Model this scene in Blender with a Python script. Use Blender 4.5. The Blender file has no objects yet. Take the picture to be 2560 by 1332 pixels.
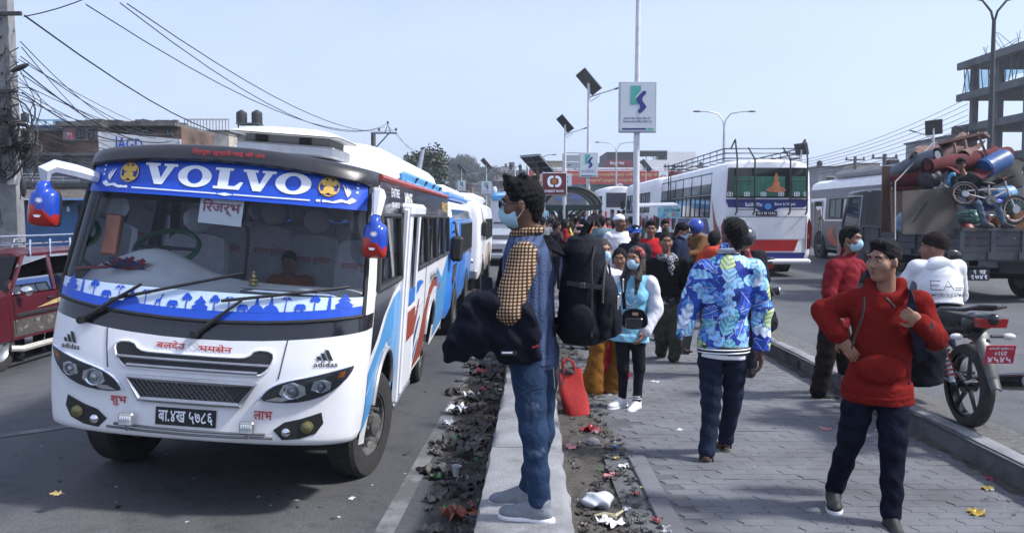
import bpy,bmesh,math,random
import numpy as np
from mathutils import Vector,Matrix,Euler
R=math.radians
SC=bpy.context.scene
COL=SC.collection
# ------------------------------------------------------------------ camera
FPX,CX,CY,HY=2150.0,1280.0,666.0,540.0
CAMZ=1.73
PITCH=math.atan((CY-HY)/FPX)
cam_data=bpy.data.cameras.new('camera');cam=bpy.data.objects.new('camera',cam_data);COL.objects.link(cam)
cam.location=(0,0,CAMZ);cam.rotation_euler=(R(90)-PITCH,0,0)
cam_data.sensor_width=36;cam_data.lens=FPX/2560*36
cam_data.clip_start=0.05;cam_data.clip_end=6000
SC.camera=cam
# ------------------------------------------------------------------ world, sun, exposure
SUN_EL,SUN_AZ=R(47),R(98)
w=bpy.data.worlds.new('World');SC.world=w;w.use_nodes=True
nt=w.node_tree;bg=nt.nodes['Background']
sky=nt.nodes.new('ShaderNodeTexSky');sky.sky_type='NISHITA';sky.sun_disc=False
sky.sun_elevation=SUN_EL;sky.sun_rotation=SUN_AZ
sky.air_density=.9;sky.dust_density=5.0;sky.ozone_density=2.6;sky.altitude=1300
hzm=nt.nodes.new('ShaderNodeMix');hzm.data_type='RGBA';hzm.inputs[0].default_value=.46;nt.links.new(sky.outputs[0],hzm.inputs[6]);hzm.inputs[7].default_value=(3.5,3.8,5.0,1)
_tc=nt.nodes.new('ShaderNodeTexCoord');_mp=nt.nodes.new('ShaderNodeMapping');_mp.inputs['Scale'].default_value=(1,1,3.2);nt.links.new(_tc.outputs['Generated'],_mp.inputs[0])
_cn=nt.nodes.new('ShaderNodeTexNoise');_cn.inputs['Scale'].default_value=2.6;_cn.inputs['Detail'].default_value=6;nt.links.new(_mp.outputs[0],_cn.inputs['Vector'])
_mr=nt.nodes.new('ShaderNodeMapRange');_mr.inputs[1].default_value=.35;_mr.inputs[2].default_value=.68;_mr.inputs[3].default_value=.38;_mr.inputs[4].default_value=.62;nt.links.new(_cn.outputs['Fac'],_mr.inputs[0]);nt.links.new(_mr.outputs[0],hzm.inputs[0])
nt.links.new(hzm.outputs[2],bg.inputs[0]);bg.inputs[1].default_value=0.135
sd=bpy.data.lights.new('sun','SUN');sun=bpy.data.objects.new('sun',sd);COL.objects.link(sun)
sd.energy=3.0;sd.angle=R(6);sd.color=(1.0,0.975,0.945)
sdir=Vector((math.sin(SUN_AZ)*math.cos(SUN_EL),math.cos(SUN_AZ)*math.cos(SUN_EL),math.sin(SUN_EL)))
sun.rotation_euler=(-sdir).to_track_quat('-Z','Y').to_euler();sun.location=(20,10,30)
SC.view_settings.view_transform='Standard';SC.view_settings.look='None'
SC.view_settings.exposure=0.97;SC.view_settings.gamma=1.0
SC.cycles.max_bounces=6;SC.cycles.transparent_max_bounces=16
SC.cycles.use_adaptive_sampling=True;SC.cycles.adaptive_threshold=0.02
SC.cycles.use_denoising=True
SC.cycles.caustics_reflective=False;SC.cycles.caustics_refractive=False
SC.cycles.volume_bounces=0
# ------------------------------------------------------------------ pixel -> world
def ray(u,v):
 f=Vector((0,math.cos(PITCH),-math.sin(PITCH)));up=Vector((0,math.sin(PITCH),math.cos(PITCH)))
 return f+Vector((1,0,0))*((u-CX)/FPX)+up*((CY-v)/FPX)
def at(u,v,y):
 d=ray(u,v);return Vector((0,0,CAMZ))+d*(y/d.y)
def gnd(u,v,z=0.0):
 d=ray(u,v);return Vector((0,0,CAMZ))+d*((z-CAMZ)/d.z)
# ------------------------------------------------------------------ tags
def tag(o,label=None,cat=None,group=None,kind=None):
 if label:o['label']=label
 if cat:o['category']=cat
 if group:o['group']=group
 if kind:o['kind']=kind
 return o
def empty(name,loc=(0,0,0),rot=(0,0,0),label=None,cat=None,group=None,parent=None):
 o=bpy.data.objects.new(name,None);COL.objects.link(o);o.empty_display_size=0.1
 o.location=loc;o.rotation_euler=rot;o.parent=parent
 return tag(o,label,cat,group)
def link(name,me,parent=None,loc=None,rot=None,scale=None):
 o=bpy.data.objects.new(name,me);COL.objects.link(o);o.parent=parent
 if loc is not None:o.location=loc
 if rot is not None:o.rotation_euler=rot
 if scale is not None:o.scale=scale
 return o
def copy_tree(o,parent=None):
 c=o.copy();COL.objects.link(c);c.parent=parent
 for ch in list(o.children):copy_tree(ch,c)
 return c
# ------------------------------------------------------------------ materials
MATS={}
def _n(nt,t,**kw):
 n=nt.nodes.new(t)
 for k,v in kw.items():
  if k in n.inputs:n.inputs[k].default_value=v
  else:setattr(n,k,v)
 return n
def c4(c):return(c[0],c[1],c[2],1.0)
def pm(name,col,rough=0.6,metal=0.0,var=0.15,vs=6.0,bump=0.0,bs=40.0,spec=0.5,col2=None,thr=None,coat=0.0,stretch=None,alpha=1.0,detail=5.0,world=False,wr=0.0):
 """Principled paint with noise variation. col2+thr: blotches (dirt, wear) of a second colour."""
 if name in MATS:return MATS[name]
 m=bpy.data.materials.new(name);m.use_nodes=True;nt=m.node_tree;b=nt.nodes['Principled BSDF']
 b.inputs['Roughness'].default_value=rough;b.inputs['Metallic'].default_value=metal
 b.inputs['Specular IOR Level'].default_value=spec;b.inputs['Coat Weight'].default_value=coat
 b.inputs['Alpha'].default_value=alpha
 tc=nt.nodes.new('ShaderNodeTexCoord');mp=nt.nodes.new('ShaderNodeMapping');nt.links.new(nt.nodes.new('ShaderNodeNewGeometry').outputs['Position']if world else tc.outputs['Object'],mp.inputs[0])
 if stretch:mp.inputs['Scale'].default_value=stretch
 no=_n(nt,'ShaderNodeTexNoise',Scale=vs,Detail=detail,Roughness=0.62);nt.links.new(mp.outputs[0],no.inputs['Vector'])
 ramp=nt.nodes.new('ShaderNodeValToRGB');e=ramp.color_ramp.elements
 e[0].position=0.3;e[1].position=0.7
 e[0].color=c4([max(0,c*(1-var))for c in col]);e[1].color=c4([min(1,c*(1+var))for c in col])
 nt.links.new(no.outputs['Fac'],ramp.inputs[0]);out=ramp.outputs[0]
 if col2 is not None:
  n2=_n(nt,'ShaderNodeTexNoise',Scale=vs*0.37,Detail=8.0,Roughness=0.7);nt.links.new(mp.outputs[0],n2.inputs['Vector'])
  r2=nt.nodes.new('ShaderNodeValToRGB');t=thr if thr else 0.55
  r2.color_ramp.elements[0].position=t;r2.color_ramp.elements[1].position=min(1,t+0.12)
  nt.links.new(n2.outputs['Fac'],r2.inputs[0])
  mx=nt.nodes.new('ShaderNodeMix');mx.data_type='RGBA';nt.links.new(r2.outputs[0],mx.inputs[0])
  nt.links.new(out,mx.inputs[6]);mx.inputs[7].default_value=c4(col2);out=mx.outputs[2]
 nt.links.new(out,b.inputs['Base Color'])
 if bump:
  nb=_n(nt,'ShaderNodeTexNoise',Scale=bs,Detail=6.0,Roughness=0.65);nt.links.new(mp.outputs[0],nb.inputs['Vector'])
  bp=_n(nt,'ShaderNodeBump',Strength=bump,Distance=0.02);nt.links.new(nb.outputs['Fac'],bp.inputs['Height']);nt.links.new(bp.outputs[0],b.inputs['Normal'])
  if wr:
   nw=_n(nt,'ShaderNodeTexNoise',Scale=9.0,Detail=3.0,Roughness=.5,Distortion=1.6);nt.links.new(mp.outputs[0],nw.inputs['Vector'])
   rr=nt.nodes.new('ShaderNodeValToRGB');rr.color_ramp.elements[0].position=.42;rr.color_ramp.elements[1].position=.58;nt.links.new(nw.outputs['Fac'],rr.inputs[0])
   b2_=_n(nt,'ShaderNodeBump',Strength=wr*.55,Distance=.025);nt.links.new(rr.outputs[0],b2_.inputs['Height']);nt.links.new(b2_.outputs[0],bp.inputs['Normal'])
 MATS[name]=m;return m
def glass(name,tint=(0.75,0.8,0.82),refl=0.9,f0=1.5,rough=0.02):
 if name in MATS:return MATS[name]
 m=bpy.data.materials.new(name);m.use_nodes=True;nt=m.node_tree;nt.nodes.clear()
 o=nt.nodes.new('ShaderNodeOutputMaterial');mix=nt.nodes.new('ShaderNodeMixShader')
 tr=_n(nt,'ShaderNodeBsdfTransparent',Color=c4(tint));gl=_n(nt,'ShaderNodeBsdfGlossy',Roughness=rough)
 gl.inputs['Color'].default_value=(refl,refl,refl,1)
 fr=_n(nt,'ShaderNodeFresnel',IOR=f0)
 nt.links.new(fr.outputs[0],mix.inputs[0]);nt.links.new(tr.outputs[0],mix.inputs[1]);nt.links.new(gl.outputs[0],mix.inputs[2]);nt.links.new(mix.outputs[0],o.inputs[0])
 MATS[name]=m;return m
# ------------------------------------------------------------------ mesh builder
class MB:
 def __init__(s):s.v=[];s.f=[];s.mi=[];s.m=0
 def add(s,vs,fs):
  b=len(s.v);s.v.extend([tuple(p)for p in vs]);s.f.extend([tuple(b+i for i in f)for f in fs]);s.mi.extend([s.m]*len(fs));return s
 def box(s,c,d,rot=None,bev=0.0):
  c=Vector(c);hx,hy,hz=d[0]/2,d[1]/2,d[2]/2
  M=Euler(rot).to_matrix()if rot is not None else None
  b=min(bev,hx*.9,hy*.9,hz*.9)
  if b<=0:
   vs=[Vector((x,y,z))for x in(-hx,hx)for y in(-hy,hy)for z in(-hz,hz)]
   fs=[(0,1,3,2),(4,6,7,5),(0,4,5,1),(2,3,7,6),(0,2,6,4),(1,5,7,3)]
  else:
   vs=[];idx={}
   for sx in(-1,1):
    for sy in(-1,1):
     for sz in(-1,1):
      for ax in range(3):
       p=[sx*(hx-b),sy*(hy-b),sz*(hz-b)];p[ax]=(sx,sy,sz)[ax]*(hx,hy,hz)[ax]
       idx[(sx,sy,sz,ax)]=len(vs);vs.append(Vector(p))
   fs=[]
   for sg in(-1,1):
    q=[(sg,-1,-1),(sg,1,-1),(sg,1,1),(sg,-1,1)]
    for ax in range(3):
     f=[]
     for a in q:
      k=[0,0,0];k[ax]=a[0];k[(ax+1)%3]=a[1];k[(ax+2)%3]=a[2];f.append(idx[(k[0],k[1],k[2],ax)])
     fs.append(tuple(f if sg>0 else f[::-1]))
   for a1 in(-1,1):
    for a2 in(-1,1):
     for ax in range(3):
      u,w2=(ax+1)%3,(ax+2)%3
      def key(e,o):
       k=[0,0,0];k[ax]=e;k[u]=a1;k[w2]=a2;return idx[(k[0],k[1],k[2],o)]
      f=[key(-1,u),key(1,u),key(1,w2),key(-1,w2)]
      fs.append(tuple(f if a1*a2>0 else f[::-1]))
   for sx in(-1,1):
    for sy in(-1,1):
     for sz in(-1,1):
      f=[idx[(sx,sy,sz,k)]for k in range(3)];fs.append(tuple(f if sx*sy*sz>0 else f[::-1]))
  if M is not None:vs=[M@p for p in vs]
  return s.add([p+c for p in vs],fs)
 def tube(s,pts,r,n=8,cap=True,closed=False):
  pts=[Vector(p)for p in pts];k=len(pts);rs=r if isinstance(r,(list,tuple))else[r]*k
  vs=[];prev=None
  for i,p in enumerate(pts):
   a=pts[(i-1)%k]if(i>0 or closed)else p;b=pts[(i+1)%k]if(i<k-1 or closed)else p
   t=(b-a);t=t.normalized()if t.length>1e-9 else Vector((0,0,1))
   if prev is None:
    up=Vector((0,0,1))if abs(t.z)<0.9 else Vector((1,0,0));nx=t.cross(up).normalized()
   else:
    nx=(prev-t*prev.dot(t));nx=nx.normalized()if nx.length>1e-6 else t.cross(Vector((0,0,1))).normalized()
   prev=nx;ny=t.cross(nx)
   for j in range(n):
    an=2*math.pi*j/n;vs.append(p+(nx*math.cos(an)+ny*math.sin(an))*rs[i])
  fs=[]
  for i in range(k if closed else k-1):
   i2=(i+1)%k
   for j in range(n):fs.append((i*n+j,i*n+(j+1)%n,i2*n+(j+1)%n,i2*n+j))
  if cap and not closed:fs.append(tuple(range(n))[::-1]);fs.append(tuple((k-1)*n+j for j in range(n)))
  return s.add(vs,fs)
 def cyl(s,a,b,r0,r1=None,n=12):return s.tube([a,b],[r0,r0 if r1 is None else r1],n)
 def lathe(s,prof,c=(0,0,0),axis='z',n=20,cap=True):
  c=Vector(c);vs=[]
  for(r,h)in prof:
   for j in range(n):
    a=2*math.pi*j/n;x,y=r*math.cos(a),r*math.sin(a)
    p=(x,y,h)if axis=='z' else((h,x,y)if axis=='x' else(y,h,x))
    vs.append(c+Vector(p))
  fs=[];k=len(prof)
  for i in range(k-1):
   for j in range(n):fs.append((i*n+j,i*n+(j+1)%n,(i+1)*n+(j+1)%n,(i+1)*n+j))
  if cap:fs.append(tuple(range(n))[::-1]);fs.append(tuple((k-1)*n+j for j in range(n)))
  return s.add(vs,fs)
 def grid(s,fn,nu,nv,closed_u=False):
  vs=[fn(i/(nu if closed_u else nu-1),j/(nv-1))for j in range(nv)for i in range(nu)]
  fs=[]
  for j in range(nv-1):
   for i in range(nu if closed_u else nu-1):
    i2=(i+1)%nu;fs.append((j*nu+i,j*nu+i2,(j+1)*nu+i2,(j+1)*nu+i))
  return s.add(vs,fs)
 def ell(s,c,r,n=14,m=9,rot=None):
  M=Euler(rot).to_matrix()if rot is not None else Matrix.Identity(3);c=Vector(c)
  def fn(u,v):
   a=2*math.pi*u;b=math.pi*(v-.5)
   return c+M@Vector((r[0]*math.cos(b)*math.cos(a),r[1]*math.cos(b)*math.sin(a),r[2]*math.sin(b)))
  return s.grid(fn,n,m,True)
 def prism(s,poly,fr,depth):
  """poly: 2D outline; fr(x,y,d)->3D; closed solid between d=0 and d=depth (simple outlines, n-gon caps)."""
  n=len(poly);vs=[fr(x,y,0)for x,y in poly]+[fr(x,y,depth)for x,y in poly]
  fs=[tuple(range(n))[::-1],tuple(range(n,2*n))]+[(i,(i+1)%n,n+(i+1)%n,n+i)for i in range(n)]
  return s.add(vs,fs)
 def mesh(s,name,mats,smooth=35,fix=True):
  me=bpy.data.meshes.new(name);me.from_pydata(s.v,[],s.f)
  for m in(mats if isinstance(mats,(list,tuple))else[mats]):me.materials.append(m)
  if max(s.mi,default=0)>0:me.polygons.foreach_set('material_index',s.mi)
  if fix and len(s.f)<60000:
   bm=bmesh.new();bm.from_mesh(me);bmesh.ops.recalc_face_normals(bm,faces=bm.faces);bm.to_mesh(me);bm.free()
  if smooth:
   me.polygons.foreach_set('use_smooth',[True]*len(me.polygons));me.set_sharp_from_angle(angle=R(smooth))
  me.update();return me
 def build(s,name,mats,parent=None,smooth=35,loc=None,rot=None,fix=True):
  return link(name,s.mesh(name,mats,smooth,fix),parent,loc,rot)
# ------------------------------------------------------------------ flat shapes and lettering
_TSC=bpy.data.scenes.new('lettering_bench')
def _curve_mesh(cu):
 o=bpy.data.objects.new('tmp',cu);_TSC.collection.objects.link(o);vl=_TSC.view_layers[0];vl.update()
 me=bpy.data.meshes.new_from_object(o.evaluated_get(vl.depsgraph))
 vs=[v.co.copy()for v in me.vertices];fs=[tuple(p.vertices)for p in me.polygons]
 bpy.data.objects.remove(o);bpy.data.curves.remove(cu);bpy.data.meshes.remove(me);return vs,fs
_TXT={}
def text2d(body,bold=0.0,res=2,spacing=1.0):
 k=(body,bold,res,spacing)
 if k not in _TXT:
  cu=bpy.data.curves.new('t','FONT');cu.body=body;cu.size=1;cu.resolution_u=res;cu.offset=bold;cu.space_character=spacing
  _TXT[k]=_curve_mesh(cu)
 return _TXT[k]
def shape2d(polys):
 cu=bpy.data.curves.new('s','CURVE');cu.dimensions='2D';cu.fill_mode='BOTH'
 for p in polys:
  sp=cu.splines.new('POLY');sp.points.add(len(p)-1);sp.use_cyclic_u=True
  for q,(x,y)in zip(sp.points,p):q.co=(x,y,0,1)
 return _curve_mesh(cu)
FINE=0.0
def refine(pts,fs,L):
 bm=bmesh.new();vs=[bm.verts.new((x,y,0))for x,y in pts]
 for f in fs:
  try:bm.faces.new([vs[i]for i in f])
  except ValueError:pass
 for _ in range(5):
  bmesh.ops.triangulate(bm,faces=bm.faces);lg=[e for e in bm.edges if e.calc_length()>L]
  if not lg:break
  bmesh.ops.subdivide_edges(bm,edges=lg,cuts=1)
 bmesh.ops.triangulate(bm,faces=bm.faces);bm.verts.index_update();out=[(v.co.x,v.co.y)for v in bm.verts],[tuple(v.index for v in f.verts)for f in bm.faces];bm.free();return out
def put2d(mb,vf,fr,box=None,keep=False):
 """lay a flat shape through fr(x,y)->3D; box=(x0,y0,x1,y1) fits it into that rectangle."""
 vs,fs=vf
 if not vs:return mb
 if box:
  xs=[v[0]for v in vs];ys=[v[1]for v in vs];a,b,c,d=min(xs),max(xs),min(ys),max(ys)
  sx=(box[2]-box[0])/max(1e-6,b-a);sy=(box[3]-box[1])/max(1e-6,d-c)
  if keep:sx=sy=min(sx,sy)
  pts=[(box[0]+(v[0]-a)*sx,box[1]+(v[1]-c)*sy)for v in vs]
 else:pts=[(v[0],v[1])for v in vs]
 if FINE and len(pts)<400:pts,fs=refine(pts,fs,FINE)
 return mb.add([fr(x,y)for x,y in pts],fs)
def circ(cx,cy,rx,ry=None,n=24,a0=0.0):
 ry=rx if ry is None else ry
 return[(cx+rx*math.cos(a0+2*math.pi*i/n),cy+ry*math.sin(a0+2*math.pi*i/n))for i in range(n)]
def plane_fr(o,ux,uy,off=0.0):
 o=Vector(o);ux=Vector(ux).normalized();uy=Vector(uy).normalized();nn=ux.cross(uy)
 return lambda x,y,d=0.0:o+ux*x+uy*y+nn*(off+d)
def decal(name,vf,fr,mat,parent,box=None,keep=False):
 mb=MB();put2d(mb,vf,fr,box,keep);return mb.build(name,mat,parent,smooth=0,fix=False)
def smooth_poly(pts,it=2,closed=True):
 for _ in range(it):
  q=[];n=len(pts)
  for i in range(n if closed else n-1):
   a=pts[i];b=pts[(i+1)%n]
   q.append(tuple(.75*x+.25*y for x,y in zip(a,b)));q.append(tuple(.25*x+.75*y for x,y in zip(a,b)))
  if not closed:q=[pts[0]]+q+[pts[-1]]
  pts=q
 return pts
def rrect(x0,y0,x1,y1,r,n=4):
 out=[]
 for cx,cy,a in((x1-r,y1-r,0),(x0+r,y1-r,90),(x0+r,y0+r,180),(x1-r,y0+r,270)):
  for i in range(n+1):an=R(a+90*i/n);out.append((cx+r*math.cos(an),cy+r*math.sin(an)))
 return out
rng=random.Random(7)
ORD=['first','second','third','fourth','fifth','sixth','seventh','eighth','ninth','tenth','eleventh','twelfth','thirteenth','fourteenth','fifteenth','sixteenth','seventeenth','eighteenth','nineteenth','twentieth']
# ================================================================== setting
def roadz(x):
 """cross profile of the left carriageway: gutter, crown, far side"""
 P=[(-40,-0.75),(-12,-0.62),(-8,-0.46),(-5,-0.31),(-3.6,-0.215),(-3.0,-0.22),(-1.0,-0.365),(-0.2,-0.40),(1,-0.40)]
 for(a,za),(b,zb)in zip(P,P[1:]):
  if a<=x<=b:t=(x-a)/(b-a);return za+(zb-za)*t
 return P[0][1]if x<P[0][0]else P[-1][1]
RZ=0.16
def rise(y):return min(2.3,max(0.0,(y-26)*.022))
def asphalt(name,base,dusty,scale=1.0,patch=0.5):
 m=bpy.data.materials.new(name);m.use_nodes=True;nt=m.node_tree;b=nt.nodes['Principled BSDF'];b.inputs['Roughness'].default_value=0.82
 tc=nt.nodes.new('ShaderNodeTexCoord')
 n1=_n(nt,'ShaderNodeTexNoise',Scale=0.55*scale,Detail=7.0,Roughness=0.6);n2=_n(nt,'ShaderNodeTexNoise',Scale=70.0,Detail=4.0,Roughness=0.8)
 n3=_n(nt,'ShaderNodeTexNoise',Scale=3.4,Detail=9.0,Roughness=0.72);mp=nt.nodes.new('ShaderNodeMapping');mp.inputs['Scale'].default_value=(1,0.22,1)
 nt.links.new(tc.outputs['Object'],mp.inputs[0]);nt.links.new(mp.outputs[0],n1.inputs['Vector'])
 for n in(n2,n3):nt.links.new(tc.outputs['Object'],n.inputs['Vector'])
 r1=nt.nodes.new('ShaderNodeValToRGB');r1.color_ramp.elements[0].position=.36;r1.color_ramp.elements[1].position=.66
 r1.color_ramp.elements[0].color=c4(base);r1.color_ramp.elements[1].color=c4(dusty);nt.links.new(n1.outputs['Fac'],r1.inputs[0])
 r2=nt.nodes.new('ShaderNodeValToRGB');r2.color_ramp.elements[0].position=.35;r2.color_ramp.elements[1].position=.72
 r2.color_ramp.elements[0].color=(.55,.55,.55,1);r2.color_ramp.elements[1].color=(1.5,1.5,1.5,1);nt.links.new(n2.outputs['Fac'],r2.inputs[0])
 r3=nt.nodes.new('ShaderNodeValToRGB');r3.color_ramp.elements[0].position=.28;r3.color_ramp.elements[1].position=.5
 r3.color_ramp.elements[0].color=(patch,patch,patch,1);r3.color_ramp.elements[1].color=(1,1,1,1);nt.links.new(n3.outputs['Fac'],r3.inputs[0])
 m1=nt.nodes.new('ShaderNodeMix');m1.data_type='RGBA';m1.blend_type='MULTIPLY';m1.inputs[0].default_value=1;nt.links.new(r1.outputs[0],m1.inputs[6]);nt.links.new(r2.outputs[0],m1.inputs[7])
 m2=nt.nodes.new('ShaderNodeMix');m2.data_type='RGBA';m2.blend_type='MULTIPLY';m2.inputs[0].default_value=1;nt.links.new(m1.outputs[2],m2.inputs[6]);nt.links.new(r3.outputs[0],m2.inputs[7])
 nt.links.new(m2.outputs[2],b.inputs['Base Color'])
 bp=_n(nt,'ShaderNodeBump',Strength=.5,Distance=.01);nt.links.new(n2.outputs['Fac'],bp.inputs['Height']);nt.links.new(bp.outputs[0],b.inputs['Normal'])
 MATS[name]=m;return m
M_ROAD=asphalt('asphalt',(.05,.053,.06),(.098,.099,.102))
M_ROADR=asphalt('asphalt_right',(.075,.08,.088),(.115,.12,.126))
M_EARTH=pm('earth',(.16,.145,.125),.95,var=.3,vs=.4,bump=.4,bs=6,col2=(.08,.09,.06),thr=.56)
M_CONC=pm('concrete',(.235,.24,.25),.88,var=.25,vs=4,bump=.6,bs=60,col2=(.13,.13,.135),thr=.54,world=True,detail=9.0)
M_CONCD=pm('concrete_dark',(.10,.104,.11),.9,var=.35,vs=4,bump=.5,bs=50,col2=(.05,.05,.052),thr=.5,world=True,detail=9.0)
M_PAVER=pm('paver',(.128,.133,.145),.85,var=.3,vs=1.6,bump=.4,bs=90,col2=(.085,.087,.092),thr=.54,world=True,detail=9.0)
M_DIRT=pm('dirt',(.072,.064,.056),.95,var=.5,vs=7,bump=1.0,bs=45,col2=(.028,.026,.024),thr=.52,world=True,detail=9.0)
M_PAINT=pm('worn_road_paint',(.16,.163,.167),.8,var=.25,vs=9,col2=(.085,.087,.09),thr=.43)
# ---- ground sheet to the horizon
mb=MB();xs=[-3000,-400,-120,-40,-16,-15.9,23.9,24,60,400,3000];zs=[-.75,-.75,-.75,-.75,-.7,-1.1,-1.1,.3,.3,.3,.3]
ys=[-60,26,60,131,400,1000,3500]
mb.add([(x,y,z+rise(y))for y in ys for x,z in zip(xs,zs)],[(j*11+i,j*11+i+1,(j+1)*11+i+1,(j+1)*11+i)for j in range(len(ys)-1)for i in range(10)])
tag(mb.build('ground',M_EARTH,smooth=0),kind='structure')
# ---- left road
mb=MB();xs=[-16,-12,-10,-8,-6.5,-5,-4.2,-3.6,-3.3,-3.0,-2.5,-2,-1.5,-1,-.6,-.2,.1,.4]
ys=[-3+i*1.5 for i in range(16)]+[26,34,44,55,75,100,131,150,230];nx=len(xs)
mb.add([(x,y,roadz(x)+rise(y))for y in ys for x in xs],[(j*nx+i,j*nx+i+1,(j+1)*nx+i+1,(j+1)*nx+i)for j in range(len(ys)-1)for i in range(nx-1)])
tag(mb.build('road_left',M_ROAD,smooth=60),kind='structure')
mb=MB();mb.add([(.4,60,-.40+rise(60)),(3.2,60,-.1+rise(60)),(3.2,131,-.1+rise(131)),(.4,131,-.40+rise(131)),(3.2,230,2.2),(.4,230,1.9)],[(0,1,2,3),(3,2,4,5)])
tag(mb.build('road_beyond',M_ROAD,smooth=0),kind='structure')
# ---- right road
mb=MB();xs=[3.2,3.6,6,9,13,18,24];ys=[-3,3,8,15,26,40,70,131,230];nx=len(xs)
mb.add([(x,y,RZ-(.02 if x>3.5 else 0)+(.012*(x-3.6)if x>3.6 else 0)+rise(y))for y in ys for x in xs],[(j*nx+i,j*nx+i+1,(j+1)*nx+i+1,(j+1)*nx+i)for j in range(len(ys)-1)for i in range(nx-1)])
tag(mb.build('road_right',M_ROADR,smooth=60),kind='structure')
def rz2(x):return RZ-.02+(.012*(x-3.6)if x>3.6 else 0)
# ---- painted lines on the left road
def strip(name,a,b,w,z0=0.006,n=12):
 mb=MB();a=Vector((a[0],a[1],0));b=Vector((b[0],b[1],0));d=(b-a).normalized();s=Vector((-d.y,d.x,0))*w/2;vs=[]
 for i in range(n+1):
  p=a.lerp(b,i/n)
  for q in(p-s,p+s):vs.append((q.x,q.y,roadz(q.x)+z0))
 mb.add(vs,[(2*i,2*i+1,2*i+3,2*i+2)for i in range(n)]);return mb
tag(strip('l',(-.92,4.2),(-.52,12.2),.13).build('edge_line',M_PAINT,smooth=0),kind='structure')
tag(strip('l',(-5.15,7.6),(-4.15,8.05),.17).build('lane_dash',M_PAINT,smooth=0),kind='structure')
tag(strip('l',(-5.2,11.6),(-4.75,15.0),.15).build('lane_dash',M_PAINT,smooth=0),kind='structure')
# ---- platform bed and pavers
mb=MB();mb.add([(.66,-2,-.0055),(3.23,-2,-.0055),(3.23,26,-.0055),(.66,26,-.0055),(3.23,62,-.012+rise(62)),(.3,62,-.012+rise(62))],[(0,1,2,3),(3,2,4,5)])
bed=tag(mb.build('platform',pm('paver_joint_sand',(.095,.098,.104),.95,var=.3,vs=3,bump=.5,bs=70,world=True),smooth=0),kind='structure')
mb=MB();mb.add([(.3,24,-.004),(3.23,24,-.004),(3.23,26,-.004),(.3,26,-.004),(3.23,62,rise(62)-.004),(.3,62,rise(62)-.004)],[(0,1,2,3),(3,2,4,5)])
tag(mb.build('far_paving',M_PAVER,bed,smooth=0),kind='stuff')
PW,PH=.208,.106
def paver_outline():
 g=.0016;out=[]
 for t in(0,.25,.5,.75,1):out.append((PW/2-g+.014*math.sin(2*math.pi*t),-PH/2+g+(PH-2*g)*t))
 for t in(1,.75,.5,.25,0):out.append((-PW/2+g+.014*math.sin(2*math.pi*t),-PH/2+g+(PH-2*g)*t))
 return out
def paver_geo(mb,c,tilt=(0,0),rz=0.0):
 o=paver_outline();n=len(o);rings=[]
 ca,sa=math.cos(rz),math.sin(rz)
 for sc,z in((1.0,-.05),(1.0,-.0035),(.975,0.0)):
  r=[]
  for x,y in o:
   x,y=x*sc,y*(sc if sc==1 else .955);xx,yy=x*ca-y*sa,x*sa+y*ca
   r.append((c[0]+xx,c[1]+yy,c[2]+z+xx*tilt[0]+yy*tilt[1]))
  rings+=r
 mb.add(rings,[(i,(i+1)%n,n+(i+1)%n,n+i)for i in range(n)]+[(n+i,n+(i+1)%n,2*n+(i+1)%n,2*n+i)for i in range(n)]+[tuple(range(2*n,3*n))])
pm_mb=MB();paver_geo(pm_mb,(0,0,0));paver_me=pm_mb.mesh('paver',M_PAVER,smooth=0)
spots=[];row=0;y=3.3
while y<24:
 x=.36+(PW/2 if row%2 else 0)
 while x<3.19:
  edge=.80+.06*math.sin(y*2.1)+.05*math.sin(y*5.3+1)+rng.uniform(-.05,.05)-max(0,(y-12)*.05)
  if y<6.1:edge=.945
  if x-PW*.45>edge:spots.append((x,y))
  x+=PW
 y+=PH;row+=1
spots.sort(key=lambda p:-abs(1)/(p[1]**2))
far=MB()
vis=[p for p in spots if p[1]>4.55]
vis.sort(key=lambda p:p[1])
for k,(x,y)in enumerate(vis):
 z=rng.gauss(0,.0014);t=(rng.gauss(0,.006),rng.gauss(0,.008))
 if k<300:
  o=link('paver',paver_me,bed,(x,y,z),(t[1],-t[0],rng.gauss(0,.008)))
 else:paver_geo(far,(x,y,z),t,rng.gauss(0,.008))
for p in spots:
 if p[1]<=4.55:paver_geo(far,(p[0],p[1],0))
tag(far.build('paver_field',M_PAVER,bed,smooth=0,fix=False),kind='stuff')
# ---- concrete edging strip along the dirt
edging=empty('edging',(0,0,0));tag(edging,kind='structure')
for(a,b)in((3.2,4.3),(4.31,5.17),(5.18,6.12)):
 mb=MB();mb.box((.87+(a+b)/2*.004,(a+b)/2,-.022),(.125,b-a,.07),bev=.008);mb.build('edging_stone',M_PAVER,edging)
# ---- dirt strip between divider and paving
def bumpy(x0,x1,y0,y1,nx,ny,zf,seed):
 r=random.Random(seed);mb=MB()
 def fn(u,v):
  y=y0+(y1-y0)*v;xa,xb=x0(y),x1(y);x=xa+(xb-xa)*u
  return(x,y,zf(x,y,u)+r.gauss(0,.006))
 mb.grid(fn,nx,ny);return mb
mb=bumpy(lambda y:.30,lambda y:.86 if y<6.1 else .9-min(.2,max(0,(y-12)*.04)),3.2,20,16,200,
lambda x,y,u:.012-.03*u+(.03 if u<.1 else 0)+(0 if y<6.1 else .012*(1-u))+.008*math.sin(y*3+x*9)-(.012 if(y<6.1 and u>.3)else 0),3)
tag(mb.build('dirt_strip',M_DIRT,smooth=80),kind='structure')
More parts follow.
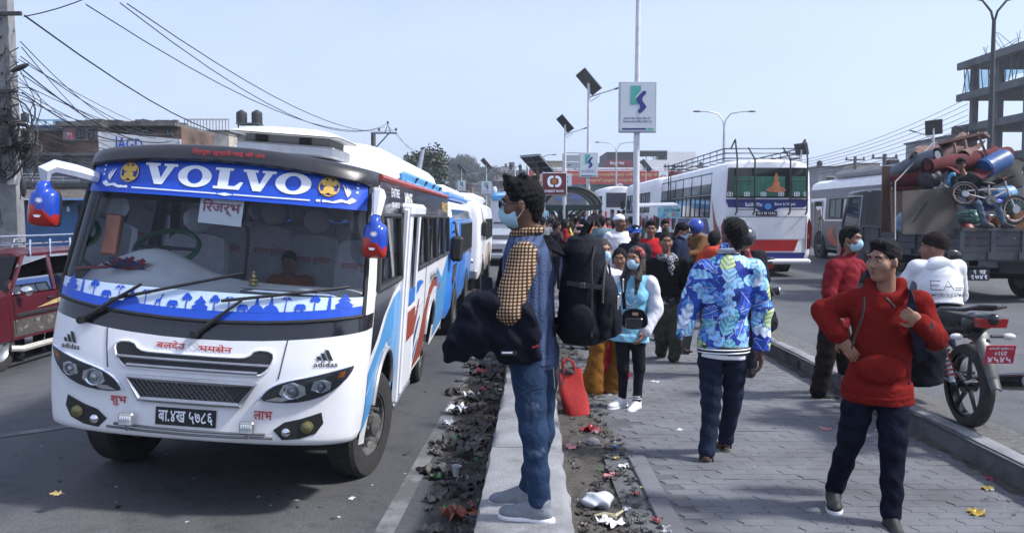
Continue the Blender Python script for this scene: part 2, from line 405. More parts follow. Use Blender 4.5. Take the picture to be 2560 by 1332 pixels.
# ---- concrete divider kerb (cast lengths)
def divx(y):return-.20+(y-4.2)*.034 if y<8 else-.07+(y-8)*.012,.315+(y-4.2)*.022 if y<8 else .40+(y-8)*.012
div=tag(empty('divider_kerb',(0,0,0)),'long low concrete divider with worn edges that the man with the backpack stands on','divider')
r3=random.Random(11);segs=[2.6,4.0,5.62,7.3,9.2,11.4,14,17.0]
for a,b in zip(segs,segs[1:]):
 mb=MB();n=max(8,int((b-a)/.12));vs=[]
 prof=[(-.03,-.46),(-.012,-.1),(0,.06),(.015,.155),(.045,.195),(.12,.203),(.5,.205),(.88,.203),(.955,.193),(.985,.15),(1.0,.04),(1.01,-.06)]
 for i in range(n+1):
  y=a+.006+(b-a-.012)*i/n;l,rr=divx(y)
  for k,(u,z)in enumerate(prof):
   e=.006 if 2<=k<=4 or 8<=k<=10 else .002
   vs.append((l+(rr-l)*u+r3.gauss(0,e),y,z+r3.gauss(0,e*.6)))
 m_=len(prof)
 mb.add(vs,[(i*m_+k,i*m_+k+1,(i+1)*m_+k+1,(i+1)*m_+k)for i in range(n)for k in range(m_-1)]+[tuple(range(m_)),tuple(n*m_+k for k in range(m_))])
 mb.mi=[1 if(i<n*(m_-1)and(i%(m_-1)<3 or i%(m_-1)>8))else 0 for i in range(len(mb.f))];mb.build('kerb_length',[M_CONC,M_CONCD],div,smooth=50)  # side faces in darker concrete: grime, with shade put into the colour
# ---- right kerb of single stones
kerb=tag(empty('kerb',(0,0,0)),kind='structure')
y=2.5;k=0
while y<26:
 L=1.18 if y<20 else 3.0;mb=MB();n=6;vs=[];hole=9.3<y+L/2<10.4
 prof=[(0,-.05),(.0,.06),(.004,.13),(.018,.168),(.04,.175),(.11,.176),(.135,.172),(.145,.15),(.145,-.05)]
 for i in range(n+1):
  yy=y+.005+(L-.01)*i/n
  for(u,z)in prof:vs.append((3.215+u+r3.gauss(0,.003),yy,z+r3.gauss(0,.003)))
 m_=len(prof)
 mb.add(vs,[(i*m_+q,i*m_+q+1,(i+1)*m_+q+1,(i+1)*m_+q)for i in range(n)for q in range(m_-1)]+[tuple(range(m_)),tuple(n*m_+q for q in range(m_))])
 mb.mi=[1 if(i<n*(m_-1)and i%(m_-1)<3)else 0 for i in range(len(mb.f))];mb.build('kerb_stone',[M_CONC,M_CONCD],kerb,smooth=50);y+=L;k+=1  # platform-side face darker: grime, and its shade painted in as well
mb=MB();mb.lathe([(.055,0),(.055,.012),(.04,.012)],(3.208,9.55,.07),'x',12,cap=False);mb.m=1;mb.lathe([(.05,.002),(.001,.004)],(3.209,9.55,.07),'x',12,cap=False)
mb.build('drain_hole',[M_CONCD,pm('hole_black',(.01,.01,.01),.9)],kerb)
mb=bumpy(lambda y:3.36,lambda y:3.7,3,26,5,60,lambda x,y,u:RZ+.02*(1-u)-.012+.004*math.sin(y*7),5)
tag(mb.build('grit_strip',pm('grit',(.14,.138,.135),.95,var=.4,vs=20,bump=1,bs=80),smooth=80),kind='structure')
mb=bumpy(lambda y:3.06,lambda y:3.22,4,26,4,70,lambda x,y,u:-.012+.03*u*u+.004*math.sin(y*6),6)
tag(mb.build('dust_strip',M_DIRT,smooth=80),kind='structure')
# ================================================================== hero bus (front towards the camera)
def lerp_pts(pts,z):
 if z<=pts[0][0]:return pts[0][1]
 for(a,wa),(b,wb)in zip(pts,pts[1:]):
  if z<=b:return wa+(wb-wa)*(z-a)/(b-a)
 return pts[-1][1]
def BW(z):return lerp_pts([(.3,1.04),(.6,1.075),(1.0,1.09),(1.45,1.085),(2.25,1.02),(2.6,.95)],z)
def brake(z):return lerp_pts([(.3,.03),(.45,0.),(.85,0.0),(1.0,.02),(1.17,.06),(2.25,.42),(2.45,.46)],z)
def byf(x,z):
 t=min(1,abs(x)/BW(z));return .05*t*t+.40*(1-(1-t**3.4)**(1/3.4))+brake(z)
def by0(z):return .45+brake(z)
def bfr(off):return lambda x,z,d=0.0:Vector((x,byf(x,z)-off-d,z))
def bsd(off,s=1):return lambda y,z,d=0.0:Vector((s*(BW(z)+off+d),y,z))
M_WHITE=pm('bus_white_paint',(.76,.77,.80),.34,var=.07,vs=2.6,coat=.2,col2=(.52,.51,.50),thr=.62,detail=9.0,bump=.05,bs=5)
M_BLACKP=pm('bus_black_gloss',(.012,.013,.017),.16,var=.3,vs=3,spec=.6,coat=.3)
M_RUB=pm('black_rubber',(.016,.016,.017),.62,var=.3,vs=20)
M_PLAST=pm('dark_plastic',(.03,.032,.036),.5,var=.2,vs=12)
M_BLUEP=pm('bus_blue_paint',(.02,.17,.58),.35,var=.08,vs=3,coat=.2)
M_SKYBL=pm('bus_sky_blue',(.07,.30,.62),.38,var=.08,vs=3,coat=.2)
M_NAVY=pm('bus_navy',(.022,.03,.16),.38,var=.1,vs=3)
M_BRICK=pm('bus_brick_red',(.28,.045,.02),.4,var=.12,vs=3)
M_BANNER=pm('banner_blue',(.012,.075,.52),.35,var=.08,vs=2)
M_PRINT=pm('white_print',(.78,.82,.88),.5,var=.02)
M_PALE=pm('pale_blue_print',(.55,.68,.85),.5,var=.05,vs=3)
M_GOLD=pm('gold_print',(.62,.40,.08),.45,var=.08,vs=10)
M_REDT=pm('red_lettering',(.42,.02,.025),.5,var=.05)
M_BLKT=pm('black_lettering',(.012,.012,.014),.5,var=.05)
M_GREYM=pm('grey_metal',(.32,.34,.37),.35,.7,var=.15,vs=8)
M_CHROME=pm('chrome',(.75,.77,.8),.12,1.0,var=.05)
M_TYRE=pm('tyre_rubber',(.028,.027,.027),.85,var=.35,vs=25,bump=.5,bs=60,col2=(.06,.055,.05),thr=.6)
M_RIM=pm('wheel_steel',(.16,.155,.15),.6,.5,var=.3,vs=20,col2=(.05,.045,.04),thr=.52)
M_GLASS=glass('windscreen_glass',(.92,.95,.96),.8,1.38)
M_GLASSD=glass('tinted_glass',(.5,.55,.56),.9,1.45)
M_GLASSL=glass('lamp_glass',(.92,.94,.96),.8,1.22)
M_INT=pm('bus_interior_grey',(.16,.165,.18),.8,var=.2,vs=5)
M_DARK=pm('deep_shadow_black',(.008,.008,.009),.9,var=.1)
M_SEAT=pm('seat_cover_cloth',(.46,.47,.54),.9,var=.12,vs=12,bump=.3,bs=90)
M_MESHG=pm('grille_mesh',(.03,.031,.033),.5,.3,var=.5,vs=120)
BROLL=R(4.2);FINE=.05
bus=empty('bus',(-2.17,5.6,-.162),(0,BROLL,0),'white blue and red bus with a blue banner across its windscreen, nearest on the left','bus')
zb1=lambda x:1.085+.085*x*x
zb2=lambda x:1.205+.075*x*x
zt1=lambda x:2.285-.085*x*x
zt2=lambda x:2.375-.085*x*x
TS=[-1,-.985,-.96,-.93,-.88,-.8,-.7,-.55,-.4,-.2,0,.2,.4,.55,.7,.8,.88,.93,.96,.985,1]
def front_band(name,zlo,zhi,nz,mat,ts=TS,off=0.0,parent=None):
 mb=MB();vs=[]
 for j in range(nz+1):
  for t in ts:
   x0=t*1.06;zl=zlo(x0)if callable(zlo)else zlo;zh=zhi(x0)if callable(zhi)else zhi
   z=zl+(zh-zl)*j/nz;x=t*BW(z);vs.append((x,byf(x,z)-off,z))
 n=len(ts);mb.add(vs,[(j*n+i,j*n+i+1,(j+1)*n+i+1,(j+1)*n+i)for j in range(nz)for i in range(n-1)])
 return mb.build(name,mat,parent or bus,smooth=60)
def bumper_geo():
 mb=MB();vs=[];rows=[(.40,.12),(.405,.05),(.425,.008),(.46,0)]
 for z,inn in rows:
  for t in TS:x=t*BW(z)*(1-inn*.3);vs.append((x,byf(t*BW(z),.46)+inn,z))
 zz=[.5,.58,.66,.74,.82,.9,.98]
 for z in zz:
  for t in TS:x=t*BW(z);vs.append((x,byf(x,z),z))
 for t in TS:z=zb1(t*1.06);x=t*BW(z);vs.append((x,byf(x,z),z))
 n=len(TS);k=len(rows)+len(zz)+1
 mb.add(vs,[(j*n+i,j*n+i+1,(j+1)*n+i+1,(j+1)*n+i)for j in range(k-1)for i in range(n-1)])
 return mb
bumper=bumper_geo().build('front_panel',M_WHITE,bus,smooth=60)
front_band('scuttle',zb1,zb2,3,M_BLACKP)
TG=[t*.965 for t in TS]
wsc=front_band('windscreen',zb2,zt1,10,M_GLASS,TG)
mb=MB()
pathL=[Vector((x,byf(x,z)-.006,z))for x,z in[(-.965*BW(zb2(1.02)),zb2(1.02)),(-.965*BW(1.6),1.6),(-.965*BW(1.9),1.9),(-.965*BW(2.2),2.2)]]
for s in(1,-1):
 for(a,b)in zip(pathL,pathL[1:]):mb.cyl((a.x*s,a.y,a.z),(b.x*s,b.y,b.z),.018,n=8)
mb.tube([(t*BW(zb2(t*1.06)),byf(t*BW(zb2(t*1.06)),zb2(t*1.06))-.004,zb2(t*1.06))for t in TG],.014,8)
mb.build('windscreen_seal',M_RUB,wsc)
for s in(1,-1):
 mb=MB();vs=[]
 for j in range(9):
  z=zb2(1.04)+(2.2-zb2(1.04))*j/8
  for t in(.962,.975,.988,1.0):x=t*BW(z);vs.append((s*x,byf(x,z)-.002,z))
 mb.add(vs,[(j*4+i,j*4+i+1,j*4+i+5,j*4+i+4)for j in range(8)for i in range(3)])
 mb.build('pillar',M_WHITE if s>0 else M_BLACKP,bus,smooth=60)
mb=MB();vs=[]
for j,(f,pr)in enumerate(((0,-.0),(0,.05),(.15,.075),(.55,.07),(.9,.045),(1.0,.0))):
 for t in TS:
  x0=t*1.03;z=zt1(x0)-.02+(zt2(x0)-zt1(x0)+.03)*f;x=t*BW(z)*1.004;vs.append((x,byf(x,z)-pr,z))
n=len(TS);mb.add(vs,[(j*n+i,j*n+i+1,(j+1)*n+i+1,(j+1)*n+i)for j in range(5)for i in range(n-1)])
visor=mb.build('visor',pm('visor_black',(.02,.021,.025),.35,var=.25,vs=6),bus,smooth=60)
# ---- sides (lower panel with wheel arches, window band, upper band)
L_END=7.65;WF,WR=1.28,5.22
def arch(cy,r,z0,n=12):return[(cy+r*math.cos(a),z0+r*math.sin(a))for a in[math.pi*i/n for i in range(n+1)]]
def wheel_cut(z0):return z0
for s in(1,-1):
 low=[(by0(1.43),1.43)]+[(by0(z),z)for z in(1.2,1.0,.8,.6,.45)]+[(by0(.33)+.02,.33)]
 a1=[(WF-.52,.27),(WF-.52,.45)]+[(WF-.46*math.cos(math.pi*i/10),.55+.36*math.sin(math.pi*i/10))for i in range(11)]+[(WF+.52,.45),(WF+.54,.27)]
 a2=[(WR-.54,.26),(WR-.52,.45)]+[(WR-.48*math.cos(math.pi*i/10),.55+.38*math.sin(math.pi*i/10))for i in range(11)]+[(WR+.52,.45),(WR+.54,.26)]
 out=low+a1+a2+[(L_END-.1,.3),(L_END,.42),(L_END,1.41)]
 if s>0:
  out=low+a1+[(1.96,.27),(1.96,1.43)]
  decal('side_panel',shape2d([out]),bsd(0,s),M_WHITE,bus)
  out=[(3.2,1.43),(3.2,.27)]+a2+[(L_END-.1,.3),(L_END,.42),(L_END,1.41)]
 decal('side_panel',shape2d([out]),bsd(0,s),M_WHITE,bus)
 for cy,rr in((WF,.46),(WR,.48)):
  mb=MB()
  prof=[(cy-.52,.3)]+[(cy-rr*math.cos(math.pi*i/10),.55+(rr-.1)*math.sin(math.pi*i/10))for i in range(11)]+[(cy+.52,.3)]
  vs=[(s*(BW(z)-.004),y,z)for y,z in prof]+[(s*.55,y,z)for y,z in prof];n=len(prof)
  mb.add(vs,[(i,i+1,n+i+1,n+i)for i in range(n-1)]+[tuple(n+i for i in range(n))])
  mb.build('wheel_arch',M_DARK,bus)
  mb=MB();mb.tube([Vector((s*(BW(z)+.012),y,z))for y,z in prof[1:-1]],.018,6);mb.build('arch_lip',pm('arch_grey',(.30,.31,.33),.5,.3,var=.2),bus)
 decal('upper_band',shape2d([[(by0(1.98),1.98),(L_END,1.94),(L_END,2.24),(by0(2.24),2.24)]]),bsd(0,s),M_BLACKP,bus)
 mb=MB();mb.tube([bsd(.004,s)(y,2.262)for y in[by0(2.26)-.02+(L_END-by0(2.26))*i/14 for i in range(15)]],.028,6);mb.build('roof_stripe',pm('stripe_red',(.34,.05,.04),.45,var=.15),bus)
 wins=[(by0(1.7)+.02,1.92),(3.24,4.28),(4.34,5.40),(5.46,6.52),(6.58,7.58)]if s>0 else[(by0(1.7)+.02,1.95),(2.02,3.15),(3.24,4.28),(4.34,5.40),(5.46,6.52),(6.58,7.58)]
 for i,(a,b)in enumerate(wins):
  zl=1.435-.004*i;zh=1.975-.006*i
  aa=(lambda z:by0(z)+.03)if i==0 else(lambda z,a=a:a)
  fw=empty('window',(0,0,0),parent=bus)
  mb=MB();pts=[bsd(.006,s)(*p)for p in((aa(zl),zl),(b,zl),(b,zh),(aa(zh),zh))];mb.tube(pts,.026,6,closed=True)
  if i:m_=(a+b)/2;mb.box(bsd(-.004,s)(m_,(zl+zh)/2),(.02,.035,zh-zl))
  mb.build('window_frame',M_RUB,fw)
  mb=MB()
  if i==0:put2d(mb,shape2d([[(aa(zl),zl),(b,zl),(b,zh),(aa(zh),zh)]]),bsd(-.01,s));mb.build('pane',M_GLASS if s<0 else glass('side_glass',(.6,.66,.68),.9,1.45),fw,smooth=0)
  else:
   m_=(a+b)/2
   for q,(p0,p1)in enumerate(((a,m_),(m_,b))):
    mb=MB();put2d(mb,shape2d([[(p0,zl),(p1,zl),(p1,zh),(p0,zh)]]),bsd(-.012+.008*q,s));mb.build('pane',glass('side_glass2',(.62,.67,.68),.95,1.45),fw,smooth=0)
 mb=MB()
 for(a,b),(c,d)in zip(wins,wins[1:]):mb.add([bsd(-.003,s)(b,1.4),bsd(-.003,s)(c if c-b<.5 else b+.06,1.4),bsd(-.003,s)(c if c-b<.5 else b+.06,2.0),bsd(-.003,s)(b,2.0)],[(0,1,2,3)])
 mb.add([bsd(-.003,s)(7.56,1.38),bsd(-.003,s)(L_END,1.38),bsd(-.003,s)(L_END,2.0),bsd(-.003,s)(7.56,2.0)],[(0,1,2,3)])
 mb.build('window_pillars',M_BLACKP,bus)
mb=MB();zs=[.42,.9,1.4];mb.add([(-BW(z),L_END,z)for z in zs]+[(BW(z),L_END,z)for z in zs],[(0,3,4,1),(1,4,5,2)])
mb.add([(-BW(2.1),L_END,2.1),(BW(2.1),L_END,2.1),(BW(2.25),L_END,2.27),(-BW(2.25),L_END,2.27)],[(0,1,2,3)]);mb.build('rear_panel',M_WHITE,bus)
mb=MB();mb.add([(-BW(1.4),L_END,1.4),(BW(1.4),L_END,1.4),(BW(2.1),L_END,2.1),(-BW(2.1),L_END,2.1)],[(0,1,2,3)]);mb.build('rear_window',M_GLASSD,bus)
mb=MB();mb.box((0,4.2,.62),(2.0,6.7,.06));mb.build('floor',M_INT,bus)
mb=MB();mb.box((0,4.0,.5),(.9,7.0,.16),bev=.02);mb.box((0,1.28,.30),(1.7,.12,.12),bev=.03);mb.box((0,5.22,.30),(1.7,.16,.16),bev=.03);mb.build('chassis',M_DARK,bus)
def roofz(u,y):return 2.262+.155*(1-abs(u)**3.0)**.9*min(1,.35+max(0,y-.4)/1.2)
mb=MB();ys=[.0,.05,.15,.3,.6,1,2,3,4,5,6,7,7.4,7.65]
def rf(u,v):
 k=v*(len(ys)-1);y=ys[int(round(k))];t=u*2-1;x=t*1.02
 yy=byf(x,zt2(x))+.0+y*(1-0)if y<.31 else by0(2.27)-.1+y*(L_END-by0(2.27)+.1)/7.65
 yy=max(yy,byf(x,zt2(x))+y*.8)if y<1.1 else yy
 z0=zt2(x)+.005;zz=roofz(t,y)
 z=z0+(max(zz,z0)-z0)*min(1,y/.9)if y<.9 else zz
 if y>=.9:z=max(z,2.262)
 return(x,yy,z)
mb.grid(rf,25,len(ys));mb.build('roof',M_WHITE,bus,smooth=70)
mb=MB();mb.add([(-1.0,.95,2.235),(1.0,.95,2.235),(1.0,7.6,2.235),(-1.0,7.6,2.235)],[(0,1,2,3)]);mb.build('ceiling_lining',pm('lining',(.35,.36,.38),.9),bus)
hatch=empty('roof_hatch',(0,0,0),parent=bus)
mb=MB();mb.box((.13,1.85,2.455),(.80,.72,.09),bev=.015);mb.build('hatch_frame',M_GREYM,hatch)
mb=MB();mb.box((.13,1.85,2.53),(.70,.60,.09),bev=.01);mb.m=1
for x in(-.08,.28):mb.box((x,1.545,2.535),(.1,.012,.05))
mb.build('hatch_vent',[pm('hatch_dark',(.09,.095,.1),.6),M_DARK],hatch)
mb=MB()
def lid(u,v):a,b=u*2-1,v*2-1;return(.13+a*.46,1.85+b*.42,2.575+.07*(1-a**4)*(1-b**4)**.5)
mb.grid(lid,13,11);mb.grid(lambda u,v:(.13+(u*2-1)*.455,1.85+(v*2-1)*.415,2.568),2,2);mb.build('hatch_lid',pm('old_white',(.6,.6,.58),.6,var=.15,vs=6,col2=(.3,.28,.25),thr=.62),hatch)
mb=MB()
def pod(u,v):
 t=u*2-1;y=2.5+5.0*v;e=min(1,v/.12)*min(1,(1-v)/.08);x=t*(.93-.1*(1-e))
 h=.26*e**.6*(1-abs(t)**5)**.5
 return(x,y,2.40+(.03 if v<.01 else 0)+h-.1*abs(t)**6-.05*(1-e))
mb.grid(pod,21,26);pd=mb.build('roof_pod',M_WHITE,bus,smooth=50)
mb=MB()
for s in(1,-1):mb.add([(s*.97,3.0,2.28),(s*.97,7.55,2.28),(s*.90,7.5,2.42),(s*.90,3.0,2.42)],[(0,1,2,3)]);mb.box((s*.93,5.2,2.34),(.03,4.6,.11),bev=.01)
mb.build('pod_skirt',M_SKYBL,pd)
for y in(3.6,4.6,5.6,6.6):
 mb=MB();mb.tube([(.97,y,2.32),(1.0,y,2.37),(.97,y+.1,2.37),(.96,y+.12,2.32)],.008,6);mb.build('tie_hook',M_PLAST,pd)
mb=MB();mb.cyl((.55,7.5,2.5),(.6,7.6,2.95),.045,.03);mb.build('exhaust_stack',M_GREYM,bus)
# ---- front: banner, lettering, emblems
mb=MB();vs=[];TB=[t*.955 for t in TS]
for j in range(7):
 for t in TB:
  x0=t*1.03;zl,zh=2.015-.01*x0*x0,zt1(x0)-.012;z=zl+(zh-zl)*j/6;x=t*BW(z);vs.append((x,byf(x,z)-.006,z))
n=len(TB);mb.add(vs,[(j*n+i,j*n+i+1,(j+1)*n+i+1,(j+1)*n+i)for j in range(6)for i in range(n-1)])
banner=mb.build('banner',M_BANNER,bus,smooth=60)
def slabV(x,w):return[(x,1),(x+.46*w,1),(x+.46*w,.88),(x+.37*w,.88),(x+.53*w,.32),(x+.68*w,.88),(x+.58*w,.88),(x+.58*w,1),(x+w,1),(x+w,.88),(x+.9*w,.88),(x+.6*w,0),(x+.36*w,0),(x+.09*w,.88),(x,.88)]
def slabL(x,w):return[(x,1),(x+.62*w,1),(x+.62*w,.88),(x+.5*w,.88),(x+.5*w,.16),(x+.72*w,.16),(x+.9*w,.38),(x+w,.36),(x+.88*w,0),(x,0),(x,.12),(x+.14*w,.12),(x+.14*w,.88),(x,.88)]
polys=[slabV(0,1.15),circ(1.78,.5,.58,.52,28),circ(1.78,.5,.26,.36,20)[::-1],slabL(2.45,1.0),slabV(3.4,1.12),circ(5.12,.5,.6,.52,28),circ(5.12,.5,.27,.36,20)[::-1]]
decal('banner_lettering',shape2d(polys),bfr(.012),M_PRINT,banner,(-.545,2.083,.615,2.235))
mb=MB()
for x0,x1 in((-.62,-.02),(.10,.62)):put2d(mb,shape2d([[(x0,2.047),(x1,2.047),(x1,2.056),(x0,2.056)]]),bfr(.012))
put2d(mb,shape2d([[(-.02,2.05),(.04,2.062),(.10,2.05),(.04,2.038)]]),bfr(.012))
for x in(-.72,-.68,.66,.70):put2d(mb,shape2d([[(x,2.046),(x+.028,2.046),(x+.028,2.062),(x,2.062)]]),bfr(.012))
mb.build('banner_rule',M_PRINT,banner,smooth=0,fix=False)
for s in(-1,1):
 ex=-.655 if s<0 else .735
 decal('emblem_disc',shape2d([circ(ex,2.155,.072,.07,28)]),bfr(.011),pm('emblem_blue',(.02,.05,.25),.5),banner)
 fig=[circ(ex,2.178,.03,.024,14),circ(ex-.034,2.182,.018,.022,10),circ(ex+.034,2.182,.018,.022,10),circ(ex,2.138,.036,.026,14),circ(ex-.03,2.115,.026,.013,10),circ(ex+.03,2.115,.026,.013,10),circ(ex,2.205,.012,.014,8)]
 mb=MB()
 for k,p in enumerate(fig):put2d(mb,shape2d([p]),bfr(.016+.001*k))
 put2d(mb,shape2d([circ(ex,2.155,.070,.068,28),circ(ex,2.155,.062,.060,28)[::-1]]),bfr(.015));mb.build('emblem_figure',M_GOLD,banner,smooth=0,fix=False)
 o=-.80 if s<0 else .86;mb=MB()
 for k in range(4):
  base=(o+s*.0,2.09);an=65+16*k;ln=.10-.015*k
  pts=[(0,0),(.3,.13),(.7,.12),(1,0),(.65,.02),(.3,.0)]
  ca,sa=math.cos(R(an)),math.sin(R(an));pts=[(base[0]-s*(p[0]*ca-p[1]*sa)*ln,base[1]+(p[0]*sa+p[1]*ca)*ln)for p in pts]
  put2d(mb,shape2d([pts]),bfr(.012+.001*k))
 for k in range(3):put2d(mb,shape2d([[(o+s*.06+.012*math.cos(a)*(1 if i%2 else .45),2.13+.032*k+.012*math.sin(a)*(1 if i%2 else .45))for i,a in enumerate([math.pi*2*j/10 for j in range(10)])]]),bfr(.012))
 wav=[(o+s*.06,2.075),(o+s*.03,2.09),(o,2.065),(o-s*.04,2.075),(o-s*.09,2.055),(o-s*.13,2.06),(o-s*.13,2.047),(o-s*.08,2.043),(o-s*.03,2.055),(o+s*.02,2.045),(o+s*.05,2.06)]
 put2d(mb,shape2d([wav]),bfr(.0125));mb.build('banner_flourish',M_PRINT,banner,smooth=0,fix=False)
decal('visor_lettering',text2d('ित्रपुरा सुन्दरी माई की जय',.012),lambda x,z,d=0:Vector((x,byf(x,z)-.082,z)),M_REDT,visor,(-.20,2.305,.30,2.352))
mb=MB();vs=[]
for j in range(4):
 for t in TB:
  x0=t*1.06;zl,zh=zb2(x0)+.012,1.395+.015*x0*x0;z=zl+(zh-zl)*j/3;x=t*BW(z);vs.append((x,byf(x,z)-.006,z))
mb.add(vs,[(j*n+i,j*n+i+1,(j+1)*n+i+1,(j+1)*n+i)for j in range(3)for i in range(n-1)])
skyband=mb.build('skyline_strip',M_PALE,bus,smooth=60)
mb=MB();vs=[];sil_r=random.Random(4)
for j in range(2):
 for t in TB:x0=t*1.06;z=(zb2(x0)+.012)if j==0 else zb2(x0)+.07;x=t*BW(z);vs.append((x,byf(x,z)-.010,z))
mb.add(vs,[(i,i+1,n+i+1,n+i)for i in range(n-1)])
def sil(kind,x):
 b=zb2(x)+.066
 S=lambda pts,k=1.0:[(x+p[0]*k,b+p[1]*k)for p in pts]
 if kind=='stupa':return[S([(-.06,0),(.06,0),(.05,.02),(.035,.04),(.015,.05),(.012,.06),(.004,.1),(0,.115),(-.004,.1),(-.012,.06),(-.015,.05),(-.035,.04),(-.05,.02)])]
 if kind=='pagoda':return[S([(-.05,0),(.05,0),(.05,.02),(.06,.022),(.03,.04),(.03,.05),(.042,.052),(.015,.075),(.003,.095),(-.003,.095),(-.015,.075),(-.042,.052),(-.03,.05),(-.03,.04),(-.06,.022),(-.05,.02)])]
 if kind=='tower':return[S([(-.012,0),(.012,0),(.007,.08),(0,.11),(-.007,.08)])]
 if kind=='tree':return[S([(-.004,0),(.004,0),(.004,.06),(-.004,.06)])]+[S(circ(cx,cz,r,r,9))for cx,cz,r in((0,.085,.022),(-.018,.072,.015),(.018,.074,.016))]
 if kind=='palm':
  out=[S([(-.003,0),(.004,0),(.006,.08),(.001,.08)])]
  for k in range(6):
   a=R(15+30*k);out.append(S([(.003,.08),(.003+.022*math.cos(a),.09+.016*math.sin(a)),(.003+.04*math.cos(a),.074+.02*math.sin(a)),(.003+.02*math.cos(a),.08+.012*math.sin(a))]))
  return out
 if kind=='elephant':return[S([(-.03,0),(-.018,0),(-.016,.015),(.008,.015),(.01,0),(.022,0),(.026,.025),(.036,.01),(.04,.012),(.036,.04),(.024,.052),(-.02,.05),(-.032,.035)])]
 if kind=='giraffe':return[S([(-.02,0),(-.014,0),(-.012,.03),(.006,.03),(.008,0),(.014,0),(.014,.04),(.024,.075),(.034,.076),(.02,.085),(.006,.052),(-.018,.045)])]
seq=['pagoda','tower','tree','elephant','palm','stupa','palm','giraffe','elephant','tree','pagoda','tree','palm','elephant','stupa','stupa','palm','elephant','tree','tower','pagoda']
for i,kd in enumerate(seq):
 x=-.93+1.86*i/(len(seq)-1)
 for p in sil(kd,x):put2d(mb,shape2d([p]),bfr(.0105+.0004*(i%3)))
mb.build('skyline_silhouettes',M_BANNER,skyband,smooth=0,fix=False)
# ---- grilles, lamps
gp1=smooth_poly([(-.515,1.04),(-.40,1.045),(-.36,.995),(-.28,.985),(.28,.985),(.36,.995),(.40,1.045),(.515,1.04),(.53,.98),(.47,.885),(.40,.872),(-.40,.872),(-.47,.885),(-.53,.98)],1)
g1=empty('upper_grille',(0,0,0),parent=bus)
decal('grille_mesh',shape2d([gp1]),bfr(.004),M_MESHG,g1)
mb=MB();mb.tube([bfr(.006)(x,z)for x,z in gp1],.009,6,closed=True);mb.build('grille_surround',M_WHITE,g1)
mb=MB();mb.tube([bfr(.018)(x,.945)for x in[-.5+i*.1 for i in range(11)]],.011,6);mb.build('grille_bar',M_GREYM,g1)
mb=MB();mb.tube([bfr(.012)(x,.892)for x in[-.43+i*.086 for i in range(11)]],.013,6);mb.build('grille_bar',M_GREYM,g1)
gp2=[(-.42,.815),(.42,.815),(.33,.675),(-.33,.675)]
g2=empty('lower_grille',(0,0,0),parent=bus)
mb=MB()
mb.grid(lambda u,v:bfr(.006)((u-.5)*2*(.33+.09*v),.675+.14*v),13,5);mb.build('grille_mesh',M_MESHG,g2)
mb=MB();mb.tube([bfr(.014)(x,z)for x,z in[(-.42,.815),(-.2,.815),(0,.815),(.2,.815),(.42,.815),(.33,.675),(.15,.675),(-.15,.675),(-.33,.675)]],.02,6,closed=True);mb.build('grille_surround',M_GREYM,g2)
def hexm(mb,nm=14):
 for i in range(-26,27):
  for s in(1,-1):
   a=(i*.033,.69);b=(i*.033+s*.1,.80)
   if abs(a[0])<.32 and abs(b[0])<.40:mb.tube([bfr(.012)(*a),bfr(.012)(*b)],.0016,3,cap=False)
mb=MB();hexm(mb);mb.build('wire_mesh',M_GREYM,g2)
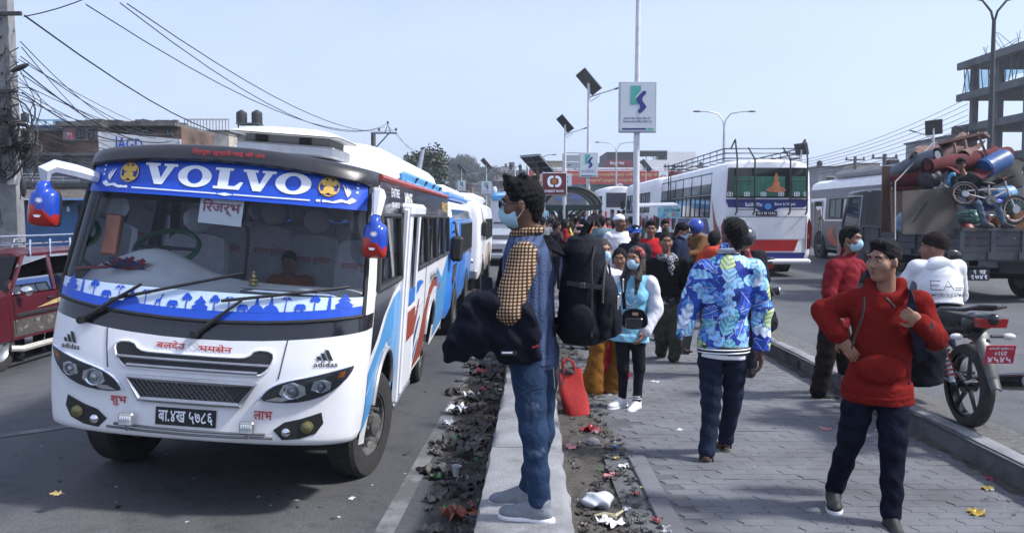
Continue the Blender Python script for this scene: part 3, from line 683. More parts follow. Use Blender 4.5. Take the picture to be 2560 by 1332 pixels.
for s in(-1,1):
 hl=empty('headlight',(0,0,0),parent=bus)
 S=lambda pts:[(s*x,z)for x,z in pts]
 outl=smooth_poly([(.44,.715),(.50,.80),(.60,.855),(.80,.90),(1.02,.965),(1.03,.935),(.98,.85),(.88,.765),(.74,.715),(.58,.70)],1)
 mb=MB();put2d(mb,shape2d([S(outl)]),bfr(.003));mb.build('lamp_housing',M_PLAST,hl,smooth=0,fix=False)
 mb=MB();mb.tube([bfr(.008)(x,z)for x,z in S(smooth_poly([(.445,.72),(.50,.795),(.60,.848),(.80,.893),(1.015,.957)],2,False))],.008,6);mb.build('daytime_strip',pm('pale_strip',(.6,.66,.78),.3),hl)
 for rp in([(.575,.765),(.60,.825),(.665,.845),(.735,.82),(.745,.765),(.69,.735),(.61,.735)],[(.775,.795),(.79,.85),(.85,.868),(.90,.85),(.895,.80),(.84,.775)]):mb=MB();put2d(mb,shape2d([S(rp)]),bfr(.0045));mb.build('reflector',pm('reflector_bright',(.55,.57,.6),.28,.7,var=.3,vs=30),hl,smooth=0,fix=False)
 for cx,cz,rr in((.655,.785,.052),(.835,.82,.04)):
  p=bfr(.0)(s*cx,cz);mb=MB()
  mb.lathe([(rr,0),(rr*1.02,-.016),(rr*.85,-.012),(rr*.6,.004)],(p.x,p.y,p.z),'y',16,cap=False);mb.m=1
  mb.lathe([(rr*.6,-.004),(rr*.5,-.018),(rr*.25,-.024),(.001,-.026)],(p.x,p.y,p.z),'y',14,cap=False)
  mb.build('projector',[M_CHROME,pm('lens_grey',(.28,.3,.33),.08,.3)],hl)
 mb=MB();put2d(mb,shape2d([S([(.93,.875),(.975,.885),(.985,.925),(.95,.915)])]),bfr(.007));mb.build('indicator',pm('amber_lens',(.45,.12,.02),.25),hl,smooth=0)
 mb=MB();put2d(mb,shape2d([S([(.49,.715),(.6,.712),(.66,.738),(.56,.742)])]),bfr(.007));mb.build('lower_lens',M_CHROME,hl,smooth=0)
 mb=MB();put2d(mb,shape2d([S(outl)]),bfr(.030));mb.build('lamp_cover',M_GLASSL,hl,smooth=0)
 fg=empty('fog_lamp_panel',(0,0,0),parent=bus)
 mb=MB();put2d(mb,shape2d([S([(.55,.52),(.62,.575),(.72,.60),(.85,.645),(.865,.57),(.82,.50),(.72,.465),(.61,.455)])]),bfr(.004));mb.build('fog_panel',pm('fog_black',(.012,.012,.014),.55),fg,smooth=0,fix=False)
 for cx,cz,rr,mt in((.765,.545,.036,pm('fog_yellow',(.14,.125,.05),.15)),(.635,.51,.026,M_CHROME)):
  p=bfr(.006)(s*cx,cz);mb=MB();mb.lathe([(rr*1.15,.008),(rr*1.12,-.012),(rr,-.012),(rr*.7,-.02),(.001,-.024)],(p.x,p.y,p.z),'y',16,cap=False);mb.build('fog_lamp',mt,fg)
 led=empty('led_lamp',(0,0,0),parent=bus);lx=s*.395
 mb=MB();p=bfr(.05)(lx,.54);mb.box(p,(.095,.04,.085),bev=.01);mb.tube([(p.x,p.y,p.z-.04),(p.x,p.y+.01,p.z-.075),(p.x,p.y+.05,p.z-.08)],.008,6);mb.build('led_case',M_GREYM,led)
 mb=MB();mb.box((p.x,p.y-.022,p.z),(.078,.006,.066));mb.m=1
 for i in range(5):mb.box((p.x-.03+.015*i,p.y-.027,p.z+.012),(.008,.004,.02))
 mb.build('led_lens',[pm('led_grey',(.45,.47,.48),.25),M_PRINT],led)
 ox=s*.855;mk=MB()
 for k in range(3):
  h=.022+.022*k;x=ox-.052+.036*k
  put2d(mk,shape2d([[(x,.995),(x+.026,.992),(x+.026-h*.55,.995+h),(x-h*.55,.998+h)]]),bfr(.006))
 put2d(mk,text2d('adidas',.012),bfr(.006),(ox-.075,.950,ox+.075,.986));mk.build('bonnet_mark',M_BLKT,bus,smooth=0,fix=False)
 sl=.55
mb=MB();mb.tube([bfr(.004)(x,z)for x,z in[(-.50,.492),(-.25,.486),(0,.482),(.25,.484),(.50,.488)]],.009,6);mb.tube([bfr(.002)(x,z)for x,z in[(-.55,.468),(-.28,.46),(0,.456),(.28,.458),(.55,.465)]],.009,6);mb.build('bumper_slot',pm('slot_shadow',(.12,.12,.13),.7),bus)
for s in(-1,1):
 mb=MB();mb.tube([bfr(.001)(s*x,z)for x,z in[(.60,zb1(.6)),(.585,1.0),(.565,.86)]],.0035,5);mb.build('panel_joint',M_DARK,bus)
pl=empty('number_plate',(0,0,0),parent=bus)
mb=MB();mb.grid(lambda u,v:bfr(.008)(-.02+(u-.5)*.40,.512+.118*v),9,2);mb.build('plate',M_BLKT,pl)
decal('plate_characters',text2d('बा.४ख ५७८६',.016),bfr(.013),M_PRINT,pl,(-.20,.53,.16,.612))
decal('bonnet_lettering',text2d('बलदेउ',.014),bfr(.006),M_REDT,bus,(-.25,1.012,-.06,1.066))
decal('bonnet_lettering',text2d('भमसेन',.014),bfr(.006),M_REDT,bus,(.03,1.010,.25,1.062))
decal('bonnet_crest',shape2d([circ(-.005,1.036,.034,.030,18),circ(-.005,1.036,.027,.024,18)[::-1]]),bfr(.005),pm('crest_grey',(.5,.5,.52),.5),bus)
decal('bumper_lettering',text2d('शुभ',.014),bfr(.006),M_REDT,bus,(-.53,.612,-.42,.678))
decal('bumper_lettering',text2d('लाभ',.014),bfr(.006),M_REDT,bus,(.42,.585,.54,.645))
# ---- wipers
for pts in([(-.78,1.15),(-.40,1.415)],[(.0,1.12),(.28,1.36)]):
 wp=empty('wiper',(0,0,0),parent=bus)
 a,b=pts;mb=MB();mb.tube([bfr(.03)(*a),bfr(.05)((a[0]+b[0])/2,(a[1]+b[1])/2),bfr(.045)(*b)],[.02,.014,.01],6);mb.cyl(bfr(.0)(*a),bfr(.06)(*a),.026,n=10);mb.build('wiper_arm',M_RUB,wp)
 e=(.25,1.53)if a[0]<0 else(.95,1.48);st=(-.60,1.30)if a[0]<0 else(.14,1.345)
 mb=MB();q=[bfr(.03)(st[0]+(e[0]-st[0])*i/8,st[1]+(e[1]-st[1])*i/8)for i in range(9)];mb.tube(q,.011,5);mb.build('wiper_blade',M_RUB,wp)
# ---- mirrors
def mirror(cx,cy,cz,wd,hg,arm,s):
 m=empty('mirror',(0,0,0),parent=bus)
 mb=MB();oy=cy
 out=smooth_poly([(-.5,-.42),(-.38,-.5),(.38,-.5),(.5,-.42),(.5,.1),(.42,.26),(.2,.3),(.16,.5),(-.2,.5),(-.22,.3),(-.45,.22)],2)
 N=len(out);rings=[]
 for sc,d in((1.0,.05),(1.0,.015),(.97,-.01),(.86,-.04),(.6,-.06),(.2,-.068)):
  rings.append([Vector((cx+x*wd*sc,oy+d,cz+(z*sc+(1-sc)*-.05)*hg))for x,z in out])
 for r_ in rings:mb.v.extend([tuple(p)for p in r_])
 fs=[(j*N+i,j*N+(i+1)%N,(j+1)*N+(i+1)%N,(j+1)*N+i)for j in range(len(rings)-1)for i in range(N)]+[tuple(range(N)),tuple((len(rings)-1)*N+i for i in range(N))]
 for f in fs:
  c=sum((Vector(mb.v[i])for i in f),Vector())/len(f);rx,rz_=(c.x-cx)/wd,(c.z-cz)/hg
  mb.f.append(f);mb.mi.append(2 if c.y>oy+.012 else(1 if rz_<-.12-.28*rx*1.0 else 0))
 mb.build('mirror_shell',[pm('mirror_blue',(.012,.06,.42),.25,coat=.3),pm('mirror_red',(.42,.02,.015),.25,coat=.3),M_RUB],m,smooth=50)
 fr=lambda x,z,d=0:Vector((cx+x*wd,oy-.0695-d,cz+z*hg))
 star=[(.02+.1*(1 if i%2 else .45)*math.cos(math.pi*2*i/16)*hg/wd,.06+.075*(1 if i%2 else .45)*math.sin(math.pi*2*i/16))for i in range(16)]
 mn=[(-.16,-.24),(-.1,-.3),(.05,-.3),(.12,-.24),(.06,-.26),(.03,-.235),(0,-.26),(-.04,-.235),(-.08,-.26)]
 mb=MB();put2d(mb,shape2d([star]),fr);put2d(mb,shape2d([mn]),fr);mb.build('flag_marks',M_PRINT,m,smooth=0,fix=False)
 mb=MB();mb.tube(arm,[.045]+[.05]*(len(arm)-2)+[.03],8);mb.build('mirror_arm',M_WHITE if s>0 else pm('arm_white_blue',(.6,.66,.78),.35,var=.3,vs=3),m)
mirror(-1.15,.25,1.90,.205,.32,[(-.93,.52,2.10),(-1.02,.40,2.13),(-1.11,.29,2.15),(-1.15,.25,2.12),(-1.15,.26,2.05)],-1)
mirror(1.085,.37,1.835,.175,.31,[(1.0,.72,2.14),(1.06,.6,2.13),(1.09,.42,2.12),(1.088,.38,1.98)],1)
# ---- wheels
def bus_wheel(y,s,steer,dual=False,r=.43,wd=.24):
 wh=empty('wheel',(s*(.925 if not dual else .90),y,r-.135),(0,0,steer),parent=bus)
 mb=MB();hw=wd/2
 mb.lathe([(r*.58,-hw*.9),(r*.8,-hw),(r*.94,-hw*.95),(r,-hw*.72),(r,hw*.72),(r*.94,hw*.95),(r*.8,hw),(r*.58,hw*.9)],(0,0,0),'x',36,cap=False)
 for k in range(4):x=-hw*.55+hw*1.1*k/3;mb.lathe([(r+.003,x-.008),(r+.003,x+.008)],(0,0,0),'x',36,cap=False)
 mb.build('tyre',M_TYRE,wh,smooth=40)
 mb=MB();q=s
 pr=[(r*.58,hw*.85),(r*.54,hw*.8),(r*.5,hw*.3),(r*.40,hw*.25),(r*.22,hw*.5),(r*.2,hw*1.1),(r*.12,hw*1.2),(.001,hw*1.2)]
 mb.lathe([(a,q*b)for a,b in pr],(0,0,0),'x',24,cap=False)
 mb.lathe([(r*.58,-q*hw*.85),(r*.5,-q*hw*.4),(.001,-q*hw*.4)],(0,0,0),'x',24,cap=False);mb.build('rim',M_RIM,wh)
 for k in range(6):
  a=2*math.pi*k/6;mb=MB();mb.cyl((q*hw*.3,.125*math.cos(a),.125*math.sin(a)),(q*hw*1.0,.125*math.cos(a),.125*math.sin(a)),.016,n=6);mb.build('wheel_nut',M_GREYM,wh)
for s in(1,-1):bus_wheel(WF,s,R(-13));bus_wheel(WR,s,0,True)
# ---- side graphics (right side)
def sg(name,pts,mat,off,it=2):decal(name,shape2d([smooth_poly(pts,it)if it else pts]),bsd(off,1),mat,bus)
sg('side_patch',[(by0(1.40)+.01,1.40),(1.93,1.40),(1.5,1.33),(1.05,1.2),(.75,1.06),(by0(1.0)+.02,.98)],M_BLACKP,.004,0)
sg('side_swoosh',[(by0(.8)+.005,.86),(.9,1.03),(1.25,1.2),(1.6,1.30),(1.95,1.33),(1.95,.62),(1.9,.40),(1.8,.5),(1.7,.8),(1.28,.98),(.85,.8),(.76,.5),(by0(.5)+.01,.42)],M_SKYBL,.004,0)
sg('side_leaf',[(3.22,1.17),(3.22,1.28),(3.6,1.30),(4.1,1.24),(3.7,1.22),(3.5,1.17)],M_BLUEP,.004,1)
sg('side_flame',[(3.22,.7),(3.35,.95),(3.7,1.14),(3.55,.92),(3.4,.8),(3.22,.55)],M_BRICK,.004,1)
sg('side_leaf',[(3.22,.4),(3.35,.62),(3.6,.82),(3.95,.9),(3.72,.78),(3.5,.6),(3.34,.36)],M_NAVY,.004,1)
sg('side_leaf',[(3.45,.32),(3.6,.5),(3.95,.66),(3.8,.52),(3.65,.35)],M_SKYBL,.005,1)
sg('side_arc',[(3.75,.30),(4.0,.6),(4.35,.9),(4.8,1.12),(5.4,1.2),(5.9,1.17),(5.85,1.05),(5.4,1.08),(4.95,1.0),(4.72,.8),(4.66,.5),(4.62,.30)],M_BRICK,.004,0)
sg('side_tail',[(5.8,1.3),(6.6,1.1),(7.1,1.25),(7.6,1.39),(7.6,.4),(6.1,.32),(5.9,.9)],M_SKYBL,.004,0)
sg('side_flame',[(5.9,1.02),(6.5,1.07),(6.2,.96)],M_BRICK,.006,1)
vs_,fs_=text2d('Halhale',.006);decal('side_script',([Vector((v[0]+.35*v[1],v[1],0))for v in vs_],fs_),bsd(.006,1),M_BLKT,bus,(4.75,1.16,5.75,1.29))
for y0_,tx,y1_ in((1.5,'ENTIRE',1.95),(1.5,'100% AIR BUS',1.95)):decal('band_lettering',text2d(tx,.01),bsd(.004,1),M_PRINT,bus,(1.45,2.13 if tx[0]=='E' else 2.04,1.95,2.2 if tx[0]=='E' else 2.09))
decal('band_emblem',shape2d([circ(2.6,2.09,.28,.07,20),circ(2.6,2.09,.22,.05,20)[::-1]]),bsd(.004,1),M_GOLD,bus)
decal('band_lettering',text2d('WINGS',.014),bsd(.005,1),M_PRINT,bus,(2.3,2.06,2.9,2.19))
decal('band_lettering',text2d('PRINCE',.014),bsd(.005,1),M_GOLD,bus,(6.5,2.03,7.4,2.17))
mb=MB();mb.tube([bsd(.004)(y,z)for y,z in[(by0(.7)+.01,.70),(1.0,.92),(1.94,.98)]],.004,4);mb.tube([bsd(.004)(y,z)for y,z in[(3.22,.98),(4.3,1.02),(7.6,1.0)]],.004,4);mb.tube([bsd(.004)(4.25,z)for z in(.32,1.0,1.4)],.004,4);mb.build('panel_joint',M_GREYM,bus)
# ---- door (folded open against the side) and step
dr=empty('door',(0,0,0),parent=bus)
mb=MB();mb.box((1.10,1.98,1.18),(.05,.05,1.72),bev=.01);mb.box((1.13,2.10,1.18),(.03,.16,1.60),bev=.01);mb.build('door_leaf',M_WHITE,dr)
mb=MB();mb.box((1.085,2.62,.70),(.03,1.1,.78),bev=.01);mb.box((1.085,3.16,1.2),(.04,.06,1.7),bev=.01);mb.build('door_leaf',M_WHITE,dr)
mb=MB();mb.box((1.105,2.62,.92),(.006,1.06,.28));mb.build('door_patch',M_BRICK,dr)
mb=MB();mb.box((1.105,2.55,1.20),(.012,.95,.14));mb.build('door_patch',M_BLUEP,dr)
mb=MB();mb.box((1.112,2.32,1.15),(.014,.045,1.6));mb.build('door_seal',M_RUB,dr)
mb=MB();mb.box((1.10,2.5,2.03),(.14,1.0,.12),bev=.03);mb.build('door_gear_cover',M_WHITE,dr)
mb=MB();mb.add([bsd(-.012)(2.06,1.12),bsd(-.012)(3.12,1.12),bsd(-.012)(3.12,1.97),bsd(-.012)(2.06,1.97)],[(0,1,2,3)]);mb.build('door_glass',M_GLASSD,dr)
mb=MB();mb.box((.98,2.6,.27),(.24,1.2,.05),bev=.01);mb.build('step',M_GREYM,bus)
# ---- interior
mb=MB()
def dash(u,v):
 x=(u*2-1)*.98;y0=byf(min(.98,abs(x)),1.25)+.05;k=v
 return(x,y0+k*.75,1.27+(.15+.20*math.exp(-((x+.55)/.38)**2))*math.sin(min(1,k*1.5)*1.57)-.08*max(0,k-.8)*5)
mb.grid(dash,25,9);mb.build('dashboard',pm('dash_white',(.66,.69,.72),.5,var=.12,vs=4),bus,smooth=70)
mb=MB();mb.add([(-1,.75,.65),(1,.75,.65),(1,.75,1.3),(-1,.75,1.3)],[(0,1,2,3)]);mb.build('firewall',M_INT,bus)
mb=MB();mb.tube([(.2+i*.1,byf(.2+i*.1,1.4)+.16,1.40 if i<7 else 1.37)for i in range(8)],.018,8);mb.build('grab_rail',M_CHROME,bus)
st=empty('steering_wheel',(-.66,1.15,1.60),(R(32),0,0),parent=bus)
mb=MB();mb.tube([(.24*math.cos(a),.24*math.sin(a),0)for a in[2*math.pi*i/24 for i in range(24)]],.022,8,closed=True);mb.build('wheel_rim',pm('green_wrap',(.02,.12,.06),.5,var=.3,vs=60),st)
mb=MB();mb.cyl((-.23,0,0),(.23,0,0),.014);mb.cyl((0,0,0),(0,0,-.4),.03);mb.build('wheel_spokes',M_PLAST,st)
def seat(x,y,w_,z0,hz,name='passenger_seat',text=None):
 s_=empty(name,(x,y,.65),parent=bus)
 mb=MB();mb.box((0,0,z0),(w_,.45,.14),bev=.05);mb.build('seat_base',M_SEAT,s_)
 mb=MB();out=smooth_poly([(-.5,0),(-.5,.8),(-.42,.95),(.42,.95),(.5,.8),(.5,0)],2)
 mb.prism([(p[0]*w_,p[1]*hz)for p in out],lambda a,b,d:Vector((a,.18+b*.12+d,z0+b)),.12);mb.build('seat_back',M_SEAT,s_,smooth=50)
 mb=MB();mb.ell((0,.30,z0+hz+.09),(w_*.30,.07,.12));mb.build('headrest',M_SEAT,s_)
 if text:decal('seat_lettering',text2d('बारपाक सुलिकोट',.01),lambda a,b,d=0:Vector((a,.165+b*.12,z0+b)),M_REDT,s_,(-w_*.38,hz*.55,w_*.38,hz*.68))
seat(-.66,1.55,.50,.46,.62,'driver_seat')
for r_ in range(5):
 for x in(-.68,-.25,.42,.80):
  if r_==0 and x>.3:continue
  seat(x,2.35+r_*1.0,.40,.45,.72,text=(x>0 or r_==0))
seat(.72,1.75,.42,.42,.70,text=True);seat(.20,2.2,.42,.42,.70,text=True)
mb=MB();mb.box((-.845,.62,1.70),(.12,.05,.30),rot=(R(-14),0,0),bev=.01);mb.build('copper_box',pm('copper_sheet',(.36,.14,.08),.35,.6,var=.2),bus)
for x,y,hh in((-.98,2.0,.5),(-.98,3.2,.5),(-.98,4.3,.5),(.93,4.3,.5),(.93,5.4,.5),(-.3,7.5,.55),(.35,7.5,.55)):
 mb=MB();mb.grid(lambda u,v:(x+.02*math.sin(u*25)+(0 if abs(x)>.5 else(u-.5)*.25),y+(u*.22 if abs(x)>.5 else 0),2.0-v*hh),14,4);mb.build('curtain',pm('curtain_dark',(.05,.055,.07),.9),bus,smooth=70)
sgn=empty('reserve_sign',(0,0,0),parent=bus)
mb=MB();mb.grid(lambda u,v:Vector((.012+(u-.5)*.30,byf(.01,1.95)+.03+(v)*.05,1.845+.19*v-u*.012)),2,2);mb.build('sign_card',M_PRINT,sgn)
decal('sign_lettering',text2d('ि'+'रजर्भ',.012),lambda a,b,d=0:Vector((a,byf(.01,1.95)+.022+(b-1.845)/.19*.05,b)),pm('maroon_print',(.28,.04,.07),.5),sgn,(-.12,1.90,.145,2.01))
MBUS=Matrix.Translation((-2.17,5.6,-.162))@Matrix.Rotation(BROLL,4,'Y')
du=empty('duster',MBUS@Vector((-.62,.36,1.47)),(0,BROLL,R(10)),'red and blue rag duster lying on the dashboard behind the windscreen','duster')
rd=random.Random(5)
for q,cm in enumerate(((.36,.03,.04),(.04,.06,.28))):
 mb=MB()
 for k in range(60):
  a=rd.uniform(0,2*math.pi);el_=rd.uniform(-.1,1.3);d=Vector((math.cos(a)*math.cos(el_)*1.5,math.sin(a)*math.cos(el_)*.8,math.sin(el_)*.8));p0=Vector((rd.uniform(-.06,.06),0,.02));p1=p0+d*rd.uniform(.06,.11);sd_=d.cross(Vector((rd.random(),rd.random(),1))).normalized()*.014
  mb.add([p0-sd_,p0+sd_,p1+sd_,p1-sd_],[(0,1,2,3)])
 mb.build('rag_strips',pm('rag_%d'%q,cm,.9),du,smooth=0,fix=False)
mb=MB();mb.cyl((-.12,0,.02),(-.34,.02,.0),.011);mb.build('handle',pm('handle_red',(.25,.03,.04),.5),du)
stt=empty('statuette',MBUS@Vector((.22,.52,1.42)),(0,BROLL,0),'small seated brass statuette on the dashboard','statuette')
mb=MB();mb.lathe([(.03,0),(.034,.012),(.03,.02)],n=12);mb.ell((0,0,.035),(.032,.024,.018));mb.ell((0,0,.06),(.018,.014,.026));mb.ell((0,0,.092),(.011,.011,.014));mb.build('figure',pm('brass',(.5,.38,.15),.3,.9),stt)
FINE=0.0
# ================================================================== other vehicles
def wheel(parent,loc,r,wd,s=1,rimmat=None,steer=0.0,nuts=5,name='wheel'):
 wh=empty(name,loc,(0,0,steer),parent=parent);hw=wd/2;mb=MB()
 mb.lathe([(r*.6,-hw*.9),(r*.82,-hw),(r*.95,-hw*.92),(r,-hw*.65),(r,hw*.65),(r*.95,hw*.92),(r*.82,hw),(r*.6,hw*.9)],(0,0,0),'x',28,cap=False);mb.build('tyre',M_TYRE,wh,smooth=40)
 mb=MB();mb.lathe([(r*.6,s*hw*.88),(r*.5,s*hw*.5),(r*.3,s*hw*.35),(r*.22,s*hw*.8),(.001,s*hw*.85)],(0,0,0),'x',20,cap=False);mb.lathe([(r*.6,-s*hw*.85),(.001,-s*hw*.5)],(0,0,0),'x',20,cap=False);mb.build('rim',rimmat or M_RIM,wh)
 return wh
M_PANE=pm('dark_window_glass',(.03,.036,.04),.06,var=.25,vs=1.5,spec=.8)
M_PANEB=pm('bright_window_glass',(.10,.125,.14),.07,var=.35,vs=1.2,spec=.8)
def coach(name,label,loc,L,hw,H,body,roll=0.0,yaw=0.0,cat='bus',z0=.38,wheels=(1.2,5.2),wins=(),wz=(1.42,2.0),wheel_r=.42,top=None,group=None):
 """shell swept along y; windows are panes proud of it. returns root and side mapper"""
 root=empty(name,loc,(0,roll,yaw),label,cat,group)
 prof=[(.93,z0),(.985,z0+.15),(1.0,z0+.5),(1.0,1.35),(.975,2.0),(.95,H-.35),(.90,H-.14),(.72,H-.04),(.35,H),(0,H+.01)]
 full=[(a*hw,z)for a,z in prof]+[(-a*hw,z)for a,z in prof[::-1][1:]]
 st=[(0,.86,.12),(.04,.93,.06),(.12,.975,.025),(.28,1,0),(L-.28,1,0),(L-.1,.975,.03),(L-.02,.93,.06),(L,.86,.12)]
 mb=MB();n=len(full);mid=(z0+H)/2
 for y,sx,dz in st:mb.v.extend([(x*sx,y,mid+(z-mid)*(1-dz*.5))for x,z in full])
 for j in range(len(st)-1):
  for i in range(n-1):mb.f.append((j*n+i,j*n+i+1,(j+1)*n+i+1,(j+1)*n+i));mb.mi.append(1 if(top and(full[i][1]+full[i+1][1])/2>H-.3)else 0)
  mb.f.append((j*n+n-1,j*n,(j+1)*n,(j+1)*n+n-1));mb.mi.append(0)
 mb.f.append(tuple(range(n)));mb.mi.append(0);mb.f.append(tuple((len(st)-1)*n+i for i in range(n)));mb.mi.append(0)
 mb.build('body',[body,top or body],root,smooth=45)
 Wf=lambda z:hw*lerp_pts([(z,a)for a,z in prof[:7]],z)
 sd_=lambda s,off:(lambda y,z,d=0.0:Vector((s*(Wf(z)+off+d),y,z)))
 for s in(1,-1):
  for a,b in wins:
   wn=empty('window',(0,0,0),parent=root)
   mb=MB();mb.add([sd_(s,.006)(*p)for p in((a,wz[0]),(b,wz[0]),(b,wz[1]),(a,wz[1]))],[(0,1,2,3)]);mb.build('pane',M_PANEB,wn,smooth=0)
   mb=MB();mb.tube([sd_(s,.008)(*p)for p in((a,wz[0]),(b,wz[0]),(b,wz[1]),(a,wz[1]))],.022,5,closed=True);mb.tube([sd_(s,.008)((a+b)/2,wz[0]),sd_(s,.008)((a+b)/2,wz[1])],.014,5);mb.build('window_frame',M_RUB,wn)
  for wy in wheels:
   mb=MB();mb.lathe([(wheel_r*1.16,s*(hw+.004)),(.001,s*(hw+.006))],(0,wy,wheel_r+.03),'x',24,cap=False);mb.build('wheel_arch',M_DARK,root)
   wheel(root,(s*(hw-.075),wy,wheel_r),wheel_r,.22,s)
 mb=MB();mb.box((0,L/2,z0-.05),(hw*1.5,L*.9,.16));mb.build('chassis',M_DARK,root)
 return root,sd_
def front_face(root,hw,H,M_scr=None,bumper=None,y=0.0,grille=True):
 s_=lambda x,z,off:(x,y-off,z)
 mb=MB();mb.grid(lambda u,v:((u-.5)*2*hw*.82,y-.012+.05*(2*u-1)**2,1.25+(H-1.75)*v),9,3);mb.build('windscreen',M_scr or M_PANE,root)
 mb=MB();mb.box((0,y-.03,.52),(hw*1.86,.14,.26),bev=.05);mb.build('bumper',bumper or M_GREYM,root)
 for s in(1,-1):
  mb=MB();mb.ell((s*hw*.68,y-.0,.86),(.16,.04,.09));mb.build('headlight',M_CHROME,root)
  mb=MB();mb.box((s*(hw+.03),y+.5,1.02),(.02,.12,.07));mb.build('indicator',pm('amber_lens',(.45,.12,.02),.25),root)
 if grille:mb=MB();mb.box((0,y-.01,.88),(hw*.8,.03,.2),bev=.01);mb.build('grille',M_MESHG,root)
def rect(y0,y1,z0,z1):return[(y0,z0),(y1,z0),(y1,z1),(y0,z1)]
# ---- second bus in the queue: blue
M_BUSB=pm('queue_blue',(.035,.20,.62),.35,var=.1,vs=2,coat=.2)
b2,s2=coach('bus','bright blue bus with black wing mirror queued right behind the nearest bus',(-2.17,14.0,-.28),7.4,1.09,2.42,M_BUSB,R(4),wheels=(1.25,5.3),wins=[(2.5,3.45),(3.5,4.45),(4.5,5.45),(5.5,6.5)],wz=(1.35,1.93),top=M_WHITE,group='buses queued along the divider')
front_face(b2,1.09,2.42,M_PANE)
for nm,pts,mt,off in(('upper_band',rect(.35,7.0,1.97,2.2),M_PANE,.004),('front_window',[(.45,1.3),(1.7,1.35),(1.7,1.93),(.7,1.93)],M_PANEB,.006),('side_patch',[(.45,1.26),(1.6,1.26),(1.2,1.0),(.5,.9)],M_BLACKP,.004),('side_stripe',[(4.9,.4),(5.5,.4),(6.6,1.3),(5.7,1.3)],M_BRICK,.005),('side_stripe',[(5.55,.4),(5.75,.4),(6.9,1.3),(6.68,1.3)],M_NAVY,.006),('side_stripe',[(4.4,.4),(4.85,.4),(5.65,1.3),(5.3,1.3)],M_WHITE,.005),('door_outline',rect(1.75,2.4,.45,1.95),M_BLUEP,.005)):
 decal(nm,shape2d([pts]),s2(1,off),mt,b2)
mb=MB();mb.box((0,4.0,2.52),(1.7,5.6,.2),bev=.08);mb.build('roof_pod',M_WHITE,b2)
mb=MB();mb.box((0,4.0,2.42),(1.86,5.7,.1),bev=.03);mb.build('pod_skirt',M_BUSB,b2)
mr=empty('mirror',(0,0,0),parent=b2)
mb=MB();mb.box((1.16,.1,1.56),(.2,.1,.42),bev=.05);mb.build('mirror_shell',M_RUB,mr)
mb=MB();mb.tube([(1.0,.4,2.0),(1.1,.15,1.98),(1.16,.1,1.76)],.02,6);mb.tube([(1.0,.45,1.75),(1.1,.2,1.85),(1.16,.1,1.74)],.014,6);mb.build('mirror_bracket',M_RUB,mr)
# ---- third bus: white with brown art
b3,s3=coach('bus','white bus with faded brown side art, third in the queue',(-1.98,23.2,-.31),7.6,1.08,2.5,M_WHITE,R(3),R(-1),wheels=(1.3,5.4),wins=[(2.4,3.4),(3.5,4.5),(4.6,5.6),(5.7,6.7)],wz=(1.4,2.0),group='buses queued along the divider')
front_face(b3,1.08,2.5)
decal('side_art',shape2d([smooth_poly([(2.6,.5),(3.0,1.1),(4.2,1.3),(6.2,1.2),(6.9,.8),(5.6,.5)],2)]),s3(1,.004),pm('faded_art',(.34,.24,.17),.6,var=.5,vs=3,col2=(.6,.6,.6),thr=.5),b3)
decal('front_window',shape2d([[(.5,1.4),(2.0,1.4),(2.0,2.0),(.7,2.0)]]),s3(1,.006),M_PANEB,b3)
mb=MB();mb.box((0,4.0,2.6),(1.6,5.8,.24),bev=.1);mb.build('roof_pod',M_WHITE,b3)
mb=MB();mb.box((1.14,.2,1.75),(.16,.1,.4),bev=.04);mb.build('mirror',M_RUB,b3)
# ---- oncoming blue-topped bus far behind
b4,s4=coach('bus','far oncoming bus with light blue roof front and dark windscreen',(-.05,46.5,-.37+rise(47)),8,1.15,2.95,M_WHITE,wheels=(1.3,5.6),wins=[(2.4,3.4),(3.5,4.5),(4.6,5.6),(5.7,6.7)],top=M_SKYBL)
front_face(b4,1.15,2.85,pm('far_screen',(.10,.12,.13),.1,var=.3),M_WHITE)
mb=MB();mb.box((0,-.03,2.62),(2.1,.1,.3),bev=.04);mb.build('visor',M_SKYBL,b4)
mb=MB();mb.box((0,-.06,1.28),(1.9,.06,.07));mb.build('scuttle',M_BLACKP,b4)
# ---- silver car seen from behind
car=empty('car',(-.62,33.4,-.385+rise(34)),(0,0,0),'silver saloon car seen from behind beyond the queued buses','car')
def loft_body(mb,stations,mat_top=None):
 n=len(stations[0][1]);B=len(mb.v)
 for y,ring in stations:mb.v.extend([(x,y,z)for x,z in ring])
 k=len(stations)
 for j in range(k-1):
  for i in range(n):mb.f.append((B+j*n+i,B+j*n+(i+1)%n,B+(j+1)*n+(i+1)%n,B+(j+1)*n+i));mb.mi.append(mb.m)
 mb.f.append(tuple(B+i for i in range(n)));mb.mi.append(mb.m);mb.f.append(tuple(B+(k-1)*n+i for i in range(n)));mb.mi.append(mb.m)
def ring(hw,z0,z1,ht,zt):return[(-hw,z0),(-hw,z1),(-ht,zt),(ht,zt),(hw,z1),(hw,z0)]
M_SILV=pm('silver_paint',(.5,.52,.55),.25,.6,var=.05)
mb=MB();loft_body(mb,[(0,ring(.74,.3,.72,.62,.86)),(.12,ring(.8,.22,.8,.66,.98)),(.55,ring(.82,.2,.85,.62,1.0)),(.95,ring(.82,.2,.86,.54,1.40)),(2.3,ring(.82,.2,.88,.54,1.43)),(3.0,ring(.82,.2,.86,.6,.96)),(3.9,ring(.78,.22,.75,.62,.82)),(4.1,ring(.7,.3,.6,.55,.68))]);mb.build('body',M_SILV,car,smooth=40)
mb=MB();mb.add([(-.6,.56,1.02),(.6,.56,1.02),(.5,.92,1.36),(-.5,.92,1.36)],[(0,1,2,3)]);mb.build('rear_window',M_PANE,car)
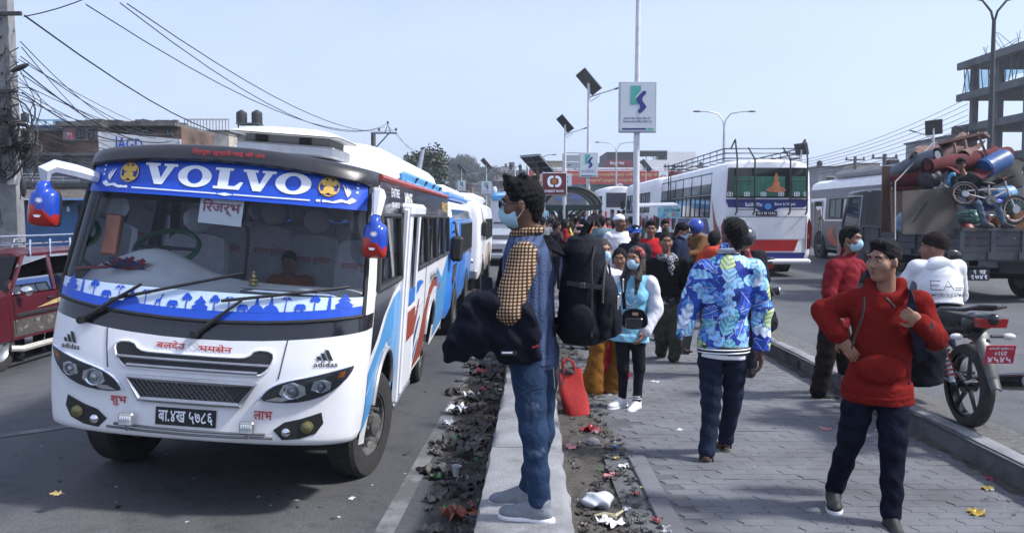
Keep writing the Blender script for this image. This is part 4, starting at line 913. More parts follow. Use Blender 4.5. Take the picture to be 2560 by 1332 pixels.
for s in(1,-1):
 mb=MB();mb.add([(s*.795,1.0,.93),(s*.80,2.85,.93),(s*.60,2.35,1.36),(s*.58,1.15,1.36)],[(0,1,2,3)]);mb.build('side_window',M_PANE,car)
 mb=MB();mb.box((s*.66,.05,.80),(.24,.12,.14),bev=.03);mb.build('tail_light',pm('tail_red',(.4,.03,.03),.2),car)
 for y in(.75,3.2):wheel(car,(s*.74,y,.3),.3,.19,s,M_GREYM)
mb=MB();mb.box((0,.0,.6),(.5,.02,.12));mb.build('number_plate',M_BLKT,car)
mb=MB();mb.box((0,.0,.38),(1.5,.1,.2),bev=.04);mb.build('bumper',M_SILV,car)
# ---- maroon jeep on the far left lane (front towards the camera)
M_MAR=pm('maroon_paint',(.075,.008,.013),.3,var=.15,vs=2,coat=.25,col2=(.13,.07,.06),thr=.66)
jx,jy,jz=-7.86,10.9,-.45
suv=empty('jeep',(jx,jy,jz),(0,R(-2),0),'dusty maroon passenger jeep with chrome roof rack, left of the nearest bus','jeep')
def jr(hw,z0,z1,ht,zt):return[(-hw,z0),(-hw*1.0,z1),(-ht,zt-.05),(-ht+.08,zt),(ht-.08,zt),(ht,zt-.05),(hw,z1),(hw,z0)]
mb=MB();loft_body(mb,[(0,jr(.76,.5,.9,.7,.98)),(.12,jr(.84,.42,.98,.74,1.06)),(1.15,jr(.85,.4,1.05,.78,1.12))]);mb.build('bonnet',M_MAR,suv,smooth=35);mb=MB();loft_body(mb,[(1.1,jr(.855,.4,.8,.85,1.04)),(4.35,jr(.855,.4,.8,.85,1.04)),(4.42,jr(.80,.45,.8,.8,1.0))]);mb.build('body',M_MAR,suv,smooth=35)
mb=MB();loft_body(mb,[(1.62,jr(.74,1.56,1.585,.70,1.62)),(1.75,jr(.765,1.55,1.6,.72,1.655)),(3,jr(.77,1.55,1.61,.73,1.68)),(4.25,jr(.765,1.55,1.6,.72,1.65))]);mb.build('roof',M_MAR,suv,smooth=40)
for s in(1,-1):
 for(a0,a1,b0,b1)in((1.12,1.17,1.60,1.70),(2.27,2.36,2.27,2.36),(3.28,3.36,3.28,3.36),(4.2,4.34,4.14,4.26)):
  mb=MB();mb.add([(s*.85,a0,1.03),(s*.85,a1,1.03),(s*.765,b1,1.58),(s*.765,b0,1.58)],[(0,1,2,3)]);mb.add([(s*.82,a0,1.03),(s*.82,a1,1.03),(s*.735,b1,1.58),(s*.735,b0,1.58)],[(0,1,2,3)]);mb.build('pillar',M_MAR,suv,smooth=0)
 for k,(a,b,a2,b2_)in enumerate(((1.2,2.27,1.7,2.27),(2.36,3.28,2.36,3.28),(3.36,4.2,3.36,4.16))):
  dr_=empty('door',(0,0,0),parent=suv)
  mb=MB();hgt=.22 if(s>0 and k<2)else .54
  mb.add([(s*.835,a,1.04),(s*.835,b,1.04),(s*(.835-.085*hgt/.54),b if k else b,1.04+hgt),(s*(.835-.085*hgt/.54),a+(.5*hgt/.54 if k==0 else 0),1.04+hgt)],[(0,1,2,3)]);mb.build('window_glass',glass('jeep_glass',(.35,.4,.42),.9),dr_,smooth=0)
  mb=MB();mb.tube([(s*.862,a,.5),(s*.862,a,1.0)],.006,4);mb.build('door_gap',M_DARK,dr_)
  mb=MB();mb.box((s*.865,b-.14,.92),(.03,.13,.035),bev=.01);mb.build('door_handle',M_RUB,dr_)
  mb=MB();mb.add([(s*.79,a2-.3 if k==0 else a2,1.53 if k else 1.42),(s*.775,b2_,1.53),(s*.762,b2_,1.58),(s*.762,a2,1.58)],[(0,1,2,3)]);mb.build('rain_guard',M_GREYM,dr_,smooth=0)
 mb=MB();mb.box((s*.862,2.6,.74),(.024,2.7,.06),bev=.01);mb.build('side_trim',M_RUB,suv)
 decal('side_flash',shape2d([[(1.75,.80),(2.2,.87),(3.1,.97),(4.0,1.0),(3.0,.88),(3.2,.85),(2.3,.82)]]),lambda y,z,d=0,s=s:Vector((s*.862,y,z)),pm('flash_gold',(.42,.33,.14),.5),suv)
 mb=MB();mb.grid(lambda u,v:(s*.860,1.15+u*2.2,.44+v*.24),3,2);mb.build('mud_band',pm('dried_mud',(.055,.05,.045),.95,var=.5,vs=14,col2=(.25,.23,.2),thr=.55,stretch=(1,1,2)),suv)
 mb=MB();mb.tube([(s*.86,1.05,.30),(s*.96,1.15,.28),(s*.96,3.5,.28),(s*.86,3.6,.3)],.045,8);mb.build('running_board',pm('board_cream',(.5,.48,.43),.5,.2),suv)
 mb=MB();mb.ell((s*.98,1.32,1.08),(.09,.07,.075));mb.tube([(s*.86,1.3,1.05),(s*.95,1.32,1.06)],.02);mb.build('mirror',M_CHROME,suv)
 for y in(.85,3.75):wheel(suv,(s*.74,y,.36),.36,.2,s,M_GREYM)
 mb=MB();mb.lathe([(.12,0),(.11,-.03),(.001,-.05)],(s*.58,.02,.85),'y',16,cap=False);mb.build('headlight',M_CHROME,suv)
mb=MB();mb.add([(-.76,1.16,1.08),(.76,1.16,1.08),(.69,1.62,1.57),(-.69,1.62,1.57)],[(0,1,2,3)]);mb.build('windscreen',glass('jeep_glass2',(.5,.55,.57),.9),suv,smooth=0)
mb=MB();mb.box((0,2.8,.7),(1.5,2.9,.5));mb.build('seats',M_DARK,suv);mb=MB();mb.box((-.22,3.05,1.27),(.95,2.3,.54));mb.build('cabin_shade_box',M_DARK,suv)  # solid black box added in the cabin, stands in for shade behind the windows
mb=MB();mb.box((0,-.04,.52),(1.6,.12,.16),bev=.04);mb.build('bumper',M_GREYM,suv)
rk=empty('roof_rack',(0,0,0),parent=suv)
for zz,rr in((1.74,.013),(1.86,.016)):
 mb=MB();mb.tube([(-.72,1.75,zz),(-.72,4.2,zz),(.72,4.2,zz),(.72,1.75,zz)],rr,6,closed=True);mb.build('rack_rail',M_CHROME,rk)
for s in(1,-1):
 for y in(1.85,2.4,3.0,3.6,4.15):mb=MB();mb.tube([(s*.80,y-.05,1.57),(s*.80,y-.05,1.66),(s*.78,y,1.80),(s*.74,y+.08,1.80),(s*.72,y+.1,1.70)],.014,6);mb.build('rack_bracket',M_CHROME,rk)
for y in[1.8+.3*i for i in range(9)]:mb=MB();mb.cyl((-.72,y,1.74),(.72,y,1.74),.009,n=5);mb.build('rack_slat',M_PLAST,rk)
# ---- right-hand bus seen from behind (rear at y=0)
bxA=6.5
bA,sA=coach('bus','white bus seen from behind with roof ladders and a seated figure on its rear window',(bxA,22.0,rz2(6.5)),9.2,1.2,3.0,M_WHITE,wheels=(2.2,7.0),wins=[],wheel_r=.45,z0=.42)
M_GRN=pm('green_curtain',(.03,.12,.085),.8,var=.4,vs=9,stretch=(1,1,.12))
rw=empty('rear_window',(0,0,0),parent=bA)
mb=MB();mb.grid(lambda u,v:((u-.5)*2*(1.04-.04*v),-.03+.012*(2*u-1)**2,2.02+.76*v),11,4);mb.build('pane',pm('rear_glass',(.02,.028,.028),.05,var=.3),rw)
for x0,x1 in((-.85,.45),(.62,.98)):
 mb=MB();mb.grid(lambda u,v:(x0+(x1-x0)*u,-.036+.012*((x0+(x1-x0)*u)/1.04)**2,2.06+.5*v),22,2);mb.build('curtain',M_GRN,rw,smooth=0)
fr_=lambda x,z,d=0:Vector((x,-.044+.012*(x/1.04)**2,z))
mb=MB()
for p in(circ(.22,2.33,.1,.14,14),circ(.22,2.52,.06,.08,12),circ(.22,2.62,.025,.03,8),smooth_poly([(-.06,2.2),(.1,2.32),(.34,2.32),(.5,2.2),(.36,2.16),(.08,2.16)],1)):put2d(mb,shape2d([p]),lambda x,z,i=len(mb.f):fr_(x,z)+Vector((0,-.0005*(i%7),0)))
mb.build('seated_figure_print',pm('orange_print',(.50,.17,.07),.5),rw,smooth=0,fix=False)
for x in(-.95,-.52,-.1,.35,.75,1.0):
 mb=MB();put2d(mb,shape2d([rrect(x-.07,2.06,x+.07,2.16,.02),rrect(x-.055,2.075,x+.055,2.145,.015)[::-1]]),fr_);put2d(mb,shape2d([circ(x,2.11,.03,.02,8)]),fr_);mb.build('window_sticker',M_PRINT,rw,smooth=0,fix=False)
bk=lambda off:(lambda x,z,d=0:Vector((x,-off-d,z)))
decal('rear_strip',shape2d([[(-1.06,1.98),(1.06,1.98),(.98,1.78),(.3,1.76),(.12,1.64),(-.12,1.64),(-.3,1.76),(-.98,1.78)]]),bk(.012),M_NAVY,bA)
decal('rear_lettering',text2d('Buddha Was',.01),bk(.018),M_PRINT,bA,(-.55,1.80,-.12,1.90));decal('rear_lettering',text2d('Born In Nepal',.01),bk(.018),M_PRINT,bA,(.2,1.80,.72,1.90))
decal('rear_badge',shape2d([circ(0.03,1.80,.09,.08,18)]),bk(.018),M_SKYBL,bA)
decal('rear_red_band',shape2d([[(-1.0,.95),(.82,.95),(.72,.66),(-.95,.66)]]),bk(.014),pm('signal_red',(.42,.02,.02),.4,var=.08),bA)
decal('rear_navy_band',shape2d([[(-1.0,.62),(1.0,.62),(.95,.40),(-.95,.40)]]),bk(.014),M_NAVY,bA)
decal('boot_lid',shape2d([rect(-1.0,1.0,.97,1.52)]),bk(.011),M_WHITE,bA)
mb=MB()
for a,b in(((-1.02,1.54),(1.02,1.54)),((-1.02,1.54),(-1.0,.66)),((1.02,1.54),(1.0,.66))):mb.tube([bk(.01)(*a),bk(.01)(*b)],.006,4)
mb.build('boot_gap',M_RUB,bA)
pA=empty('number_plate',(0,0,0),parent=bA)
decal('plate',shape2d([rect(-.28,.26,1.56,1.68)]),bk(.02),M_BLKT,pA);decal('plate_characters',text2d('बा.२ ख २४३६',.014),bk(.026),M_PRINT,pA,(-.24,1.585,.22,1.655))
for s in(1,-1):
 mb=MB();put2d(mb,shape2d([[(s*1.03,.7),(s*1.13,.72),(s*1.16,1.3),(s*1.08,1.52),(s*1.04,1.35)]]),bk(.02));mb.build('tail_light',pm('tail_maroon',(.16,.01,.015),.15),bA,smooth=0)
 mb=MB();put2d(mb,shape2d([rect(s*1.06-.02,s*1.06+.035,.98,1.1)]),bk(.026));mb.build('indicator',pm('amber_lens',(.45,.12,.02),.25),bA,smooth=0)
 decal('side_flash',shape2d([[(.1,1.2),(.5,1.5),(1.0,2.0),(.6,1.2),(.4,.6),(.15,.55)]]),sA(s,.006),M_BRICK,bA)
 decal('side_lower',shape2d([[(1.0,.45),(9.0,.45),(9.0,1.48),(1.4,1.48),(1.0,1.1)]]),sA(s,.004),M_NAVY,bA)
 for y in(2.8,4.1):decal('side_loop',shape2d([smooth_poly([(y-.55,.5),(y-.4,1.15),(y,1.4),(y+.4,1.15),(y+.5,.8),(y+.2,1.1),(y-.1,.9),(y-.1,.5)],2)]),sA(s,.008),M_WHITE,bA)
 for k in range(6):
  a=1.15+k*1.28;b=a+1.22
  wn=empty('window',(0,0,0),parent=bA)
  for q,(z0_,z1_)in enumerate(((1.52,2.1),(2.14,2.7))):
   mb=MB();mb.add([sA(s,.006)(*p)for p in rect(a,b,z0_,z1_)],[(0,1,2,3)]);mb.build('pane',M_PANEB if q else M_PANE,wn,smooth=0)
   mb=MB();mb.tube([sA(s,.007)(*p)for p in rect(a,b,z0_,z1_)],.02 if q==0 else .012,5,closed=True)
   if q==0:mb.tube([sA(s,.007)((a+b)/2,z0_),sA(s,.007)((a+b)/2,z1_)],.016,5)
   mb.build('window_frame',M_RUB,wn)
mb=MB();mb.box((0,-.1,.40),(2.2,.2,.14),bev=.05);mb.build('bumper',M_WHITE,bA)
mb=MB();mb.box((0,.5,.28),(.9,.1,.3));mb.build('mud_flap',M_RUB,bA)
ra=empty('roof_rack',(0,0,0),parent=bA)
M_RACK=pm('rack_blue_black',(.02,.028,.06),.5,.3)
for zz in(3.05,3.18,3.30):
 mb=MB();mb.tube([(-.98,.5,zz),(-.98,8.4,zz),(.98,8.4,zz),(.98,.5,zz)],.018,5,closed=True);mb.build('rack_rail',M_RACK,ra)
for y in[.5+.8*i for i in range(11)]:
 mb=MB();mb.tube([(-.98,y,3.30),(-.98,y,2.98),(.98,y,2.98),(.98,y,3.30)],.014,5);mb.build('rack_hoop',M_RACK,ra)
for s in(-1,1):
 ld=empty('ladder',(0,0,0),parent=bA);x0,x1=(-.80,-.35)if s<0 else(.55,.98)
 for x in(x0,x1):mb=MB();mb.tube([(x,.5,3.32),(x,.1,3.5 if(x==x0)==(s<0)else 3.1),(x,-.12,3.0),(x,-.14,1.66),(x,-.02,1.6)],.022,6);mb.build('ladder_rail',M_RUB,ld)
 for z in(1.72,2.0,2.45):mb=MB();mb.cyl((x0,-.13,z),(x1,-.13,z),.014,n=6);mb.build('ladder_rung',M_RUB,ld)
ldd=empty('ladder',(0,0,0),parent=bA)
for y in(6.6,7.0):mb=MB();mb.tube([(-1.25,y,1.6),(-1.24,y,2.9),(-1.1,y,3.2)],.018,5);mb.build('ladder_rail',M_RUB,ldd)
for z in(1.8,2.2,2.6):mb=MB();mb.cyl((-1.25,6.6,z),(-1.25,7.0,z),.012,n=5);mb.build('ladder_rung',M_RUB,ldd)
# ---- further bus, only its dark corner shows, in front of it
bC,sC=coach('bus','dark fronted bus parked ahead of the bus with the ladders, mostly hidden by it',(6.65,33.6,rz2(6.6)+rise(35)),8.6,1.15,2.9,M_WHITE,wheels=(1.6,6.4),wins=[(1.0+1.15*k,2.05+1.15*k)for k in range(6)],wz=(1.5,2.3))
mb=MB();mb.box((-1.28,8.3,1.9),(.2,.12,.45),bev=.05);mb.build('mirror',M_RUB,bC)
# ---- side-on bus behind the truck
bB,sB=coach('bus','grey and white bus with an open doorway and an orange curl, behind the truck',(11.65,21.3,rz2(11)),9.3,1.15,2.75,pm('slate_paint',(.07,.075,.10),.4,var=.15,vs=2),wheels=(1.9,8.1),wins=[(.6+1.12*k,1.62+1.12*k)for k in range(6)],wz=(1.45,2.05),top=M_WHITE,wheel_r=.45)
decal('white_panel',shape2d([[(5.5,.42),(9.1,.42),(9.1,2.1),(7.6,2.1),(7.6,1.38),(5.0,1.38)]]),sB(-1,.004),M_WHITE,bB)
decal('orange_curl',shape2d([smooth_poly([(5.6,.5),(6.6,.7),(6.9,1.0),(6.7,1.2),(7.3,1.1),(7.35,.8),(6.9,.5)],2)]),sB(-1,.008),pm('orange_red',(.38,.07,.03),.45),bB)
decal('orange_curl',shape2d([[(4.9,1.38),(5.4,1.38),(5.15,.9),(4.75,.8)]]),sB(-1,.008),pm('orange_red',(.38,.07,.03),.45),bB)
decal('doorway',shape2d([rect(7.85,8.65,.5,2.0)]),sB(-1,.010),M_DARK,bB)
mb=MB();mb.tube([sB(-1,.02)(*p)for p in rect(7.85,8.65,.5,2.0)],.03,5,closed=True);mb.build('door_frame',M_GREYM,bB)
mb=MB();mb.box((0,4,2.86),(1.7,7.4,.24),bev=.1);mb.build('roof_pod',pm('pod_grey',(.22,.225,.23),.6,var=.2),bB)
# ---- white minibus seen from behind, amid the crowd
bM,sM=coach('minibus','plain white minibus seen from behind, standing beyond the crowd',(6.2,50,.15+rise(51)),6.6,.93,2.75,M_WHITE,wheels=(1.4,5.0),wins=[(.7+1.0*k,1.6+1.0*k)for k in range(5)],wz=(1.5,2.2),cat='minibus')
mb=MB();mb.grid(lambda u,v:((u-.5)*1.46,-.02,1.55+.8*v),7,2);mb.build('rear_window',pm('dusk_glass',(.03,.033,.05),.08,var=.4,vs=2),bM)
mb=MB();mb.tube([((u-.5)*1.46,-.022,z)for u,z in((0,1.55),(1,1.55),(1,2.35),(0,2.35))],.03,5,closed=True);mb.build('window_seal',M_RUB,bM)
for s in(1,-1):mb=MB();mb.box((s*.76,-.02,1.1),(.1,.04,.4),bev=.01);mb.build('tail_light',pm('tail_red',(.4,.03,.03),.2),bM)
# ================================================================== street furniture, buildings, far things
M_GALV=pm('galvanised_steel',(.42,.44,.47),.45,.5,var=.15,vs=5)
M_WPOLE=pm('white_pole_paint',(.55,.57,.6),.5,var=.15,vs=5,col2=(.12,.12,.12),thr=.64)
M_PANEL=pm('solar_back',(.028,.03,.034),.45,var=.2,vs=3)
M_CELL=pm('solar_cells',(.012,.016,.035),.15,var=.2)
M_DGREEN=pm('shelter_green',(.010,.028,.028),.4,var=.2,vs=4)
M_BRICKW=None
def brick_mat(name,c1,c2,mortar,scale):
 m=bpy.data.materials.new(name);m.use_nodes=True;nt=m.node_tree;b=nt.nodes['Principled BSDF'];b.inputs['Roughness'].default_value=.9
 tc=nt.nodes.new('ShaderNodeTexCoord');mp=nt.nodes.new('ShaderNodeMapping');mp.inputs['Rotation'].default_value=(R(90),0,0);nt.links.new(tc.outputs['Object'],mp.inputs[0])
 br=_n(nt,'ShaderNodeTexBrick',Scale=scale);br.inputs['Color1'].default_value=c4(c1);br.inputs['Color2'].default_value=c4(c2);br.inputs['Mortar'].default_value=c4(mortar);nt.links.new(mp.outputs[0],br.inputs[0])
 no=_n(nt,'ShaderNodeTexNoise',Scale=.7,Detail=8.0);nt.links.new(tc.outputs['Object'],no.inputs['Vector'])
 rp=nt.nodes.new('ShaderNodeValToRGB');rp.color_ramp.elements[0].position=.35;rp.color_ramp.elements[1].position=.6;rp.color_ramp.elements[0].color=(.25,.25,.25,1);rp.color_ramp.elements[1].color=(1,1,1,1);nt.links.new(no.outputs[0],rp.inputs[0])
 mx=nt.nodes.new('ShaderNodeMix');mx.data_type='RGBA';mx.blend_type='MULTIPLY';mx.inputs[0].default_value=1;nt.links.new(br.outputs[0],mx.inputs[6]);nt.links.new(rp.outputs[0],mx.inputs[7]);nt.links.new(mx.outputs[2],b.inputs['Base Color']);MATS[name]=m;return m
M_BRICKW=brick_mat('old_brick',(.22,.12,.08),(.15,.09,.07),(.16,.14,.12),4.0)
M_TIN=pm('rusted_tin',(.13,.12,.115),.7,.2,var=.35,vs=3,col2=(.07,.05,.04),thr=.5)
M_BLUEW=pm('blue_wall_paint',(.035,.13,.33),.7,var=.2,vs=2,col2=(.03,.08,.2),thr=.57)
M_GREYW=pm('grey_plaster',(.24,.25,.27),.9,var=.25,vs=2,col2=(.12,.12,.125),thr=.54)
M_CREAM=pm('cream_plaster',(.42,.38,.33),.9,var=.2,vs=2,col2=(.2,.18,.16),thr=.57)
# ---- left concrete utility pole
pole=empty('utility_pole',(-9.95,17.2,-.6),(0,R(-.6),0),'tall weathered concrete utility pole hung with cable coils at the left edge','utility pole')
mb=MB();q=.17
for z,k in((0,1.05),(4,.95),(8,.82),(12,.7)):mb.v.extend([(sx*q*k,sy*q*k*.8,z)for sx,sy in((-1,-1),(1,-1),(1,1),(-1,1))])
mb.f=[(j*4+i,j*4+(i+1)%4,j*4+4+(i+1)%4,j*4+4+i)for j in range(3)for i in range(4)]+[(12,13,14,15)];mb.mi=[0]*len(mb.f)
mb.build('post',pm('pole_concrete',(.20,.205,.21),.9,var=.3,vs=3,bump=.4,bs=30,col2=(.09,.09,.09),thr=.52),pole,smooth=0)
def pz(py):return 1.73+(540-py)/2150*17.2+.6
for k in range(9):mb=MB();mb.box((0,-.138+.012*k*.1,pz(60)-k*.35),(.03,.01,.05));mb.build('bolt_hole',M_DARK,pole)
for py in(48,235,305):mb=MB();mb.box((0,-.16,pz(py)),(.9 if py==48 else .5,.06,.08),bev=.01);mb.build('cross_arm',M_PLAST,pole)
rc=random.Random(21)
for(px,py,rad,cnt)in((80,350,.22,7),(40,405,.26,8),(95,385,.18,4),(25,330,.3,4),(70,300,.4,4)):
 for c in range(cnt):
  cc=Vector(((px-28)/2150*17.2+rc.uniform(-.06,.06),-.25+rc.uniform(-.08,.08),pz(py)+rc.uniform(-.08,.08)));r1=rad*rc.uniform(.7,1.15);tl=rc.uniform(-.5,.5)
  mb=MB();mb.tube([cc+Vector((r1*math.cos(a),.1*math.sin(a*2+tl),r1*1.25*math.sin(a)+tl*r1*math.cos(a)))for a in[2*math.pi*i/18 for i in range(18)]],rc.uniform(.008,.018),5,closed=True);mb.build('cable_coil',M_RUB,pole)
for k in range(14):
 x0=rc.uniform(-.2,.9);z0=pz(rc.uniform(120,330));ln=rc.uniform(.6,2.2);mb=MB()
 mb.tube([(0.1,-.16,z0),(x0*.6,-.2,z0-ln*.4),(x0,-.22,z0-ln*.8),(x0*.8,-.2,z0-ln)],.010,4);mb.build('loose_cable',M_RUB,pole)
mb=MB();mb.box((.16,-.22,pz(448)),(.17,.12,.26),bev=.015);mb.build('meter_box',pm('box_grey',(.5,.52,.52),.5),pole)
mb=MB();mb.box((.12,-.25,pz(348)),(.2,.16,.4),bev=.03);mb.build('junction_box',M_RUB,pole)
mb=MB();mb.ell((.38,-.25,pz(470)),(.06,.06,.2));mb.build('cable_joint',M_RUB,pole)
lm=empty('street_light',(0,0,0),parent=pole);mb=MB();mb.tube([(.1,-.15,pz(210)),(.35,-.3,pz(192))],.025,6);mb.build('lamp_arm',M_GALV,lm);mb=MB();mb.ell((.47,-.35,pz(183)),(.2,.07,.05),rot=(0,R(-22),0));mb.build('lamp_head',M_PLAST,lm)
# ---- overhead cables
def cable(a,b,sag,r=.012,n=14,label=None):
 a,b=Vector(a),Vector(b);mb=MB();mb.tube([a.lerp(b,i/n)+Vector((0,0,-sag*4*(i/n)*(1-i/n)))for i in range(n+1)],r,4,cap=False)
 o=mb.build('overhead_cable',M_RUB,smooth=60,fix=False);return tag(o,label or 'thin black overhead cable in the bundle fanning out right of the concrete pole','cable','overhead cables')
cable(at(62,40,17.2),at(690,330,60),1.2,.022,label='thick cable running from the top of the concrete pole down to the right')
cable(at(215,12,15),at(962,318,45),.9,.012,label='lowest of the three long cables sagging to the steel topped pole')
cable(at(300,8,15),at(965,311,45),1.1,.012,label='middle one of three long cables sagging to the steel topped pole')
cable(at(318,10,15),at(981,326,45),.75,.012,label='uppermost of three long cables sagging to the steel topped pole')
for k in range(13):
 a=(50+rc.uniform(-8,6),110+k*14+rc.uniform(-6,6));b=(330+rc.uniform(-60,130),318+rc.uniform(0,40))
 cable(at(a[0],a[1],17.0),at(b[0],b[1],35),rc.uniform(.15,.9),rc.choice((.009,.012,.018)),label='cable fanning out to the right of the concrete pole, %s from the top'%ORD[k])
for k in range(6):cable(at(46,120+35*k,17.0),at(-160,100+45*k+rc.uniform(-20,20),18),rc.uniform(.1,.4),.012,6,label='short cable leaving the concrete pole to the left edge, %s from the top'%ORD[k])
cable(at(60,42,17.2),at(330,-60,16),.1,.012,6,label='cable leaving the top of the concrete pole upwards right')
for k in range(5):cable(at(65,320+14*k,17),at(480,372+10*k,34),rc.uniform(.2,.5),.010,label='low cable passing before the brick shop house, %s from the top'%ORD[k])
# ---- steel-topped concrete poles beyond the buses
def tpole(u,top,d,wpx,label):
 b=at(u,top,d);o=empty('utility_pole',(b.x,d,-.3),label=label,cat='utility pole',group='steel topped poles');H_=b.z+.3;r=wpx/2150*d/2
 mb=MB();mb.tube([(-.6,0,0),(-.6,0,H_-.55)],[r*1.3,r],8);mb.build('post',M_CONCD,o)
 mb=MB();mb.box((-.05,0,H_-.52),(1.35,.08,.07));mb.tube([(-.6,0,H_-1.4),(.2,0,H_-.55)],.035,5);mb.tube([(.0,0,H_-.5),(.15,0,H_-.08),(.3,0,H_-.5)],.03,5);mb.build('steel_top',M_PLAST,o)
 for x,z in((.15,H_-.05),(-.3,H_-.4),(.58,H_-.4)):mb=MB();mb.lathe([(.03,0),(.07,.03),(.05,.08),(.06,.12),(.02,.15)],(x,0,z),'z',8);mb.build('insulator',M_PLAST,o)
tpole(962,308,45,12,'concrete pole with a triangular steel top rising behind the white roof of the nearest bus')
tpole(1076,378,78,9,'smaller steel topped pole beside the dark tree');tpole(1126,402,105,7,'distant steel topped pole standing against the wooded hill')
cable(at(968,312,45),at(1076,380,78),.6,.012,label='cable strung between the two steel topped poles');cable(at(986,326,45),at(1086,392,78),.7,.012,label='lower cable strung between the two steel topped poles')
# ---- left shop houses
DH=36.0
def hz_(py):return 1.73+(540-py)/2150*DH
def hx_(px):return(px-1280)/2150*DH
sh=empty('shop_house',(0,DH,0),label='run down brick shop house with tin awnings and a blue ground floor',cat='building')
def wallbox(name,px0,px1,py0,py1,depth,mat,y=0.0,parent=sh):mb=MB();x0,x1=hx_(px0),hx_(px1);z0,z1=hz_(py1),hz_(py0);mb.box(((x0+x1)/2,y+depth/2,(z0+z1)/2),(x1-x0,depth,z1-z0));return mb.build(name,mat,parent,smooth=0)
wallbox('ground_floor_wall',-200,480,500,690,5,M_BLUEW,.3)
wallbox('first_floor_wall',-200,470,388,470,5,M_GREYW,.5)
wallbox('brick_band',-200,262,328,384,4.5,M_BRICKW,.4)
wallbox('upper_wall',262,432,312,388,4,M_BRICKW,1.2)
wallbox('plank_wall',158,252,318,352,3,M_GREYW,.25)
wallbox('floor_slab',-200,480,383,391,5.4,M_CONCD,-.1)
wallbox('roof_edge',150,262,306,318,4.6,M_TIN,-.1);wallbox('roof_edge',258,430,303,313,5,M_TIN,.6);wallbox('roof_edge',-200,160,322,328,4.6,M_CONCD,.2)
wallbox('doorway',190,232,512,690,.3,M_DARK,.25);wallbox('doorway',-30,55,520,690,.3,pm('shop_blue2',(.05,.2,.42),.7),.26)
for a,b,c,d in((82,125,402,432),(196,212,326,346),(15,50,402,440),(150,178,400,430),(232,262,402,428),(290,312,318,328),(395,412,320,334),(330,352,318,328),(225,246,326,348)):
 wn=empty('window',(0,0,0),parent=sh);yy=.2 if c<360 and a<255 else(.42 if c>390 else 1.12)
 wallbox('pane',a+2,b-2,c+2,d-2,.05,M_PANE,yy-.02,wn)
 x0,x1,z0,z1=hx_(a),hx_(b),hz_(d),hz_(c);mb=MB();mb.tube([(x0,yy-.03,z0),(x1,yy-.03,z0),(x1,yy-.03,z1),(x0,yy-.03,z1)],.05,4,closed=True);mb.tube([((x0+x1)/2,yy-.03,z0),((x0+x1)/2,yy-.03,z1)],.03,4);mb.build('frame',M_CONCD,wn)
mb=MB();mb.grid(lambda u,v:(hx_(172)+u*.32,.1+.02*math.sin(u*12),hz_(328)-v*.36),8,5);mb.build('hanging_cloth',pm('red_white_cloth',(.45,.06,.09),.9,var=.2,col2=(.6,.55,.55),thr=.5,vs=14),sh)
def awning(px0,px1,py0,py1,out,nm='awning'):
 mb=MB();x0,x1=hx_(px0),hx_(px1);n=int((x1-x0)/.09)
 mb.grid(lambda u,v:(x0+(x1-x0)*u,.35-out*v,hz_(py0)+(hz_(py1)-hz_(py0))*v+.025*math.cos(u*n*math.pi)),n,2);mb.build(nm,M_TIN,sh,smooth=60)
awning(-200,262,466,498,1.6);awning(40,192,502,514,.9);awning(258,470,452,470,1.2)
mb=MB();mb.box((hx_(30),-.05,hz_(462)),(hx_(262)-hx_(-200),.08,.12));mb.build('awning_beam',M_PLAST,sh)
for k in range(3):mb=MB();mb.cyl((hx_(-200),-.0,hz_(436+8*k)),(hx_(250),-.0,hz_(436+8*k)),.02,n=5);mb.build('balcony_rail',M_GALV,sh)
for k in range(7):mb=MB();mb.cyl((hx_(10+38*k),0,hz_(432)),(hx_(10+38*k),0,hz_(456)),.02,n=5);mb.build('rail_post',M_GALV,sh)
mb=MB();mb.lathe([(.02,.18),(.05,.12),(.06,.0),(.1,-.03)],(hx_(176),-.1,hz_(527)),'z',10);mb.build('lamp',M_PRINT,sh)
for k in range(30):mb=MB();x=hx_(rc.uniform(150,430));mb.box((x,.4+rc.uniform(0,2),hz_(303)+.04),(rc.uniform(.2,.7),.3,rc.uniform(.06,.2)),rot=(0,rc.uniform(-.2,.2),0));mb.build('roof_rubble',M_TIN,sh)
bb=empty('billboard',(0,33.5,0),label='white billboard with blue letters slanting behind the roof of the nearest bus',cat='billboard')
f33=lambda px,py:Vector(((px-1280)/2150*33.5,0,1.73+(540-py)/2150*33.5))
a,b,c,d=f33(255,332),f33(455,350),f33(455,420),f33(262,420);mb=MB()
mb.add([a,b,c,d,a+Vector((0,.15,0)),b+Vector((0,.15,0)),c+Vector((0,.15,0)),d+Vector((0,.15,0))],[(0,1,2,3),(7,6,5,4),(0,4,5,1),(1,5,6,2),(2,6,7,3),(3,7,4,0)]);mb.build('board',pm('billboard_white',(.62,.65,.68),.5,var=.05),bb,smooth=0)
ux=(b-a).normalized();decal('letters',text2d('JAGD',.02),lambda x,z,d=0:f33(292,383)+ux*x+Vector((0,-.02,z)),M_BANNER,bb,(0,0,1.12,.62))
mb=MB();mb.tube([a,d+Vector((0,0,-1.5))],.05,5);mb.tube([b,c+Vector((0,0,-1.5))],.05,5);mb.build('legs',M_GALV,bb)
